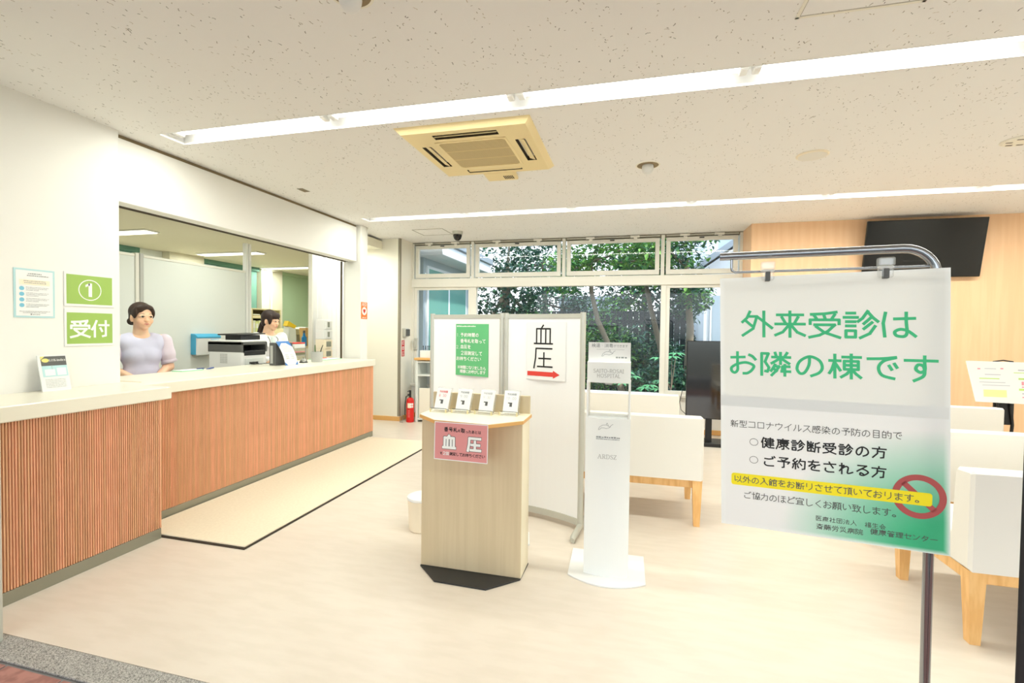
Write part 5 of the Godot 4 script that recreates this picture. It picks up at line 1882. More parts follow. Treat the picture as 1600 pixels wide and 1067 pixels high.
# --- left back corner: extinguisher, shelf unit, waste bin, stray base plate ---
func build_corner_things():
	var t := thing("fire_extinguisher", "red fire extinguisher standing on the floor beside the column", "extinguisher", V(-3.105, 0, -6.262))
	var g := Geo.new()
	g.lathe(PackedVector2Array([Vector2(0, 0.0), Vector2(0.052, 0.0), Vector2(0.056, 0.006), Vector2(0.056, 0.3), Vector2(0.05, 0.33), Vector2(0.035, 0.347), Vector2(0.018, 0.355), Vector2(0, 0.357)]), Vector3.ZERO, 28, false)
	part("cylinder", g, mats.red_paint, t)
	g = Geo.new()
	g.cyl(V(0, 0.35, 0), 0.016, 0.03, 14)
	g.tube([V(0, 0.385, 0), V(-0.01, 0.4, 0.02), V(-0.03, 0.4, 0.03)], 0.008, 8)
	g.box(V(-0.012, 0.38, -0.01), V(0.012, 0.46, 0.012), 0.003)
	g.tube([V(0.0, 0.455, 0), V(-0.035, 0.44, 0.02)], 0.006, 8)
	part("valve", g, mats.dark_metal, t)
	g = Geo.new()
	g.tube([V(-0.012, 0.39, 0.012), V(-0.05, 0.37, 0.03), V(-0.066, 0.25, 0.03), V(-0.066, 0.1, 0.03)], 0.007, 8)
	part("hose", g, mats.black_plastic, t)
	g = Geo.new()
	var lab := func(gg: Geo, a0: float, a1: float, y0: float, y1: float, rr: float):
		for k in 8:
			var a := lerpf(a0, a1, k / 8.0)
			var b := lerpf(a0, a1, (k + 1) / 8.0)
			gg.quad(V(sin(a) * rr, y0, cos(a) * rr), V(sin(b) * rr, y0, cos(b) * rr), V(sin(b) * rr, y1, cos(b) * rr), V(sin(a) * rr, y1, cos(a) * rr), V(sin((a + b) / 2), 0, cos((a + b) / 2)))
	lab.call(g, -0.25, 0.5, 0.21, 0.28, 0.0566)
	part("label", g, mats.notice_cream, t)
	g = Geo.new()
	for k in 2:
		for j in 2:
			var a := 0.68 + k * 0.42
			lab.call(g, a - 0.17, a + 0.17, 0.212 + j * 0.036, 0.242 + j * 0.036, 0.057)
	part("pictogram", g, mats.paper_white, t)
	g = Geo.new()
	for k in 5:
		lab.call(g, -0.2, 0.35, 0.08 + k * 0.022, 0.087 + k * 0.022, 0.0566)
	part("print", g, mats.poster_pink, t)
	t = thing("extinguisher_stand", "thin wire foot on the floor left of the fire extinguisher", "stand", V(-3.21, 0, -6.2))
	g = Geo.new()
	g.tube([V(-0.02, 0.005, 0), V(-0.02, 0.06, 0), V(0.01, 0.085, 0), V(0.03, 0.06, 0.0), V(0.02, 0.005, 0.03)], 0.004, 6)
	g.tube([V(-0.03, 0.004, 0.0), V(0.04, 0.004, 0.03)], 0.004, 6)
	part("wire", g, mats.steel, t)
	# open shelf unit with wood top, mostly behind the screen
	t = thing("shelf_unit", "grey-white open shelf unit with a wood top under the left window", "shelf", V(-3.028, 0, -6.3))
	part("top", boxg(V(-0.035, 0.895, 0.02), V(1.25, 0.928, -0.36), 0.006), mats.edge_wood, t)
	for x in [0.0, 0.6, 1.18]:
		part("side", boxg(V(x - 0.018, 0, 0), V(x + 0.018, 0.895, -0.35), 0.002), mats.panel_grey, t)
	for y in [0.86, 0.665, 0.03]:
		part("shelf_board", boxg(V(0.018, y, -0.002), V(1.162, y + 0.022, -0.34), 0.002), mats.panel_grey, t)
	part("back", boxg(V(0.0, 0.03, -0.33), V(1.18, 0.88, -0.345)), mats.panel_grey, t)
	for x in [0.03, 0.31, 0.63]:
		part("door", boxg(V(x, 0.05, -0.02), V(x + 0.265, 0.49, -0.04), 0.003), mats.wall_cream, t)
	t = thing("tissue_box", "white box with dark items sticking out on the wood shelf top", "box", V(-2.93, 0.928, -6.42))
	part("box", boxg(V(-0.075, 0, 0.06), V(0.12, 0.105, -0.06), 0.003), mats.white_plastic, t)
	g = Geo.new()
	for k in 7:
		var x := -0.045 + 0.022 * k
		g.tube([V(x, 0.1, 0), V(x + 0.008 * sin(k * 2.0), 0.16, 0.01 * cos(k * 3.0))], 0.004, 6)
		g.ball(V(x + 0.008 * sin(k * 2.0), 0.165, 0.01 * cos(k * 3.0)), V(0.008, 0.01, 0.008), 8)
	part("pens", g, mats.dark_metal, t)
	t = thing("waste_bin", "low round cream bin on the floor, partly behind the ticket stand", "bin", V(-1.355, 0, -2.93))
	g = Geo.new()
	g.lathe(PackedVector2Array([Vector2(0, 0), Vector2(0.084, 0), Vector2(0.09, 0.01), Vector2(0.1, 0.21)]), Vector3.ZERO, 32)
	part("body", g, mats.notice_cream, t)
	g = Geo.new()
	g.lathe(PackedVector2Array([Vector2(0.1, 0.208), Vector2(0.105, 0.214), Vector2(0.103, 0.226), Vector2(0.085, 0.232), Vector2(0, 0.232)]), Vector3.ZERO, 32)
	part("lid", g, mats.white_plastic, t)
	t = thing("base_plate", "flat white base plate on the floor peeking out behind the ticket stand", "base plate", V(-0.8, 0, -2.96))
	g = Geo.new()
	g.extrude(PackedVector2Array([Vector2(-0.2, -0.095), Vector2(0.155, -0.095), Vector2(0.195, 0.08), Vector2(0.16, 0.11), Vector2(-0.2, 0.11)]), Vector3.ZERO, V(1, 0, 0), V(0, 0, 1), V(0, 0.01, 0), 0.001)
	part("plate", g, mats.white_plastic, t)
# --- the office behind the counter ---
func build_office():
	struct("ceiling_office", boxg(V(-7.35, 2.5, 0.3), V(-3.57, 2.62, -9.4)), mats.office_wall)
	var w := struct("wall_office_far", boxg(V(-7.35, 0, 0.3), V(-7.2, 2.62, -9.4)), mats.office_wall)
	struct("wall_office_front", boxg(V(-7.35, 0, 0.3), V(-3.56, 2.62, 0.45)), mats.office_wall)
	struct("wall_office_end", boxg(V(-7.35, 0, -9.4), V(-3.6, 2.7, -9.55)), mats.office_wall)
	struct("wall_office_side", boxg(V(-3.75, 0, -6.9), V(-3.6, 2.7, -9.4)), mats.wall_cream)
	struct("wall_office_inner", boxg(V(-4.15, 0, -6.4), V(-4.0, 2.62, -6.9)), mats.office_wall)
	# boxed column and pipe on the far wall
	part("column_box", boxg(V(-7.2, 0, -6.47), V(-7.0, 2.5, -5.85), 0.004), mats.office_wall, w)
	part("column_box", boxg(V(-7.2, 0, -8.4), V(-7.08, 2.5, -7.83), 0.004), mats.office_wall, w)
	part("bulkhead", boxg(V(-7.2, 2.36, -5.85), V(-7.14, 2.5, -5.5), 0.004), mats.panel_grey, w)
	# windows with roller blinds
	var wins := [[-5.05, -5.49, 1.0, "blind_teal"], [-6.5, -7.82, 1.0, "blind_teal"], [-8.42, -9.35, 1.0, "blind_green"]]
	for k in 3:
		var q = wins[k]
		var win := struct("window_%d" % (k + 2), boxg(V(-7.2, 0.95, q[0]), V(-7.19, 2.49, q[1])), mats.frame_white)
		win.set_meta("label", "office window with a green blind on the far wall")
		part("roller_blind", boxg(V(-7.175, 0.97, q[0] - 0.02), V(-7.17, 2.44, q[1] + 0.02)), mats[q[3]], win)
		part("roller_box", boxg(V(-7.19, 2.43, q[0]), V(-7.12, 2.5, q[1]), 0.004), mats[q[3]], win)
		if k == 1:
			part("pane", boxg(V(-7.169, 1.9, q[0] - 0.03), V(-7.166, 2.415, q[0] - 0.36)), mat("window_sky", Color(0.8, 0.9, 0.95), 0.1), win)
			part("pane", boxg(V(-7.169, 1.5, q[0] - 1.08), V(-7.166, 2.4, q[0] - 1.16)), mats.window_sky, win)
			var g := Geo.new()
			for j in 9:
				g.box(V(-7.168, 1.9 + j * 0.055, q[0] - 0.03), V(-7.16, 1.912 + j * 0.055, q[0] - 0.36))
			part("blind_slat", g, mats.blind_teal, win)
	var t := thing("wall_pipe", "slim white pipe running down the office wall from a ceiling flange", "pipe", V(-7.05, 0, -8.05))
	var g := Geo.new()
	g.tube([V(0, 0.9, 0), V(0, 2.5, 0)], 0.022, 10)
	part("pipe", g, mats.frame_white, t)
	g = Geo.new()
	g.lathe(PackedVector2Array([Vector2(0.02, 2.44), Vector2(0.06, 2.46), Vector2(0.12, 2.47), Vector2(0.12, 2.5)]), Vector3.ZERO, 20)
	part("flange", g, mats.frame_white, t)
	# two partition panels parallel to the counter, and the tall post
	t = thing("office_partition", "plain grey-white office partition panels behind the receptionist", "partition", V(-4.95, 0, 0))
	for q in [[-2.2, -3.745], [-3.835, -5.17]]:
		var pn := part("panel", boxg(V(-0.02, 0.06, q[0]), V(0.02, 2.05, q[1]), 0.002), mats.panel_grey, t)
		part("top_rail", boxg(V(-0.025, 2.05, q[0]), V(0.025, 2.078, q[1]), 0.003), mats.frame_white, pn)
		part("bottom_rail", boxg(V(-0.025, 0.0, q[0]), V(0.025, 0.06, q[1]), 0.003), mats.frame_white, pn)
	part("post", boxg(V(-0.03, 0, -3.748), V(0.03, 2.09, -3.786), 0.004), mats.frame_white, t)
	part("post", boxg(V(-0.03, 0, -3.793), V(0.03, 2.09, -3.832), 0.004), mats.light_grey, t)
	part("tall_post", boxg(V(-0.03, 0, -5.175), V(0.03, 2.44, -5.215), 0.003), mats.white_plastic, t)
	part("tall_post", boxg(V(-0.03, 0, -5.225), V(0.03, 2.44, -5.262), 0.003), mats.white_plastic, t)
	# holder on the panel
	t = thing("wall_box", "white box with bright blue lid hung on the office partition", "box", V(-4.93, 1.02, -4.535))
	g = Geo.new()
	g.extrude(PackedVector2Array([Vector2(0, 0), Vector2(0.06, 0.0), Vector2(0.09, 0.19), Vector2(0, 0.2)]), V(0, 0, 0.155), V(1, 0, 0), V(0, 1, 0), V(0, 0, -0.31), 0.004)
	part("body", g, mats.white_plastic, t)
	g = Geo.new()
	g.extrude(PackedVector2Array([Vector2(0, 0.195), Vector2(0.094, 0.188), Vector2(0.1, 0.205), Vector2(0.06, 0.235), Vector2(0, 0.24)]), V(0, 0, 0.162), V(1, 0, 0), V(0, 1, 0), V(0, 0, -0.324), 0.003)
	part("lid", g, mats.cyan_plastic, t)
	part("lid_tab", boxg(V(0.088, 0.155, -0.02), V(0.094, 0.175, -0.14), 0.002), mats.cyan_plastic, t)
	part("edge_strip", boxg(V(0.0, 0.0, 0.156), V(0.07, 0.195, 0.162), 0.001), mats.cyan_plastic, t)
	part("bottom_lip", boxg(V(0.0, -0.012, 0.15), V(0.07, 0.0, -0.15), 0.002), mats.light_grey, t)
	# printer on a low cabinet
	t = thing("low_cabinet", "low cream cabinet carrying the printer behind the counter", "cabinet", V(-3.83, 0, -3.96))
	part("body", boxg(V(-0.48, 0, 0), V(0, 0.72, -0.42), 0.004), mats.cream_steel, t)
	part("door", boxg(V(-0.003, 0.06, -0.01), V(0.012, 0.69, -0.41), 0.002), mats.panel_grey, t)
	t = thing("printer", "white and dark grey laser printer with open paper output behind the counter", "printer", V(-3.86, 0.72, -4.0))
	var H := 0.48
	part("body", boxg(V(-0.42, 0, 0), V(0, H - 0.1, -0.34), 0.012), mats.white_plastic, t)
	g = Geo.new()
	# dark band with the output cavity open on the counter side
	g.box(V(-0.425, H - 0.115, 0.004), V(0.004, H - 0.012, -0.02), 0.004)
	g.box(V(-0.425, H - 0.04, 0.004), V(0.004, H - 0.012, -0.344), 0.004)
	g.box(V(-0.425, H - 0.115, -0.32), V(0.004, H - 0.012, -0.344), 0.004)
	g.box(V(-0.425, H - 0.115, 0.0), V(-0.2, H - 0.012, -0.34), 0.004)
	part("scanner_band", g, mats.grey_plastic, t)
	g = Geo.new()
	g.box(V(-0.2, H - 0.105, -0.018), V(-0.19, H - 0.03, -0.322))
	g.box(V(-0.2, H - 0.125, -0.018), V(0.0, H - 0.1, -0.322))
	part("output_cavity", g, mats.black_plastic, t)
	part("cavity_lip", boxg(V(-0.05, H - 0.15, -0.03), V(0.006, H - 0.1, -0.315), 0.004), mats.black_plastic, t)
	part("lid", boxg(V(-0.42, H - 0.012, 0.002), V(0.0, H + 0.008, -0.342), 0.006), mats.white_plastic, t)
	g = Geo.new()
	for i in 5:
		for j in 6:
			g.box(V(-0.27 + i * 0.019, 0.25 + j * 0.017, 0.0), V(-0.258 + i * 0.019, 0.261 + j * 0.017, 0.0015))
	part("vent", g, mats.light_grey, t)
	part("front_tray", boxg(V(-0.01, 0.19, -0.04), V(0.004, 0.3, -0.29), 0.003), mats.panel_grey, t)
	t = thing("document_tablet", "thin black tray propped on top of the printer", "tray", V(-4.1, 1.208, -4.15))
	g = Geo.new()
	g.tr = Transform3D(Basis(Vector3.RIGHT, 0.03), V(0, 0.05, 0))
	g.box(V(-0.13, 0, 0.09), V(0.13, 0.014, -0.3), 0.005)
	part("tray", g, mats.black_plastic, t)
	part("foot", boxg(V(-0.1, 0, 0.02), V(0.1, 0.05, -0.25), 0.004), mats.dark_metal, t)
	# folding curtain wall at the right of the opening
	t = thing("folding_curtain", "white accordion folding curtain at the far end of the reception opening", "curtain", V(-4.15, 0, -5.46))
	g = Geo.new()
	var n := 14
	for k in n:
		var za := -k * 0.052
		var zb := -(k + 1) * 0.052
		var xa := 0.012 if k % 2 == 0 else -0.012
		var xb := -xa
		g.quad(V(xa, 0.02, za), V(xb, 0.02, zb), V(xb, 2.33, zb), V(xa, 2.33, za), V(1, 0, 0))
		g.quad(V(xa - 0.012, 0.02, za), V(xb - 0.012, 0.02, zb), V(xb - 0.012, 2.33, zb), V(xa - 0.012, 2.33, za), V(-1, 0, 0))
	g.quad(V(0.012, 0.02, 0), V(0.0, 0.02, 0), V(0.0, 2.33, 0), V(0.012, 2.33, 0), V(0, 0, 1))
	part("folds", g, mats.white_plastic, t)
	part("lead_post", boxg(V(-0.025, 0.0, 0.02), V(0.025, 2.335, -0.008), 0.004), mats.frame_white, t)
	part("track", boxg(V(-0.02, 2.33, 0.02), V(0.02, 2.5, -0.74)), mats.frame_white, t)
	# little drawer towers
	t = thing("side_cabinet", "cream side cabinet under the small drawers at the counter's far end", "cabinet", V(-4.0, 0, -5.4))
	part("body", boxg(V(-0.1, 0, 0.01), V(0.13, 0.94, -0.2), 0.004), mats.cream_steel, t)
	part("door", boxg(V(0.127, 0.05, 0.0), V(0.14, 0.9, -0.19), 0.002), mats.wall_cream, t)
	for k in 4:
		var white: Material = mats.white_plastic if k >= 2 else mats.notice_cream
		var lab: String = ["cream small drawer unit, lowest of the stack by the curtain", "cream small drawer unit, second from bottom by the curtain", "white small drawer unit, second from top by the curtain", "white small drawer unit, topmost of the stack by the curtain"][k]
		var hh := 0.128
		t = thing("drawer_unit", lab, "drawer unit", V(-4.0, 0.94 + k * hh, -5.41), 0.0, "stacked small drawers")
		part("case", boxg(V(-0.05, 0, 0.0), V(0.085, hh - 0.002, -0.15), 0.003), white, t)
		part("drawer", boxg(V(0.08, 0.01, -0.01), V(0.1, hh - 0.012, -0.15), 0.003), white, t)
		part("window", boxg(V(0.0985, 0.03, -0.045 if k >= 2 else -0.02), V(0.1015, hh - 0.03, -0.09 if k >= 2 else -0.12)), mat("drawer_window", Color(0.55, 0.56, 0.5), 0.4), t)
	# far shelves and desk
	t = thing("bookcase", "pale yellow steel bookcase against the far office wall", "bookcase", V(-6.6, 0, -7.42))
	for z in [0.36, -0.34]:
		part("side", boxg(V(-0.36, 0, z), V(0, 1.68, z - 0.03), 0.002), mats.cream_steel, t)
	for y in [0.02, 0.5, 0.93, 1.22, 1.5, 1.66]:
		part("shelf_board", boxg(V(-0.35, y, 0.35), V(0, y + 0.022, -0.36), 0.002), mats.cream_steel, t)
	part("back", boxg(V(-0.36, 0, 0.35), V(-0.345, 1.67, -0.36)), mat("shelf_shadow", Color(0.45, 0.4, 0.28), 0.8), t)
	var r := RandomNumberGenerator.new()
	r.seed = 41
	var cols := [Color(0.88, 0.9, 0.82), Color(0.85, 0.88, 0.6), Color(0.9, 0.92, 0.7), Color(0.3, 0.4, 0.5), Color(0.24, 0.33, 0.42), Color(0.6, 0.7, 0.85), Color(0.4, 0.45, 0.5), Color(0.85, 0.83, 0.6)]
	var words := ["pale grey", "yellow green", "light lime", "slate blue", "dark blue", "pale blue", "blue grey", "straw yellow"]
	for row in 2:
		var z := 0.32
		var k := 0
		var y: float = [1.242, 0.952][row]
		while z > -0.3 and k < 8:
			var tk := r.randf_range(0.05, 0.085)
			var b := thing("binder", "%s binder, number %d from the left on the bookcase's %s shelf" % [words[(k + row * 3) % 8], k + 1, ["middle", "lower"][row]], "binder", V(-6.62, y, -7.42 + z - tk / 2), 0.0, "binders in the office bookcase")
			var hb := r.randf_range(0.2, 0.25)
			part("cover", boxg(V(-0.24, 0, tk / 2 - 0.002), V(0, hb, -tk / 2 + 0.002), 0.004), mat("binder_%d_%d" % [row, k], cols[(k + row * 3) % 8], 0.6), b)
			part("spine_label", boxg(V(-0.002, hb * 0.4, tk / 2 - 0.012), V(0.001, hb * 0.8, -tk / 2 + 0.012)), mats.paper_white, b)
			z -= tk + 0.004
			k += 1
	t = thing("paper_stack", "flat stack of yellowish papers on the bookcase's upper shelf", "papers", V(-6.63, 1.522, -7.2))
	for k in 3:
		part("bundle", boxg(V(-0.25, k * 0.02, 0.1 - k * 0.01), V(-0.01, k * 0.02 + 0.018, -0.14 + k * 0.02), 0.002), [mats.notice_cream, mats.cream_steel, mats.paper_white][k], t)
	t = thing("office_desk", "cream high office desk with papers, in front of the green blind", "desk", V(-5.6, 0, -7.35))
	part("top", boxg(V(-0.4, 1.22, 0.55), V(0.1, 1.32, -0.7), 0.004), mats.cream_steel, t)
	for z in [0.5, -0.66]:
		part("side", boxg(V(-0.38, 0, z), V(0.08, 1.22, z - 0.03), 0.002), mats.cream_steel, t)
	part("back", boxg(V(-0.38, 0.1, 0.5), V(-0.36, 1.22, -0.68)), mats.office_wall, t)
	part("shelf_board", boxg(V(-0.38, 0.72, 0.5), V(0.07, 0.75, -0.66), 0.002), mats.cream_steel, t)
	t = thing("paper_stack", "loose white papers on top of the high cream desk", "papers", V(-5.55, 1.32, -7.05))
	for k in 4:
		part("sheet", boxg(V(-0.12 + 0.02 * k, k * 0.009, 0.12 - 0.03 * k), V(0.11, k * 0.009 + 0.008, -0.16 - 0.02 * k), 0.001), mats.paper_white, t)
	t = thing("desk_fan", "dark grey round desk fan on the high cream desk", "fan", V(-5.6, 1.32, -7.4))
	g = Geo.new()
	g.tr = Transform3D(Basis(Vector3.BACK, -PI / 2) * Basis(Vector3.UP, 0.3), V(0.0, 0.1, 0))
	g.lathe(PackedVector2Array([Vector2(0, -0.05), Vector2(0.06, -0.05), Vector2(0.085, -0.02), Vector2(0.085, 0.02), Vector2(0.075, 0.035), Vector2(0, 0.04)]), Vector3.ZERO, 24)
	part("cage", g, mats.grey_plastic, t)
	g = Geo.new()
	g.tube([V(0, 0.1, 0), V(0, 0.02, 0)], 0.014, 8)
	g.cyl(V(0, 0, 0), 0.06, 0.018, 20)
	g.box(V(-0.02, 0.17, -0.03), V(0.01, 0.3, -0.06), 0.005)
	part("stem", g, mats.grey_plastic, t)
	t = thing("office_chair", "black backed office chair in front of the high cream desk", "chair", V(-5.15, 0, -6.9), -1.2)
	part("backrest", boxg(V(-0.2, 0.66, -0.02), V(0.2, 1.15, 0.04), 0.03), mats.black_plastic, t)
	part("seat", boxg(V(-0.22, 0.42, -0.02), V(0.22, 0.49, -0.46), 0.03), mats.black_plastic, t)
	g = Geo.new()
	g.tube([V(0, 0.06, -0.22), V(0, 0.42, -0.22)], 0.03, 10)
	g.tube([V(0, 0.45, 0.0), V(0, 0.8, 0.04)], 0.02, 8)
	for k in 5:
		var a := TAU * k / 5
		g.tube([V(0, 0.09, -0.22), V(0.28 * cos(a), 0.05, -0.22 + 0.28 * sin(a))], 0.018, 8)
		g.ball(V(0.28 * cos(a), 0.028, -0.22 + 0.28 * sin(a)), V(0.026, 0.028, 0.026), 10)
	part("base", g, mats.dark_metal, t)
	# desk clutter beside the second receptionist
	t = thing("work_table", "low office table carrying trays and folders beside the white jacketed receptionist", "table", V(-4.36, 0, -5.16))
	part("top", boxg(V(-0.3, 0.7, 0.12), V(0.3, 0.73, -0.145), 0.003), mats.cream_steel, t)
	for x in [-0.27, 0.27]:
		for z in [0.1, -0.125]:
			part("leg", boxg(V(x - 0.015, 0, z - 0.015), V(x + 0.015, 0.7, z + 0.015), 0.002), mats.light_grey, t)
	t = thing("document_rack", "grey tiered document rack with red and white folders behind the pen cup", "rack", V(-4.2, 0.73, -5.14))
	var rk := Geo.new()
	for y in [0.0, 0.16, 0.26, 0.35]:
		rk.box(V(-0.12, y, 0.1), V(0.12, y + 0.008, -0.12), 0.001)
	for z in [0.1, -0.12]:
		rk.box(V(-0.12, 0, z - 0.004), V(-0.11, 0.38, z + 0.004))
		rk.box(V(0.11, 0, z - 0.004), V(0.12, 0.38, z + 0.004))
	part("tiers", rk, mats.light_grey, t)
	var folders := [[0.168, 0.04, mats.cream_steel], [0.268, 0.03, mat("olive", Color(0.5, 0.5, 0.38), 0.6)], [0.3, 0.012, mats.poster_pink], [0.358, 0.05, mats.white_plastic], [0.41, 0.016, mats.print_red]]
	for f in folders:
		part("folder", boxg(V(-0.1, f[0], 0.09), V(0.118, f[0] + f[1], -0.11), 0.002), f[2], t)
	t = thing("file_cabinet", "plain cream cabinet under the yellow topped bag", "cabinet", V(-4.95, 0.0, -5.95))
	g = Geo.new()
	g.box(V(-0.2, 0, 0.03), V(0.12, 1.06, -0.52), 0.004)
	part("body", g, mats.cream_steel, t)
	part("door", boxg(V(0.118, 0.05, 0.02), V(0.132, 1.03, -0.51), 0.002), mats.wall_cream, t)
	t = thing("paper_bag", "white bag with a yellow top beside the blue bottle, right of the blazer wearer's face", "bag", V(-4.95, 0.0, -6.1))
	g = Geo.new()
	g.extrude(PackedVector2Array([Vector2(0, 1.06), Vector2(0.2, 1.06), Vector2(0.17, 1.36), Vector2(0.03, 1.38)]), V(0.05, 0, 0.18), V(0, 0, -1), V(0, 1, 0), V(-0.1, 0, 0), 0.006)
	part("bag", g, mats.panel_grey, t)
	g = Geo.new()
	g.extrude(PackedVector2Array([Vector2(0, 0), Vector2(0.16, -0.04), Vector2(0.2, 0.0), Vector2(0.03, 0.07)]), V(0.06, 1.37, 0.2), V(0, 0, -1), V(0, 1, 0), V(-0.08, 0, 0), 0.005)
	part("yellow_fold", g, mat("bag_yellow", Color(0.95, 0.8, 0.15), 0.6), t)
	t = thing("spray_bottle", "blue capped bottle beside the bag in the office", "bottle", V(-4.88, 1.06, -6.25))
	g = Geo.new()
	g.lathe(PackedVector2Array([Vector2(0, 0), Vector2(0.035, 0), Vector2(0.038, 0.02), Vector2(0.038, 0.13), Vector2(0.02, 0.16), Vector2(0.015, 0.2), Vector2(0, 0.2)]), Vector3.ZERO, 18)
	part("bottle", g, mat("bottle_blue", Color(0.1, 0.5, 0.75), 0.3), t)
	g = Geo.new()
	g.cyl(V(0, 0.2, 0), 0.018, 0.04, 12)
	part("cap", g, mats.grey_plastic, t)
	t = thing("file_holder", "tan cardboard file leaning behind the blue bottle", "file", V(-4.95, 1.06, -6.33))
	g = Geo.new()
	g.extrude(PackedVector2Array([Vector2(0, 0), Vector2(0.1, 0), Vector2(0.03, 0.28), Vector2(-0.03, 0.28)]), V(0.06, 0, 0), V(0, 0, -1), V(0, 1, 0), V(-0.12, 0, 0), 0.003)
	part("cover", g, mat("cardboard", Color(0.8, 0.65, 0.42), 0.7), t)
# --- people ---
# prims: ["c", a, b, ra, rb] tapered capsule; ["e", centre, radii, basis] ellipsoid, ["s", ...] one cut away; joined by a smooth minimum of width k and meshed as surface nets into g
func sdf(g: Geo, prims: Array, cell: float, k: float):
	var lo := Vector3.ONE * 1e9
	var hi := -lo
	for p in prims:
		if p[0] == "c":
			var r := maxf(p[3], p[4])
			for q in [p[1], p[2]]:
				lo = lo.min(q - Vector3.ONE * r)
				hi = hi.max(q + Vector3.ONE * r)
		else:
			var r: float = maxf(p[2].x, maxf(p[2].y, p[2].z))
			lo = lo.min(p[1] - Vector3.ONE * r)
			hi = hi.max(p[1] + Vector3.ONE * r)
	lo -= Vector3.ONE * cell * 3
	var nx := int((hi.x - lo.x) / cell) + 4
	var ny := int((hi.y - lo.y) / cell) + 4
	var nz := int((hi.z - lo.z) / cell) + 4
	var f := PackedFloat32Array()
	f.resize(nx * ny * nz)
	f.fill(0.2)
	for p in prims:
		var a: Vector3 = p[1]
		var pad := k + cell * 2.0
		var blo: Vector3
		var bhi: Vector3
		var cap: bool = p[0] == "c"
		var cut: bool = p[0] == "s"
		var b := Vector3.ZERO
		var ra := 0.0
		var rb := 0.0
		var ab := Vector3.ZERO
		var ab2 := 1.0
		var inv := Basis.IDENTITY
		var rad := Vector3.ONE
		var rmin := 1.0
		if cap:
			b = p[2]
			ra = p[3]
			rb = p[4]
			ab = b - a
			ab2 = maxf(ab.length_squared(), 1e-9)
			var r := maxf(ra, rb) + pad
			blo = a.min(b) - Vector3.ONE * r
			bhi = a.max(b) + Vector3.ONE * r
		else:
			rad = p[2]
			inv = (p[3] if p.size() > 3 else Basis.IDENTITY).inverse()
			rmin = minf(rad.x, minf(rad.y, rad.z))
			var r := maxf(rad.x, maxf(rad.y, rad.z)) + pad
			if p.size() <= 3:
				blo = a - rad - Vector3.ONE * pad
				bhi = a + rad + Vector3.ONE * pad
			else:
				blo = a - Vector3.ONE * r
				bhi = a + Vector3.ONE * r
		var i0 := maxi(0, int((blo.x - lo.x) / cell))
		var i1 := mini(nx - 1, int((bhi.x - lo.x) / cell) + 1)
		var j0 := maxi(0, int((blo.y - lo.y) / cell))
		var j1 := mini(ny - 1, int((bhi.y - lo.y) / cell) + 1)
		var k0 := maxi(0, int((blo.z - lo.z) / cell))
		var k1 := mini(nz - 1, int((bhi.z - lo.z) / cell) + 1)
		for kk in range(k0, k1 + 1):
			for jj in range(j0, j1 + 1):
				var at := (kk * ny + jj) * nx
				for ii in range(i0, i1 + 1):
					var q := Vector3(lo.x + ii * cell, lo.y + jj * cell, lo.z + kk * cell) - a
					var d := 0.0
					if cap:
						var t := clampf(q.dot(ab) / ab2, 0.0, 1.0)
						d = (q - ab * t).length() - (ra + (rb - ra) * t)
					else:
						q = inv * q
						var k1l := (q / rad).length()
						var k2l := (q / (rad * rad)).length()
						d = k1l * (k1l - 1.0) / k2l if k2l > 1e-6 else -rmin
					var o := f[at + ii]
					if cut:
						var hc := maxf(0.008 - absf(o + d), 0.0) / 0.008
						f[at + ii] = maxf(o, -d) + hc * hc * 0.002
						continue
					var h := maxf(k - absf(o - d), 0.0) / k
					f[at + ii] = minf(o, d) - h * h * k * 0.25
	# one vertex in each crossed cell
	var cellv := {}
	var vs := PackedVector3Array()
	var ns := PackedVector3Array()
	var sx := 1
	var sy := nx
	var sz := nx * ny
	var offs := [0, sx, sy, sx + sy, sz, sx + sz, sy + sz, sx + sy + sz]
	var edges := [[0, 1], [0, 2], [0, 4], [1, 3], [1, 5], [2, 3], [2, 6], [3, 7], [4, 5], [4, 6], [5, 7], [6, 7]]
	var cpos := [Vector3(0, 0, 0), Vector3(1, 0, 0), Vector3(0, 1, 0), Vector3(1, 1, 0), Vector3(0, 0, 1), Vector3(1, 0, 1), Vector3(0, 1, 1), Vector3(1, 1, 1)]
	for kk in nz - 1:
		for jj in ny - 1:
			var at := (kk * ny + jj) * nx
			for ii in nx - 1:
				var n := at + ii
				var f0 := f[n]
				if absf(f0) > cell * 2.2:
					continue
				var s0 := f0 < 0.0
				if (f[n + sx] < 0.0) == s0 and (f[n + sy] < 0.0) == s0 and (f[n + sz] < 0.0) == s0 and (f[n + sx + sy] < 0.0) == s0 and (f[n + sx + sz] < 0.0) == s0 and (f[n + sy + sz] < 0.0) == s0 and (f[n + sx + sy + sz] < 0.0) == s0:
					continue
				var sum := Vector3.ZERO
				var cnt := 0
				for e in edges:
					var fa := f[n + offs[e[0]]]
					var fb := f[n + offs[e[1]]]
					if (fa < 0.0) != (fb < 0.0):
						sum += cpos[e[0]].lerp(cpos[e[1]], fa / (fa - fb))
						cnt += 1
				cellv[n] = vs.size()
				vs.append(lo + (Vector3(ii, jj, kk) + sum / cnt) * cell)
				var gr := Vector3.ZERO
				for c in 8:
					var w := f[n + offs[c]]
					gr += (cpos[c] - Vector3.ONE * 0.5) * w
				ns.append(gr.normalized())
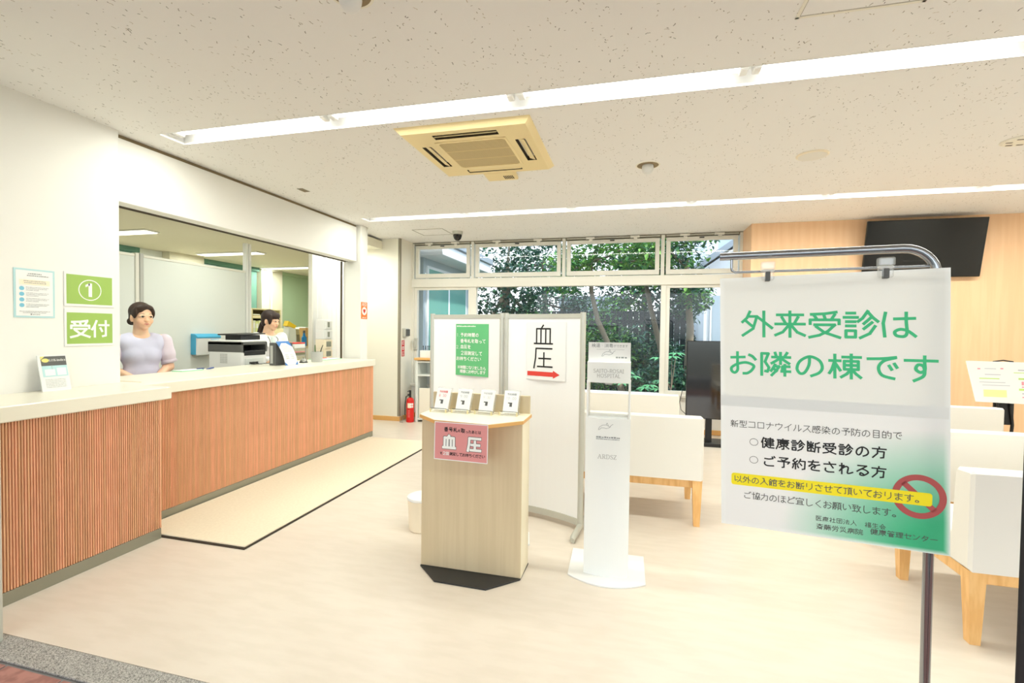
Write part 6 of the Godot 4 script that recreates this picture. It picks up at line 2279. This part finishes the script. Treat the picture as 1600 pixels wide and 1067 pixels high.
	for n in cellv:
		var f0 := f[n]
		for ax in 3:
			var d1: int = [sx, sy, sz][ax]
			var u: int = [sy, sz, sx][ax]
			var v: int = [sz, sx, sy][ax]
			if (f0 < 0.0) == (f[n + d1] < 0.0):
				continue
			if not (cellv.has(n - u) and cellv.has(n - v) and cellv.has(n - u - v)):
				continue
			var a: int = cellv[n]
			var b: int = cellv[n - u]
			var c: int = cellv[n - u - v]
			var d: int = cellv[n - v]
			g.trin(vs[a], vs[b], vs[c], ns[a], ns[b], ns[c])
			g.trin(vs[a], vs[c], vs[d], ns[a], ns[c], ns[d])


func place(prims: Array, t: Transform3D) -> Array:
	var out := []
	for p in prims:
		if p[0] == "c":
			out.append(["c", t * p[1], t * p[2], p[3], p[4]])
		else:
			out.append([p[0], t * p[1], p[2], t.basis * (p[3] if p.size() > 3 else Basis.IDENTITY)])
	return out


func head_prims() -> Array:
	var p := [
		["e", V(0, 0.038, -0.012), V(0.071, 0.078, 0.088)],
		["e", V(0, -0.012, 0.02), V(0.066, 0.085, 0.063)],
		["e", V(0, -0.056, 0.026), V(0.054, 0.046, 0.05)],
		["e", V(0, -0.092, 0.054), V(0.02, 0.018, 0.02)],
		["e", V(0, 0.012, 0.072), V(0.045, 0.018, 0.016)],
		["c", V(0, 0.0, 0.081), V(0, -0.026, 0.094), 0.006, 0.009],
		["e", V(0, -0.03, 0.088), V(0.016, 0.009, 0.011)],
		["e", V(0, -0.057, 0.074), V(0.024, 0.014, 0.012)],
		["c", V(0, -0.06, -0.012), V(0, -0.2, -0.025), 0.05, 0.054]]
	for s in [-1.0, 1.0]:
		p.append(["e", V(s * 0.034, -0.03, 0.056), V(0.026, 0.026, 0.024)])
		p.append(["e", V(s * 0.07, -0.012, -0.008), V(0.011, 0.031, 0.019), Basis(Vector3.UP, s * 0.35)])
		p.append(["e", V(s * 0.031, 0.006, 0.072), V(0.017, 0.01, 0.012)])
	return p


# how far forward the face reaches at (x, y), in the head's own axes
func face_z(x: float, y: float) -> float:
	var prims := head_prims()
	var z := 0.14
	while z > 0.0:
		var d := 0.2
		for p in prims:
			var q: Vector3 = V(x, y, z) - p[1]
			var e := 0.0
			if p[0] == "c":
				var ab: Vector3 = p[2] - p[1]
				var t: float = clampf(q.dot(ab) / ab.length_squared(), 0.0, 1.0)
				e = (q - ab * t).length() - lerpf(p[3], p[4], t)
			else:
				if p.size() > 3:
					q = p[3].inverse() * q
				var k1: float = (q / p[2]).length()
				var k2: float = (q / (p[2] * p[2])).length()
				e = k1 * (k1 - 1.0) / maxf(k2, 1e-6)
			var h := maxf(0.016 - absf(d - e), 0.0) / 0.016
			d = minf(d, e) - h * h * 0.004
		if d < 0.0:
			return z
		z -= 0.001
	return 0.06


func face_parts(t: Node3D, h: Transform3D, half_closed := false):
	var F := func(x: float, y: float, up: float) -> Vector3: return V(x, y, face_z(x, y) + up)
	for s in [-1.0, 1.0]:
		var g := Geo.new()
		g.tr = h
		g.ball(F.call(s * 0.031, 0.004, -0.004), V(0.0135, 0.006 if not half_closed else 0.0045, 0.0062), 14)
		part("eye", g, mats.paper_white, t)
		g = Geo.new()
		g.tr = h
		g.ball(F.call(s * 0.031, 0.004, -0.0005), V(0.0088, 0.0062 if not half_closed else 0.0046, 0.0036), 14)
		part("iris", g, mats.eye_dark, t)
		g = Geo.new()
		g.tr = h
		var ly := 0.0095 if not half_closed else 0.0075
		g.tube([F.call(s * 0.0165, ly - 0.004, 0.001), F.call(s * 0.024, ly, 0.0015), F.call(s * 0.032, ly + 0.001, 0.0015), F.call(s * 0.046, ly - 0.004, 0.001)], [0.0016, 0.0028, 0.003, 0.0018], 6)
		part("eyelash", g, mats.eye_dark, t)
		g = Geo.new()
		g.tr = h
		g.tube([F.call(s * 0.0145, 0.0255, 0.0), F.call(s * 0.025, 0.029, 0.0002), F.call(s * 0.038, 0.029, 0.0), F.call(s * 0.051, 0.0235, 0.0)], [0.0016, 0.0026, 0.0024, 0.0012], 6)
		part("eyebrow", g, mats.brow, t)
	var g := Geo.new()
	g.tr = h
	g.tube([F.call(-0.022, -0.057, -0.001), F.call(-0.009, -0.0535, 0.0), F.call(0.0, -0.055, 0.0), F.call(0.009, -0.0535, 0.0), F.call(0.022, -0.057, -0.001)], [0.0012, 0.0032, 0.003, 0.0032, 0.0012], 8)
	g.tube([F.call(-0.019, -0.0585, -0.001), F.call(0.0, -0.062, 0.0), F.call(0.019, -0.0585, -0.001)], [0.0014, 0.0044, 0.0014], 8)
	part("lips", g, mats.lip, t)


# a hand from the wrist; x across the palm, y along the fingers, z out of the back of the hand
func hand_prims(side: float) -> Array:
	var p := [["e", V(0, 0.045, 0), V(0.036, 0.048, 0.014)], ["c", V(0, 0, 0), V(0, 0.04, 0), 0.024, 0.026]]
	for k in 4:
		var x := (-0.027 + 0.018 * k) * side
		var L: float = [0.062, 0.072, 0.067, 0.05][k]
		var a := V(x * 0.95, 0.08, 0.0)
		var b := a + V(0, L * 0.5, -0.008)
		var c := b + V(0, L * 0.32, -0.02)
		p.append(["c", a, b, 0.0088, 0.008])
		p.append(["c", b, c, 0.008, 0.0068])
	p.append(["c", V(-0.026 * side, 0.025, -0.006), V(-0.048 * side, 0.06, -0.014), 0.012, 0.0095])
	p.append(["c", V(-0.048 * side, 0.06, -0.014), V(-0.045 * side, 0.088, -0.022), 0.0095, 0.0075])
	return p


func person(label: String, at: Vector3, body_az: float, head_az: float, second: bool):
	var t := thing("person", label, "person", at, body_az)
	var rel := head_az - body_az
	var hy := 1.42
	var h := Transform3D(Basis(Vector3.UP, rel) * Basis(Vector3.RIGHT, 0.03 if not second else 0.12), V(0, hy, 0.02))
	var L := 1.0
	# joints
	var sh := 0.158
	var arms := []
	for s in [-1.0, 1.0]:
		var shoulder := V(s * sh, 1.228, -0.01)
		var elbow := V(s * 0.2, 0.985, -0.02) if not second else V(s * 0.21, 0.96, 0.04)
		var wrist := V(s * 0.07, 0.9, 0.16) if not second else V(s * 0.12, 0.97, 0.16)
		arms.append([s, shoulder, elbow, wrist])
	var body := Geo.new()
	var p := [
		["c", V(0, 1.23, -0.005), V(0, 1.34, 0.0), 0.052, 0.05],
		["c", V(-0.1, 1.225, -0.01), V(0.1, 1.225, -0.01), 0.045, 0.045],
		["e", V(0, 1.1, 0.0), V(0.135, 0.15, 0.088)],
		["e", V(0, 0.93, 0.0), V(0.115, 0.14, 0.082)],
		["e", V(0, 0.79, 0.0), V(0.145, 0.12, 0.1)]]
	for a in arms:
		p.append(["c", a[1], a[2], 0.044, 0.036])
		p.append(["c", a[2], a[3], 0.036, 0.025])
		p.append(["c", V(a[0] * 0.08, 0.76, 0), V(a[0] * 0.075, 0.44, 0.01), 0.078, 0.052])
		p.append(["c", V(a[0] * 0.075, 0.44, 0.01), V(a[0] * 0.075, 0.075, -0.01), 0.052, 0.034])
		p.append(["c", V(a[0] * 0.075, 0.045, -0.02), V(a[0] * 0.08, 0.03, 0.13), 0.035, 0.026])
	sdf(body, p, 0.012, 0.035)
	sdf(body, place(head_prims(), h), 0.0045, 0.016)
	for a in arms:
		# hands folded, or resting forward over the desk
		var y := (V(-a[0] * 0.75, -0.1, 0.6) if not second else V(-a[0] * 0.3, -0.05, 0.9)).normalized()
		var z := V(a[0] * 0.15, 1.0, 0.15).normalized()
		var x := y.cross(z).normalized()
		z = x.cross(y).normalized()
		var hb := Transform3D(Basis(x, y, z), a[3] + V(0, 0.012 * a[0], 0.012 * a[0]))
		sdf(body, place(hand_prims(a[0]), hb), 0.004, 0.008)
	part("body", body, mats.skin, t)
	face_parts(t, h, second)
	var g := Geo.new()
	# hair
	var hp := []
	if not second:
		hp = [["e", V(0, 0.046, -0.02), V(0.0805, 0.084, 0.097)], ["e", V(0, -0.008, -0.05), V(0.07, 0.075, 0.055)]]
		for s in [-1.0, 1.0]:
			hp.append(["e", V(s * 0.066, 0.03, 0.03), V(0.014, 0.045, 0.034), Basis(Vector3.RIGHT, 0.3)])
		hp.append(["e", V(-0.022, 0.084, 0.042), V(0.048, 0.028, 0.036), Basis(Vector3.BACK, 0.35)])
		hp.append(["e", V(0.035, 0.077, 0.046), V(0.034, 0.026, 0.032), Basis(Vector3.BACK, -0.6)])
		hp.append(["s", V(0.008, -0.034, 0.085), V(0.06, 0.104, 0.062), Basis(Vector3.BACK, -0.12)])
		for s in [-1.0, 1.0]:
			hp.append(["s", V(s * 0.082, -0.035, 0.0), V(0.03, 0.045, 0.036)])
		hp.append(["e", V(-0.018, -0.04, -0.118), V(0.036, 0.034, 0.03)])
	else:
		hp = [["e", V(0, 0.046, -0.018), V(0.0815, 0.086, 0.097)], ["e", V(0, -0.012, -0.05), V(0.068, 0.07, 0.054)]]
		hp.append(["e", V(0, 0.062, 0.06), V(0.064, 0.045, 0.036)])
		for s in [-1.0, 1.0]:
			hp.append(["e", V(s * 0.067, 0.02, 0.038), V(0.015, 0.06, 0.026)])
		hp.append(["s", V(0.0, -0.06, 0.095), V(0.058, 0.09, 0.065)])
		for s in [-1.0, 1.0]:
			hp.append(["s", V(s * 0.084, -0.035, -0.002), V(0.03, 0.045, 0.03)])
		hp.append(["c", V(0, -0.05, -0.1), V(0, -0.19, -0.135), 0.03, 0.024])
		hp.append(["c", V(0, -0.19, -0.135), V(0, -0.3, -0.12), 0.024, 0.01])
	sdf(g, place(hp, h), 0.0045, 0.012)
	part("hair", g, mats.hair_brown if not second else mats.hair_dark, t)
	# clothes
	g = Geo.new()
	if not second:
		sdf(g, [
			["c", V(-0.128, 1.222, -0.01), V(-0.08, 1.248, -0.012), 0.05, 0.04],
			["c", V(0.128, 1.222, -0.01), V(0.08, 1.248, -0.012), 0.05, 0.04],
			["c", V(-0.1, 1.19, 0.0), V(0.1, 1.19, 0.0), 0.068, 0.068],
			["e", V(0, 1.1, 0.0), V(0.148, 0.15, 0.098)], ["e", V(0.055, 1.09, 0.045), V(0.06, 0.06, 0.052)], ["e", V(-0.055, 1.09, 0.045), V(0.06, 0.06, 0.052)],
			["e", V(0, 0.93, 0.0), V(0.132, 0.15, 0.098)], ["e", V(0, 0.8, 0.0), V(0.165, 0.14, 0.12)],
			["c", V(0, 0.76, 0), V(0, 0.45, 0.0), 0.15, 0.18]], 0.01, 0.03)
		part("dress", g, mats.dress_lavender, t)
		for a in arms:
			g = Geo.new()
			var s: float = a[0]
			sdf(g, [["c", V(s * 0.168, 1.218, -0.01), V(s * 0.187, 1.1, -0.012), 0.058, 0.06], ["c", V(s * 0.187, 1.1, -0.012), V(s * 0.199, 1.055, -0.015), 0.06, 0.054]], 0.008, 0.02)
			# flared hem
			var rb := Basis(Vector3.BACK, s * 0.3)
			g.tr = Transform3D(rb, V(s * 0.197, 1.05, -0.015))
			var prof := PackedVector2Array([Vector2(0.05, 0.02), Vector2(0.055, -0.005), Vector2(0.064, -0.03), Vector2(0.06, -0.03), Vector2(0.048, 0.0)])
			g.lathe(prof, Vector3.ZERO, 28, true)
			part("sleeve", g, mats.sleeve_mauve, t)
	else:
		var pr := [
			["c", V(-0.105, 1.205, -0.01), V(0.105, 1.205, -0.01), 0.062, 0.062],
			["e", V(0, 1.1, 0.0), V(0.155, 0.15, 0.108)], ["e", V(0, 0.93, 0.0), V(0.142, 0.16, 0.105)], ["e", V(0, 0.8, 0.0), V(0.165, 0.13, 0.122)]]
		for a in arms:
			pr.append(["c", a[1], a[2], 0.06, 0.05])
			pr.append(["c", a[2], a[3], 0.05, 0.042])
		sdf(g, pr, 0.01, 0.03)
		part("blazer", g, mats.blazer_white, t)
		g = Geo.new()
		sdf(g, [["e", V(0, 1.13, 0.07), V(0.045, 0.1, 0.045)], ["c", V(-0.035, 1.225, 0.03), V(0.035, 1.225, 0.03), 0.03, 0.03]], 0.008, 0.02)
		part("blouse", g, mats.blouse_grey, t)
		for s in [-1.0, 1.0]:
			g = Geo.new()
			var q := [V(s * 0.062, 1.275, -0.02), V(s * 0.075, 1.2, 0.07), V(s * 0.02, 1.03, 0.116), V(s * 0.1, 1.15, 0.1), V(s * 0.1, 1.24, 0.03)]
			g.tri(q[0], q[1], q[4], V(s * 0.4, 0.6, 1))
			g.tri(q[1], q[3], q[4], V(s * 0.4, 0.6, 1))
			g.tri(q[1], q[2], q[3], V(s * 0.2, 0.3, 1))
			for k in 1:
				g.tri(q[0] - V(0, 0.004, 0.008), q[1] - V(0, 0.004, 0.008), q[4] - V(0, 0.004, 0.008), -V(s * 0.4, 0.6, 1))
				g.tri(q[1] - V(0, 0.004, 0.008), q[2] - V(0, 0.004, 0.008), q[3] - V(0, 0.004, 0.008), -V(s * 0.2, 0.3, 1))
			part("lapel", g, mats.blazer_white, t)
			g = Geo.new()
			g.tube([V(s * 0.05, 1.27, 0.0), V(s * 0.052, 1.21, 0.085), V(s * 0.012, 1.0, 0.122)], 0.004, 6)
			part("lanyard", g, mats.grey_plastic, t)
		g = Geo.new()
		var lp := []
		for s in [-1.0, 1.0]:
			lp.append(["c", V(s * 0.08, 0.76, 0), V(s * 0.078, 0.44, 0.01), 0.095, 0.07])
			lp.append(["c", V(s * 0.078, 0.44, 0.01), V(s * 0.078, 0.09, -0.01), 0.07, 0.052])
		sdf(g, lp, 0.012, 0.02)
		part("trousers", g, mats.trouser_dark, t)
	for s in [-1.0, 1.0]:
		g = Geo.new()
		sdf(g, [["c", V(s * 0.075, 0.045, -0.035), V(s * 0.08, 0.034, 0.135), 0.043, 0.033], ["c", V(s * 0.077, 0.03, 0.0), V(s * 0.08, 0.028, 0.1), 0.03, 0.03]], 0.008, 0.02)
		part("shoe", g, mats.trouser_dark, t)


func build_people():
	person("woman in a lavender dress with sheer sleeves and low bun, standing at the counter", V(-4.1, 0, -3.165), deg_to_rad(64), deg_to_rad(77), false)
	person("woman in a white blazer with bangs and ponytail, looking right behind the printer", V(-4.15, 0, -4.71), deg_to_rad(72), deg_to_rad(96), true)
# --- the garden and buildings outside the window ---
var leaf_mesh: ArrayMesh


func leaf_cloud(parent: Node3D, called: String, blobs: Array, n: int, size: float, cols: Array, sd: int):
	if leaf_mesh == null:
		var g := Geo.new()
		# a folded pointed leaf
		var a := V(0, 0, 0)
		var l := V(-0.28, 0.06, 0.5)
		var r := V(0.28, 0.06, 0.5)
		var tip := V(0, -0.08, 1.0)
		var m := V(0, -0.02, 0.5)
		for q in [[a, l, m], [l, tip, m], [a, m, r], [m, tip, r]]:
			g.tri(q[0], q[1], q[2], Vector3.UP)
		leaf_mesh = g.mesh(mats.leaf)
	var mm := MultiMesh.new()
	mm.transform_format = MultiMesh.TRANSFORM_3D
	mm.use_colors = true
	mm.mesh = leaf_mesh
	mm.instance_count = n
	var rr := RandomNumberGenerator.new()
	rr.seed = sd
	for k in n:
		var b = blobs[rr.randi() % blobs.size()]
		var d := Vector3(rr.randfn(), rr.randfn(), rr.randfn()).normalized() * pow(rr.randf(), 0.4)
		var p: Vector3 = b[0] + d * b[1]
		var bs := Basis(Vector3.UP, rr.randf() * TAU) * Basis(Vector3.RIGHT, rr.randf_range(-0.3, 0.9)) * Basis(Vector3.BACK, rr.randf_range(-0.5, 0.5))
		mm.set_instance_transform(k, Transform3D(bs.scaled(Vector3.ONE * size * rr.randf_range(0.6, 1.3)), p))
		var c: Color = cols[rr.randi() % cols.size()]
		c = c.srgb_to_linear() * rr.randf_range(0.75, 1.2)
		c.a = 1.0
		mm.set_instance_color(k, c)
	var o := MultiMeshInstance3D.new()
	o.name = called
	o.multimesh = mm
	o.set_meta("kind", "stuff")
	parent.add_child(o, true)


func tree(label: String, at: Vector3, trunk: Array, r0: float, blobs: Array, n: int, size: float, cols: Array, sd: int):
	var t := thing("tree", label, "tree", at, 0.0, "garden trees")
	var g := Geo.new()
	var rad := []
	for k in trunk.size():
		rad.append(lerpf(r0, r0 * 0.55, k / float(trunk.size() - 1)))
	g.tube(trunk, rad, 10)
	var top: Vector3 = trunk[trunk.size() - 1]
	var rr := RandomNumberGenerator.new()
	rr.seed = sd
	for b in blobs:
		if rr.randf() < 0.7:
			var mid: Vector3 = top.lerp(b[0], 0.5) + V(0, -0.1, 0)
			g.tube([top - V(0, 0.1, 0), mid, b[0]], [r0 * 0.4, r0 * 0.3, r0 * 0.12], 6)
	part("trunk", g, mats.bark, t)
	leaf_cloud(t, "crown", blobs, n, size, cols, sd)


func build_outside():
	var m := mat("leaf", Color.WHITE, 0.55)
	m.vertex_color_use_as_albedo = true
	m.backlight_enabled = true
	m.backlight = Color(0.6, 0.6, 0.6)
	mat("bark", Color(0.5, 0.46, 0.4), 0.9)
	mat("soil", Color(0.3, 0.27, 0.2), 1.0)
	mat("fence_dark", Color(0.08, 0.12, 0.14), 0.7)
	mat("render_white", Color(0.92, 0.95, 0.98), 0.8)
	mat("render_grey", Color(0.7, 0.76, 0.8), 0.8)
	mat("roof_grey", Color(0.55, 0.6, 0.65), 0.7)
	mat("teal_pane", Color(0.45, 0.68, 0.65), 0.15)
	mat("shade_pane", Color(0.68, 0.76, 0.82), 0.15)
	struct("ground_garden", boxg(V(-30, -0.4, -6.9), V(40, -0.2, -60)), mats.soil)
	# neighbouring wing of the same building, seen through the left panes
	var w := thing("building_wing", "low grey wing with teal windows and a deep eave, seen through the left panes", "building", V(-3.35, -0.2, -7.0))
	part("wall", boxg(V(-0.2, 0, -0.2), V(0.0, 2.9, -2.5)), mats.render_grey, w)
	part("eave", boxg(V(-0.2, 2.72, -0.0), V(0.42, 2.9, -2.6), 0.01), mats.render_white, w)
	part("roof", boxg(V(-4.0, 2.9, -0.0), V(0.46, 3.02, -2.65), 0.01), mats.roof_grey, w)
	for k in 1:
		var z := -0.3 - k * 2.1
		var win := part("window", boxg(V(-0.01, 0.95, z), V(0.03, 2.6, z - 1.9), 0.004), mats.render_white, w)
		for j in 2:
			part("pane", boxg(V(0.025, 1.0, z - 0.06 - j * 0.93), V(0.035, 2.55, z - 0.91 - j * 0.93)), mats.teal_pane, win)
	# white houses to the right
	var b := thing("house", "pale blue-white two storey house beyond the garden, right of the trees", "building", V(1.45, -0.2, -13.6))
	part("wall", boxg(V(0, 0, 0), V(2.6, 4.6, -5)), mats.render_white, b)
	part("bay", boxg(V(0.35, 0, 0.5), V(1.5, 4.2, 0)), mats.render_white, b)
	part("ledge", boxg(V(-0.05, 2.5, 0.55), V(2.65, 2.68, -0.05), 0.01), mats.render_grey, b)
	for q in [[0.55, 2.9, 1.25], [0.55, 0.9, 1.25], [1.75, 2.9, 2.35], [1.75, 0.9, 2.35]]:
		var zf: float = 0.5 if q[0] < 1.5 else 0.0
		var win := part("window", boxg(V(q[0], q[1], zf + 0.03), V(q[2], q[1] + 1.2, zf - 0.02), 0.004), mats.render_white, b)
		part("pane", boxg(V(q[0] + 0.06, q[1] + 0.06, zf + 0.036), V(q[2] - 0.06, q[1] + 1.14, zf + 0.03)), mats.shade_pane, win)
	b = thing("house", "low white house with a grey gable roof, nearest the window's right edge", "building", V(1.5, -0.2, -11.2))
	part("wall", boxg(V(0, 0, 0), V(3.4, 2.95, -1.4)), mats.render_white, b)
	for q in [[0.12, 1.1, 0.75], [1.2, 1.1, 2.2]]:
		var win := part("window", boxg(V(q[0], q[1], 0.03), V(q[2], q[1] + 1.3, -0.02), 0.004), mats.render_white, b)
		part("pane", boxg(V(q[0] + 0.05, q[1] + 0.05, 0.036), V(q[2] - 0.05, q[1] + 1.25, 0.03)), mats.shade_pane, win)
	var g := Geo.new()
	g.extrude(PackedVector2Array([Vector2(-0.3, 2.95), Vector2(1.7, 4.4), Vector2(3.7, 2.95), Vector2(3.7, 2.8), Vector2(1.7, 4.22), Vector2(-0.3, 2.8)]), V(0, 0, 0.25), V(1, 0, 0), V(0, 1, 0), V(0, 0, -1.9), 0.01)
	part("gable_roof", g, mats.roof_grey, b)
	g = Geo.new()
	g.extrude(PackedVector2Array([Vector2(0, 2.95), Vector2(1.7, 4.2), Vector2(3.4, 2.95)]), V(0, 0, 0), V(1, 0, 0), V(0, 1, 0), V(0, 0, -1.4))
	part("gable", g, mats.render_white, b)
	b = thing("house", "small pale blue house far behind the trees, seen above the folding screen", "building", V(-4.0, -0.2, -26))
	part("wall", boxg(V(0, 0, 0), V(3.6, 3.2, -4)), mats.render_grey, b)
	part("window", boxg(V(1.5, 1.6, 0.04), V(2.3, 2.8, -0.02), 0.01), mats.shade_pane, b)
	part("roof", boxg(V(-0.2, 3.2, 0.2), V(3.8, 3.4, -4.2), 0.02), mats.roof_grey, b)
	# slatted fence along the back of the garden
	var f := thing("fence", "dark vertical slat fence at the back of the garden", "fence", V(0, -0.2, -12.2))
	part("rail", boxg(V(-3.3, 0.5, -0.03), V(1.4, 0.58, -0.07), 0.003), mats.fence_dark, f)
	part("rail", boxg(V(-3.3, 1.75, -0.03), V(1.4, 1.83, -0.07), 0.003), mats.fence_dark, f)
	var sl := boxg(V(-0.062, 0, -0.03), V(0.062, 2.05, 0.0), 0.003).mesh(mats.fence_dark)
	for k in 34:
		share("slat", sl, V(-3.25 + k * 0.138, 0, 0), f)
	# dense hedge behind the fence
	var hg := thing("hedge", "dense dark hedge growing right behind the slat fence", "hedge", V(0, -0.2, -12.9))
	g = Geo.new()
	for k in 8:
		g.tube([V(-3.0 + k * 0.6, 0, 0), V(-2.95 + k * 0.6, 1.7, 0.02)], [0.03, 0.015], 6)
	part("stem", g, mats.bark, hg)
	var hb := []
	for k in 10:
		hb.append([V(-3.1 + k * 0.5, 0.55, 0), 0.5])
		hb.append([V(-3.1 + k * 0.5, 1.35, 0), 0.5])
	leaf_cloud(hg, "foliage", hb, 5200, 0.15, [Color(0.12, 0.28, 0.22), Color(0.15, 0.33, 0.24), Color(0.1, 0.24, 0.22)], 77)
	# trees
	var deep := [Color(0.16, 0.36, 0.26), Color(0.13, 0.32, 0.28), Color(0.2, 0.42, 0.28), Color(0.1, 0.26, 0.24)]
	var fresh := [Color(0.35, 0.58, 0.22), Color(0.28, 0.52, 0.26), Color(0.45, 0.66, 0.28), Color(0.22, 0.45, 0.26)]
	tree("leaning trunk tree with fresh green crown, framed by the middle pane", V(-0.25, -0.2, -9.3), [V(0.15, 0, 0.1), V(0.02, 0.55, 0.1), V(-0.12, 1.1, 0), V(-0.42, 1.75, 0), V(-0.55, 2.3, 0), V(-0.58, 3.0, 0)], 0.07, [[V(-0.6, 3.0, 0.2), 0.6], [V(0.1, 3.1, 0.3), 0.6], [V(-1.0, 2.7, 0.2), 0.5], [V(0.5, 2.9, 0.0), 0.5], [V(-0.3, 3.6, 0.0), 0.8]], 2600, 0.12, fresh, 11)
	tree("second leaning tree with a dark crown, right of the first", V(0.5, -0.2, -10.2), [V(0.2, 0, 0), V(0.1, 1.0, 0), V(-0.15, 2.0, 0), V(-0.35, 2.9, 0)], 0.075, [[V(-0.3, 3.1, 0.0), 0.7], [V(0.3, 2.7, 0.2), 0.55], [V(0.5, 2.2, 0.3), 0.45], [V(0.0, 3.6, 0.0), 0.8]], 2400, 0.12, deep, 12)
	tree("dense dark tree seen through the left part of the wide pane", V(-3.0, -0.2, -11.0), [V(0, 0, 0), V(0.05, 1.2, 0), V(0.02, 2.6, 0)], 0.16, [[V(0, 2.4, 0.2), 0.8], [V(-0.6, 2.9, 0), 0.8], [V(0.7, 2.8, 0.2), 0.7], [V(0.1, 3.6, 0), 0.9], [V(-0.2, 1.8, 0.5), 0.5], [V(0.6, 2.0, 0.3), 0.45]], 4200, 0.12, deep, 13)
	tree("round dark green tree in front of the far blue house", V(-2.1, -0.2, -14.0), [V(0, 0, 0), V(0, 1.2, 0), V(0.05, 2.3, 0)], 0.1, [[V(0, 2.5, 0), 0.75], [V(-0.7, 2.5, 0.1), 0.6], [V(0.5, 2.3, 0.2), 0.5], [V(0.1, 3.1, 0), 0.6]], 2400, 0.13, deep, 14)
	tree("light green bushy tree at the centre of the garden", V(-1.2, -0.2, -14.3), [V(0, 0, 0), V(0, 1.0, 0), V(0.02, 1.8, 0)], 0.08, [[V(0, 1.9, 0.2), 0.6], [V(0.6, 2.1, 0.2), 0.55], [V(-0.5, 1.8, 0.3), 0.45], [V(1.1, 2.4, 0), 0.6], [V(1.4, 3.2, 0), 0.6]], 3000, 0.12, fresh, 15)
	tree("leafy tree overhanging the right transom light", V(1.0, -0.2, -9.6), [V(0.0, 0, 0), V(0.05, 1.6, 0), V(-0.05, 2.9, 0)], 0.09, [[V(-0.15, 3.0, 0.2), 0.55], [V(-0.5, 3.3, 0.1), 0.6], [V(0.1, 2.3, 0.3), 0.35], [V(0.15, 3.6, 0), 0.5]], 1900, 0.11, deep + fresh, 16)
	tree("tall tree with leaves against the sky above the left roof", V(-3.1, -0.2, -16.5), [V(0, 0, 0), V(0.1, 2.0, 0), V(0.0, 4.0, 0)], 0.14, [[V(0, 4.2, 0), 1.0], [V(0.8, 3.6, 0), 0.8], [V(-0.9, 3.8, 0), 0.9], [V(0.2, 5.2, 0), 0.9]], 2800, 0.15, deep, 17)
	tree("dark backing tree behind the fence at the right", V(0.3, -0.2, -14.5), [V(0, 0, 0), V(0, 1.5, 0), V(0, 3.0, 0)], 0.13, [[V(0, 3.0, 0), 1.0], [V(-1.0, 3.3, 0), 0.9], [V(0.6, 2.2, 0), 0.7], [V(-0.6, 2.2, 0), 0.8], [V(0, 4.2, 0), 1.0]], 4200, 0.14, deep, 18)
	# shrubs in front of the fence
	for q in [[-0.8, -10.6, 1.15, 0.8, fresh, "broad fresh green shrub in front of the fence, behind the sanitizer"], [0.15, -10.9, 0.95, 0.75, deep, "dark low shrub under the leaning trunks"], [-1.9, -10.2, 1.15, 0.8, fresh, "green shrub behind the folding screen's top edge"], [0.6, -9.4, 0.55, 0.45, deep, "low dark shrub near the tall monitor"]]:
		var t := thing("shrub", q[5], "shrub", V(q[0], -0.2, q[1]))
		g = Geo.new()
		for k in 5:
			var a := k * 1.3
			g.tube([V(0.03 * cos(a), 0, 0.03 * sin(a)), V(0.2 * cos(a), q[2] * 0.6, 0.2 * sin(a)), V(0.35 * cos(a), q[2] * 1.1, 0.3 * sin(a))], [0.018, 0.013, 0.006], 6)
		part("stem", g, mats.bark, t)
		leaf_cloud(t, "foliage", [[V(0, q[2] + 0.1, 0), q[3]], [V(0.45, q[2] - 0.05, 0.1), q[3] * 0.75], [V(-0.45, q[2], 0.1), q[3] * 0.75], [V(0.1, q[2] * 0.5, 0.3), q[3] * 0.7]], 3000, 0.11, q[4], 50 + int(q[0] * 10))
	# palmate plants close to the glass
	mat("palm_leaf", Color(0.3, 0.6, 0.4), 0.45)
	mats.palm_leaf.backlight_enabled = true
	mats.palm_leaf.backlight = Color(0.4, 0.4, 0.4)
	for q in [[0.62, -8.2, 1.15, 4, "glossy hand-shaped leaves of a fatsia just outside the right pane", 5], [-0.1, -8.4, 0.85, 6, "low fatsia plant outside the middle pane behind the sanitizer", 6], [0.3, -8.8, 0.6, 5, "small fatsia plant low beside the window mullion", 7]]:
		var t := thing("garden_plant", q[4], "plant", V(q[0], -0.2, q[1]))
		var rr := RandomNumberGenerator.new()
		rr.seed = q[5]
		g = Geo.new()
		var heads := []
		for k in q[3]:
			var a: float = TAU * k / q[3] + rr.randf()
			var hgt: float = q[2] * rr.randf_range(0.6, 1.05)
			var rad := rr.randf_range(0.1, 0.32)
			var hp := V(cos(a) * rad, hgt, sin(a) * rad)
			if k == 0:
				hp = V(0, q[2], 0.05)
			heads.append(hp)
			g.tube([V(0, 0, 0), V(0, hgt * 0.5, 0), hp], [0.014, 0.01, 0.005], 6)
		part("stem", g, mats.bark, t)
		for hp in heads:
			g = Geo.new()
			for j in 8:
				var a := -2.6 + 5.2 * j / 7.0
				var L := 0.2 * (1.0 - 0.12 * absf(a))
				var d := V(sin(a), -0.12, cos(a)).normalized()
				var sd := d.cross(Vector3.UP).normalized() * 0.028
				g.tri(hp, hp + d * L * 0.55 + sd, hp + d * L * 0.6 + V(0, 0.012, 0), V(0, 1, 0.3))
				g.tri(hp, hp + d * L * 0.6 + V(0, 0.012, 0), hp + d * L * 0.55 - sd, V(0, 1, 0.3))
				g.tri(hp + d * L * 0.55 + sd, hp + d * L + V(0, -0.02, 0), hp + d * L * 0.6 + V(0, 0.012, 0), V(0, 1, 0.3))
				g.tri(hp + d * L * 0.55 - sd, hp + d * L * 0.6 + V(0, 0.012, 0), hp + d * L + V(0, -0.02, 0), V(0, 1, 0.3))
			part("leaf", g, mats.palm_leaf, t)
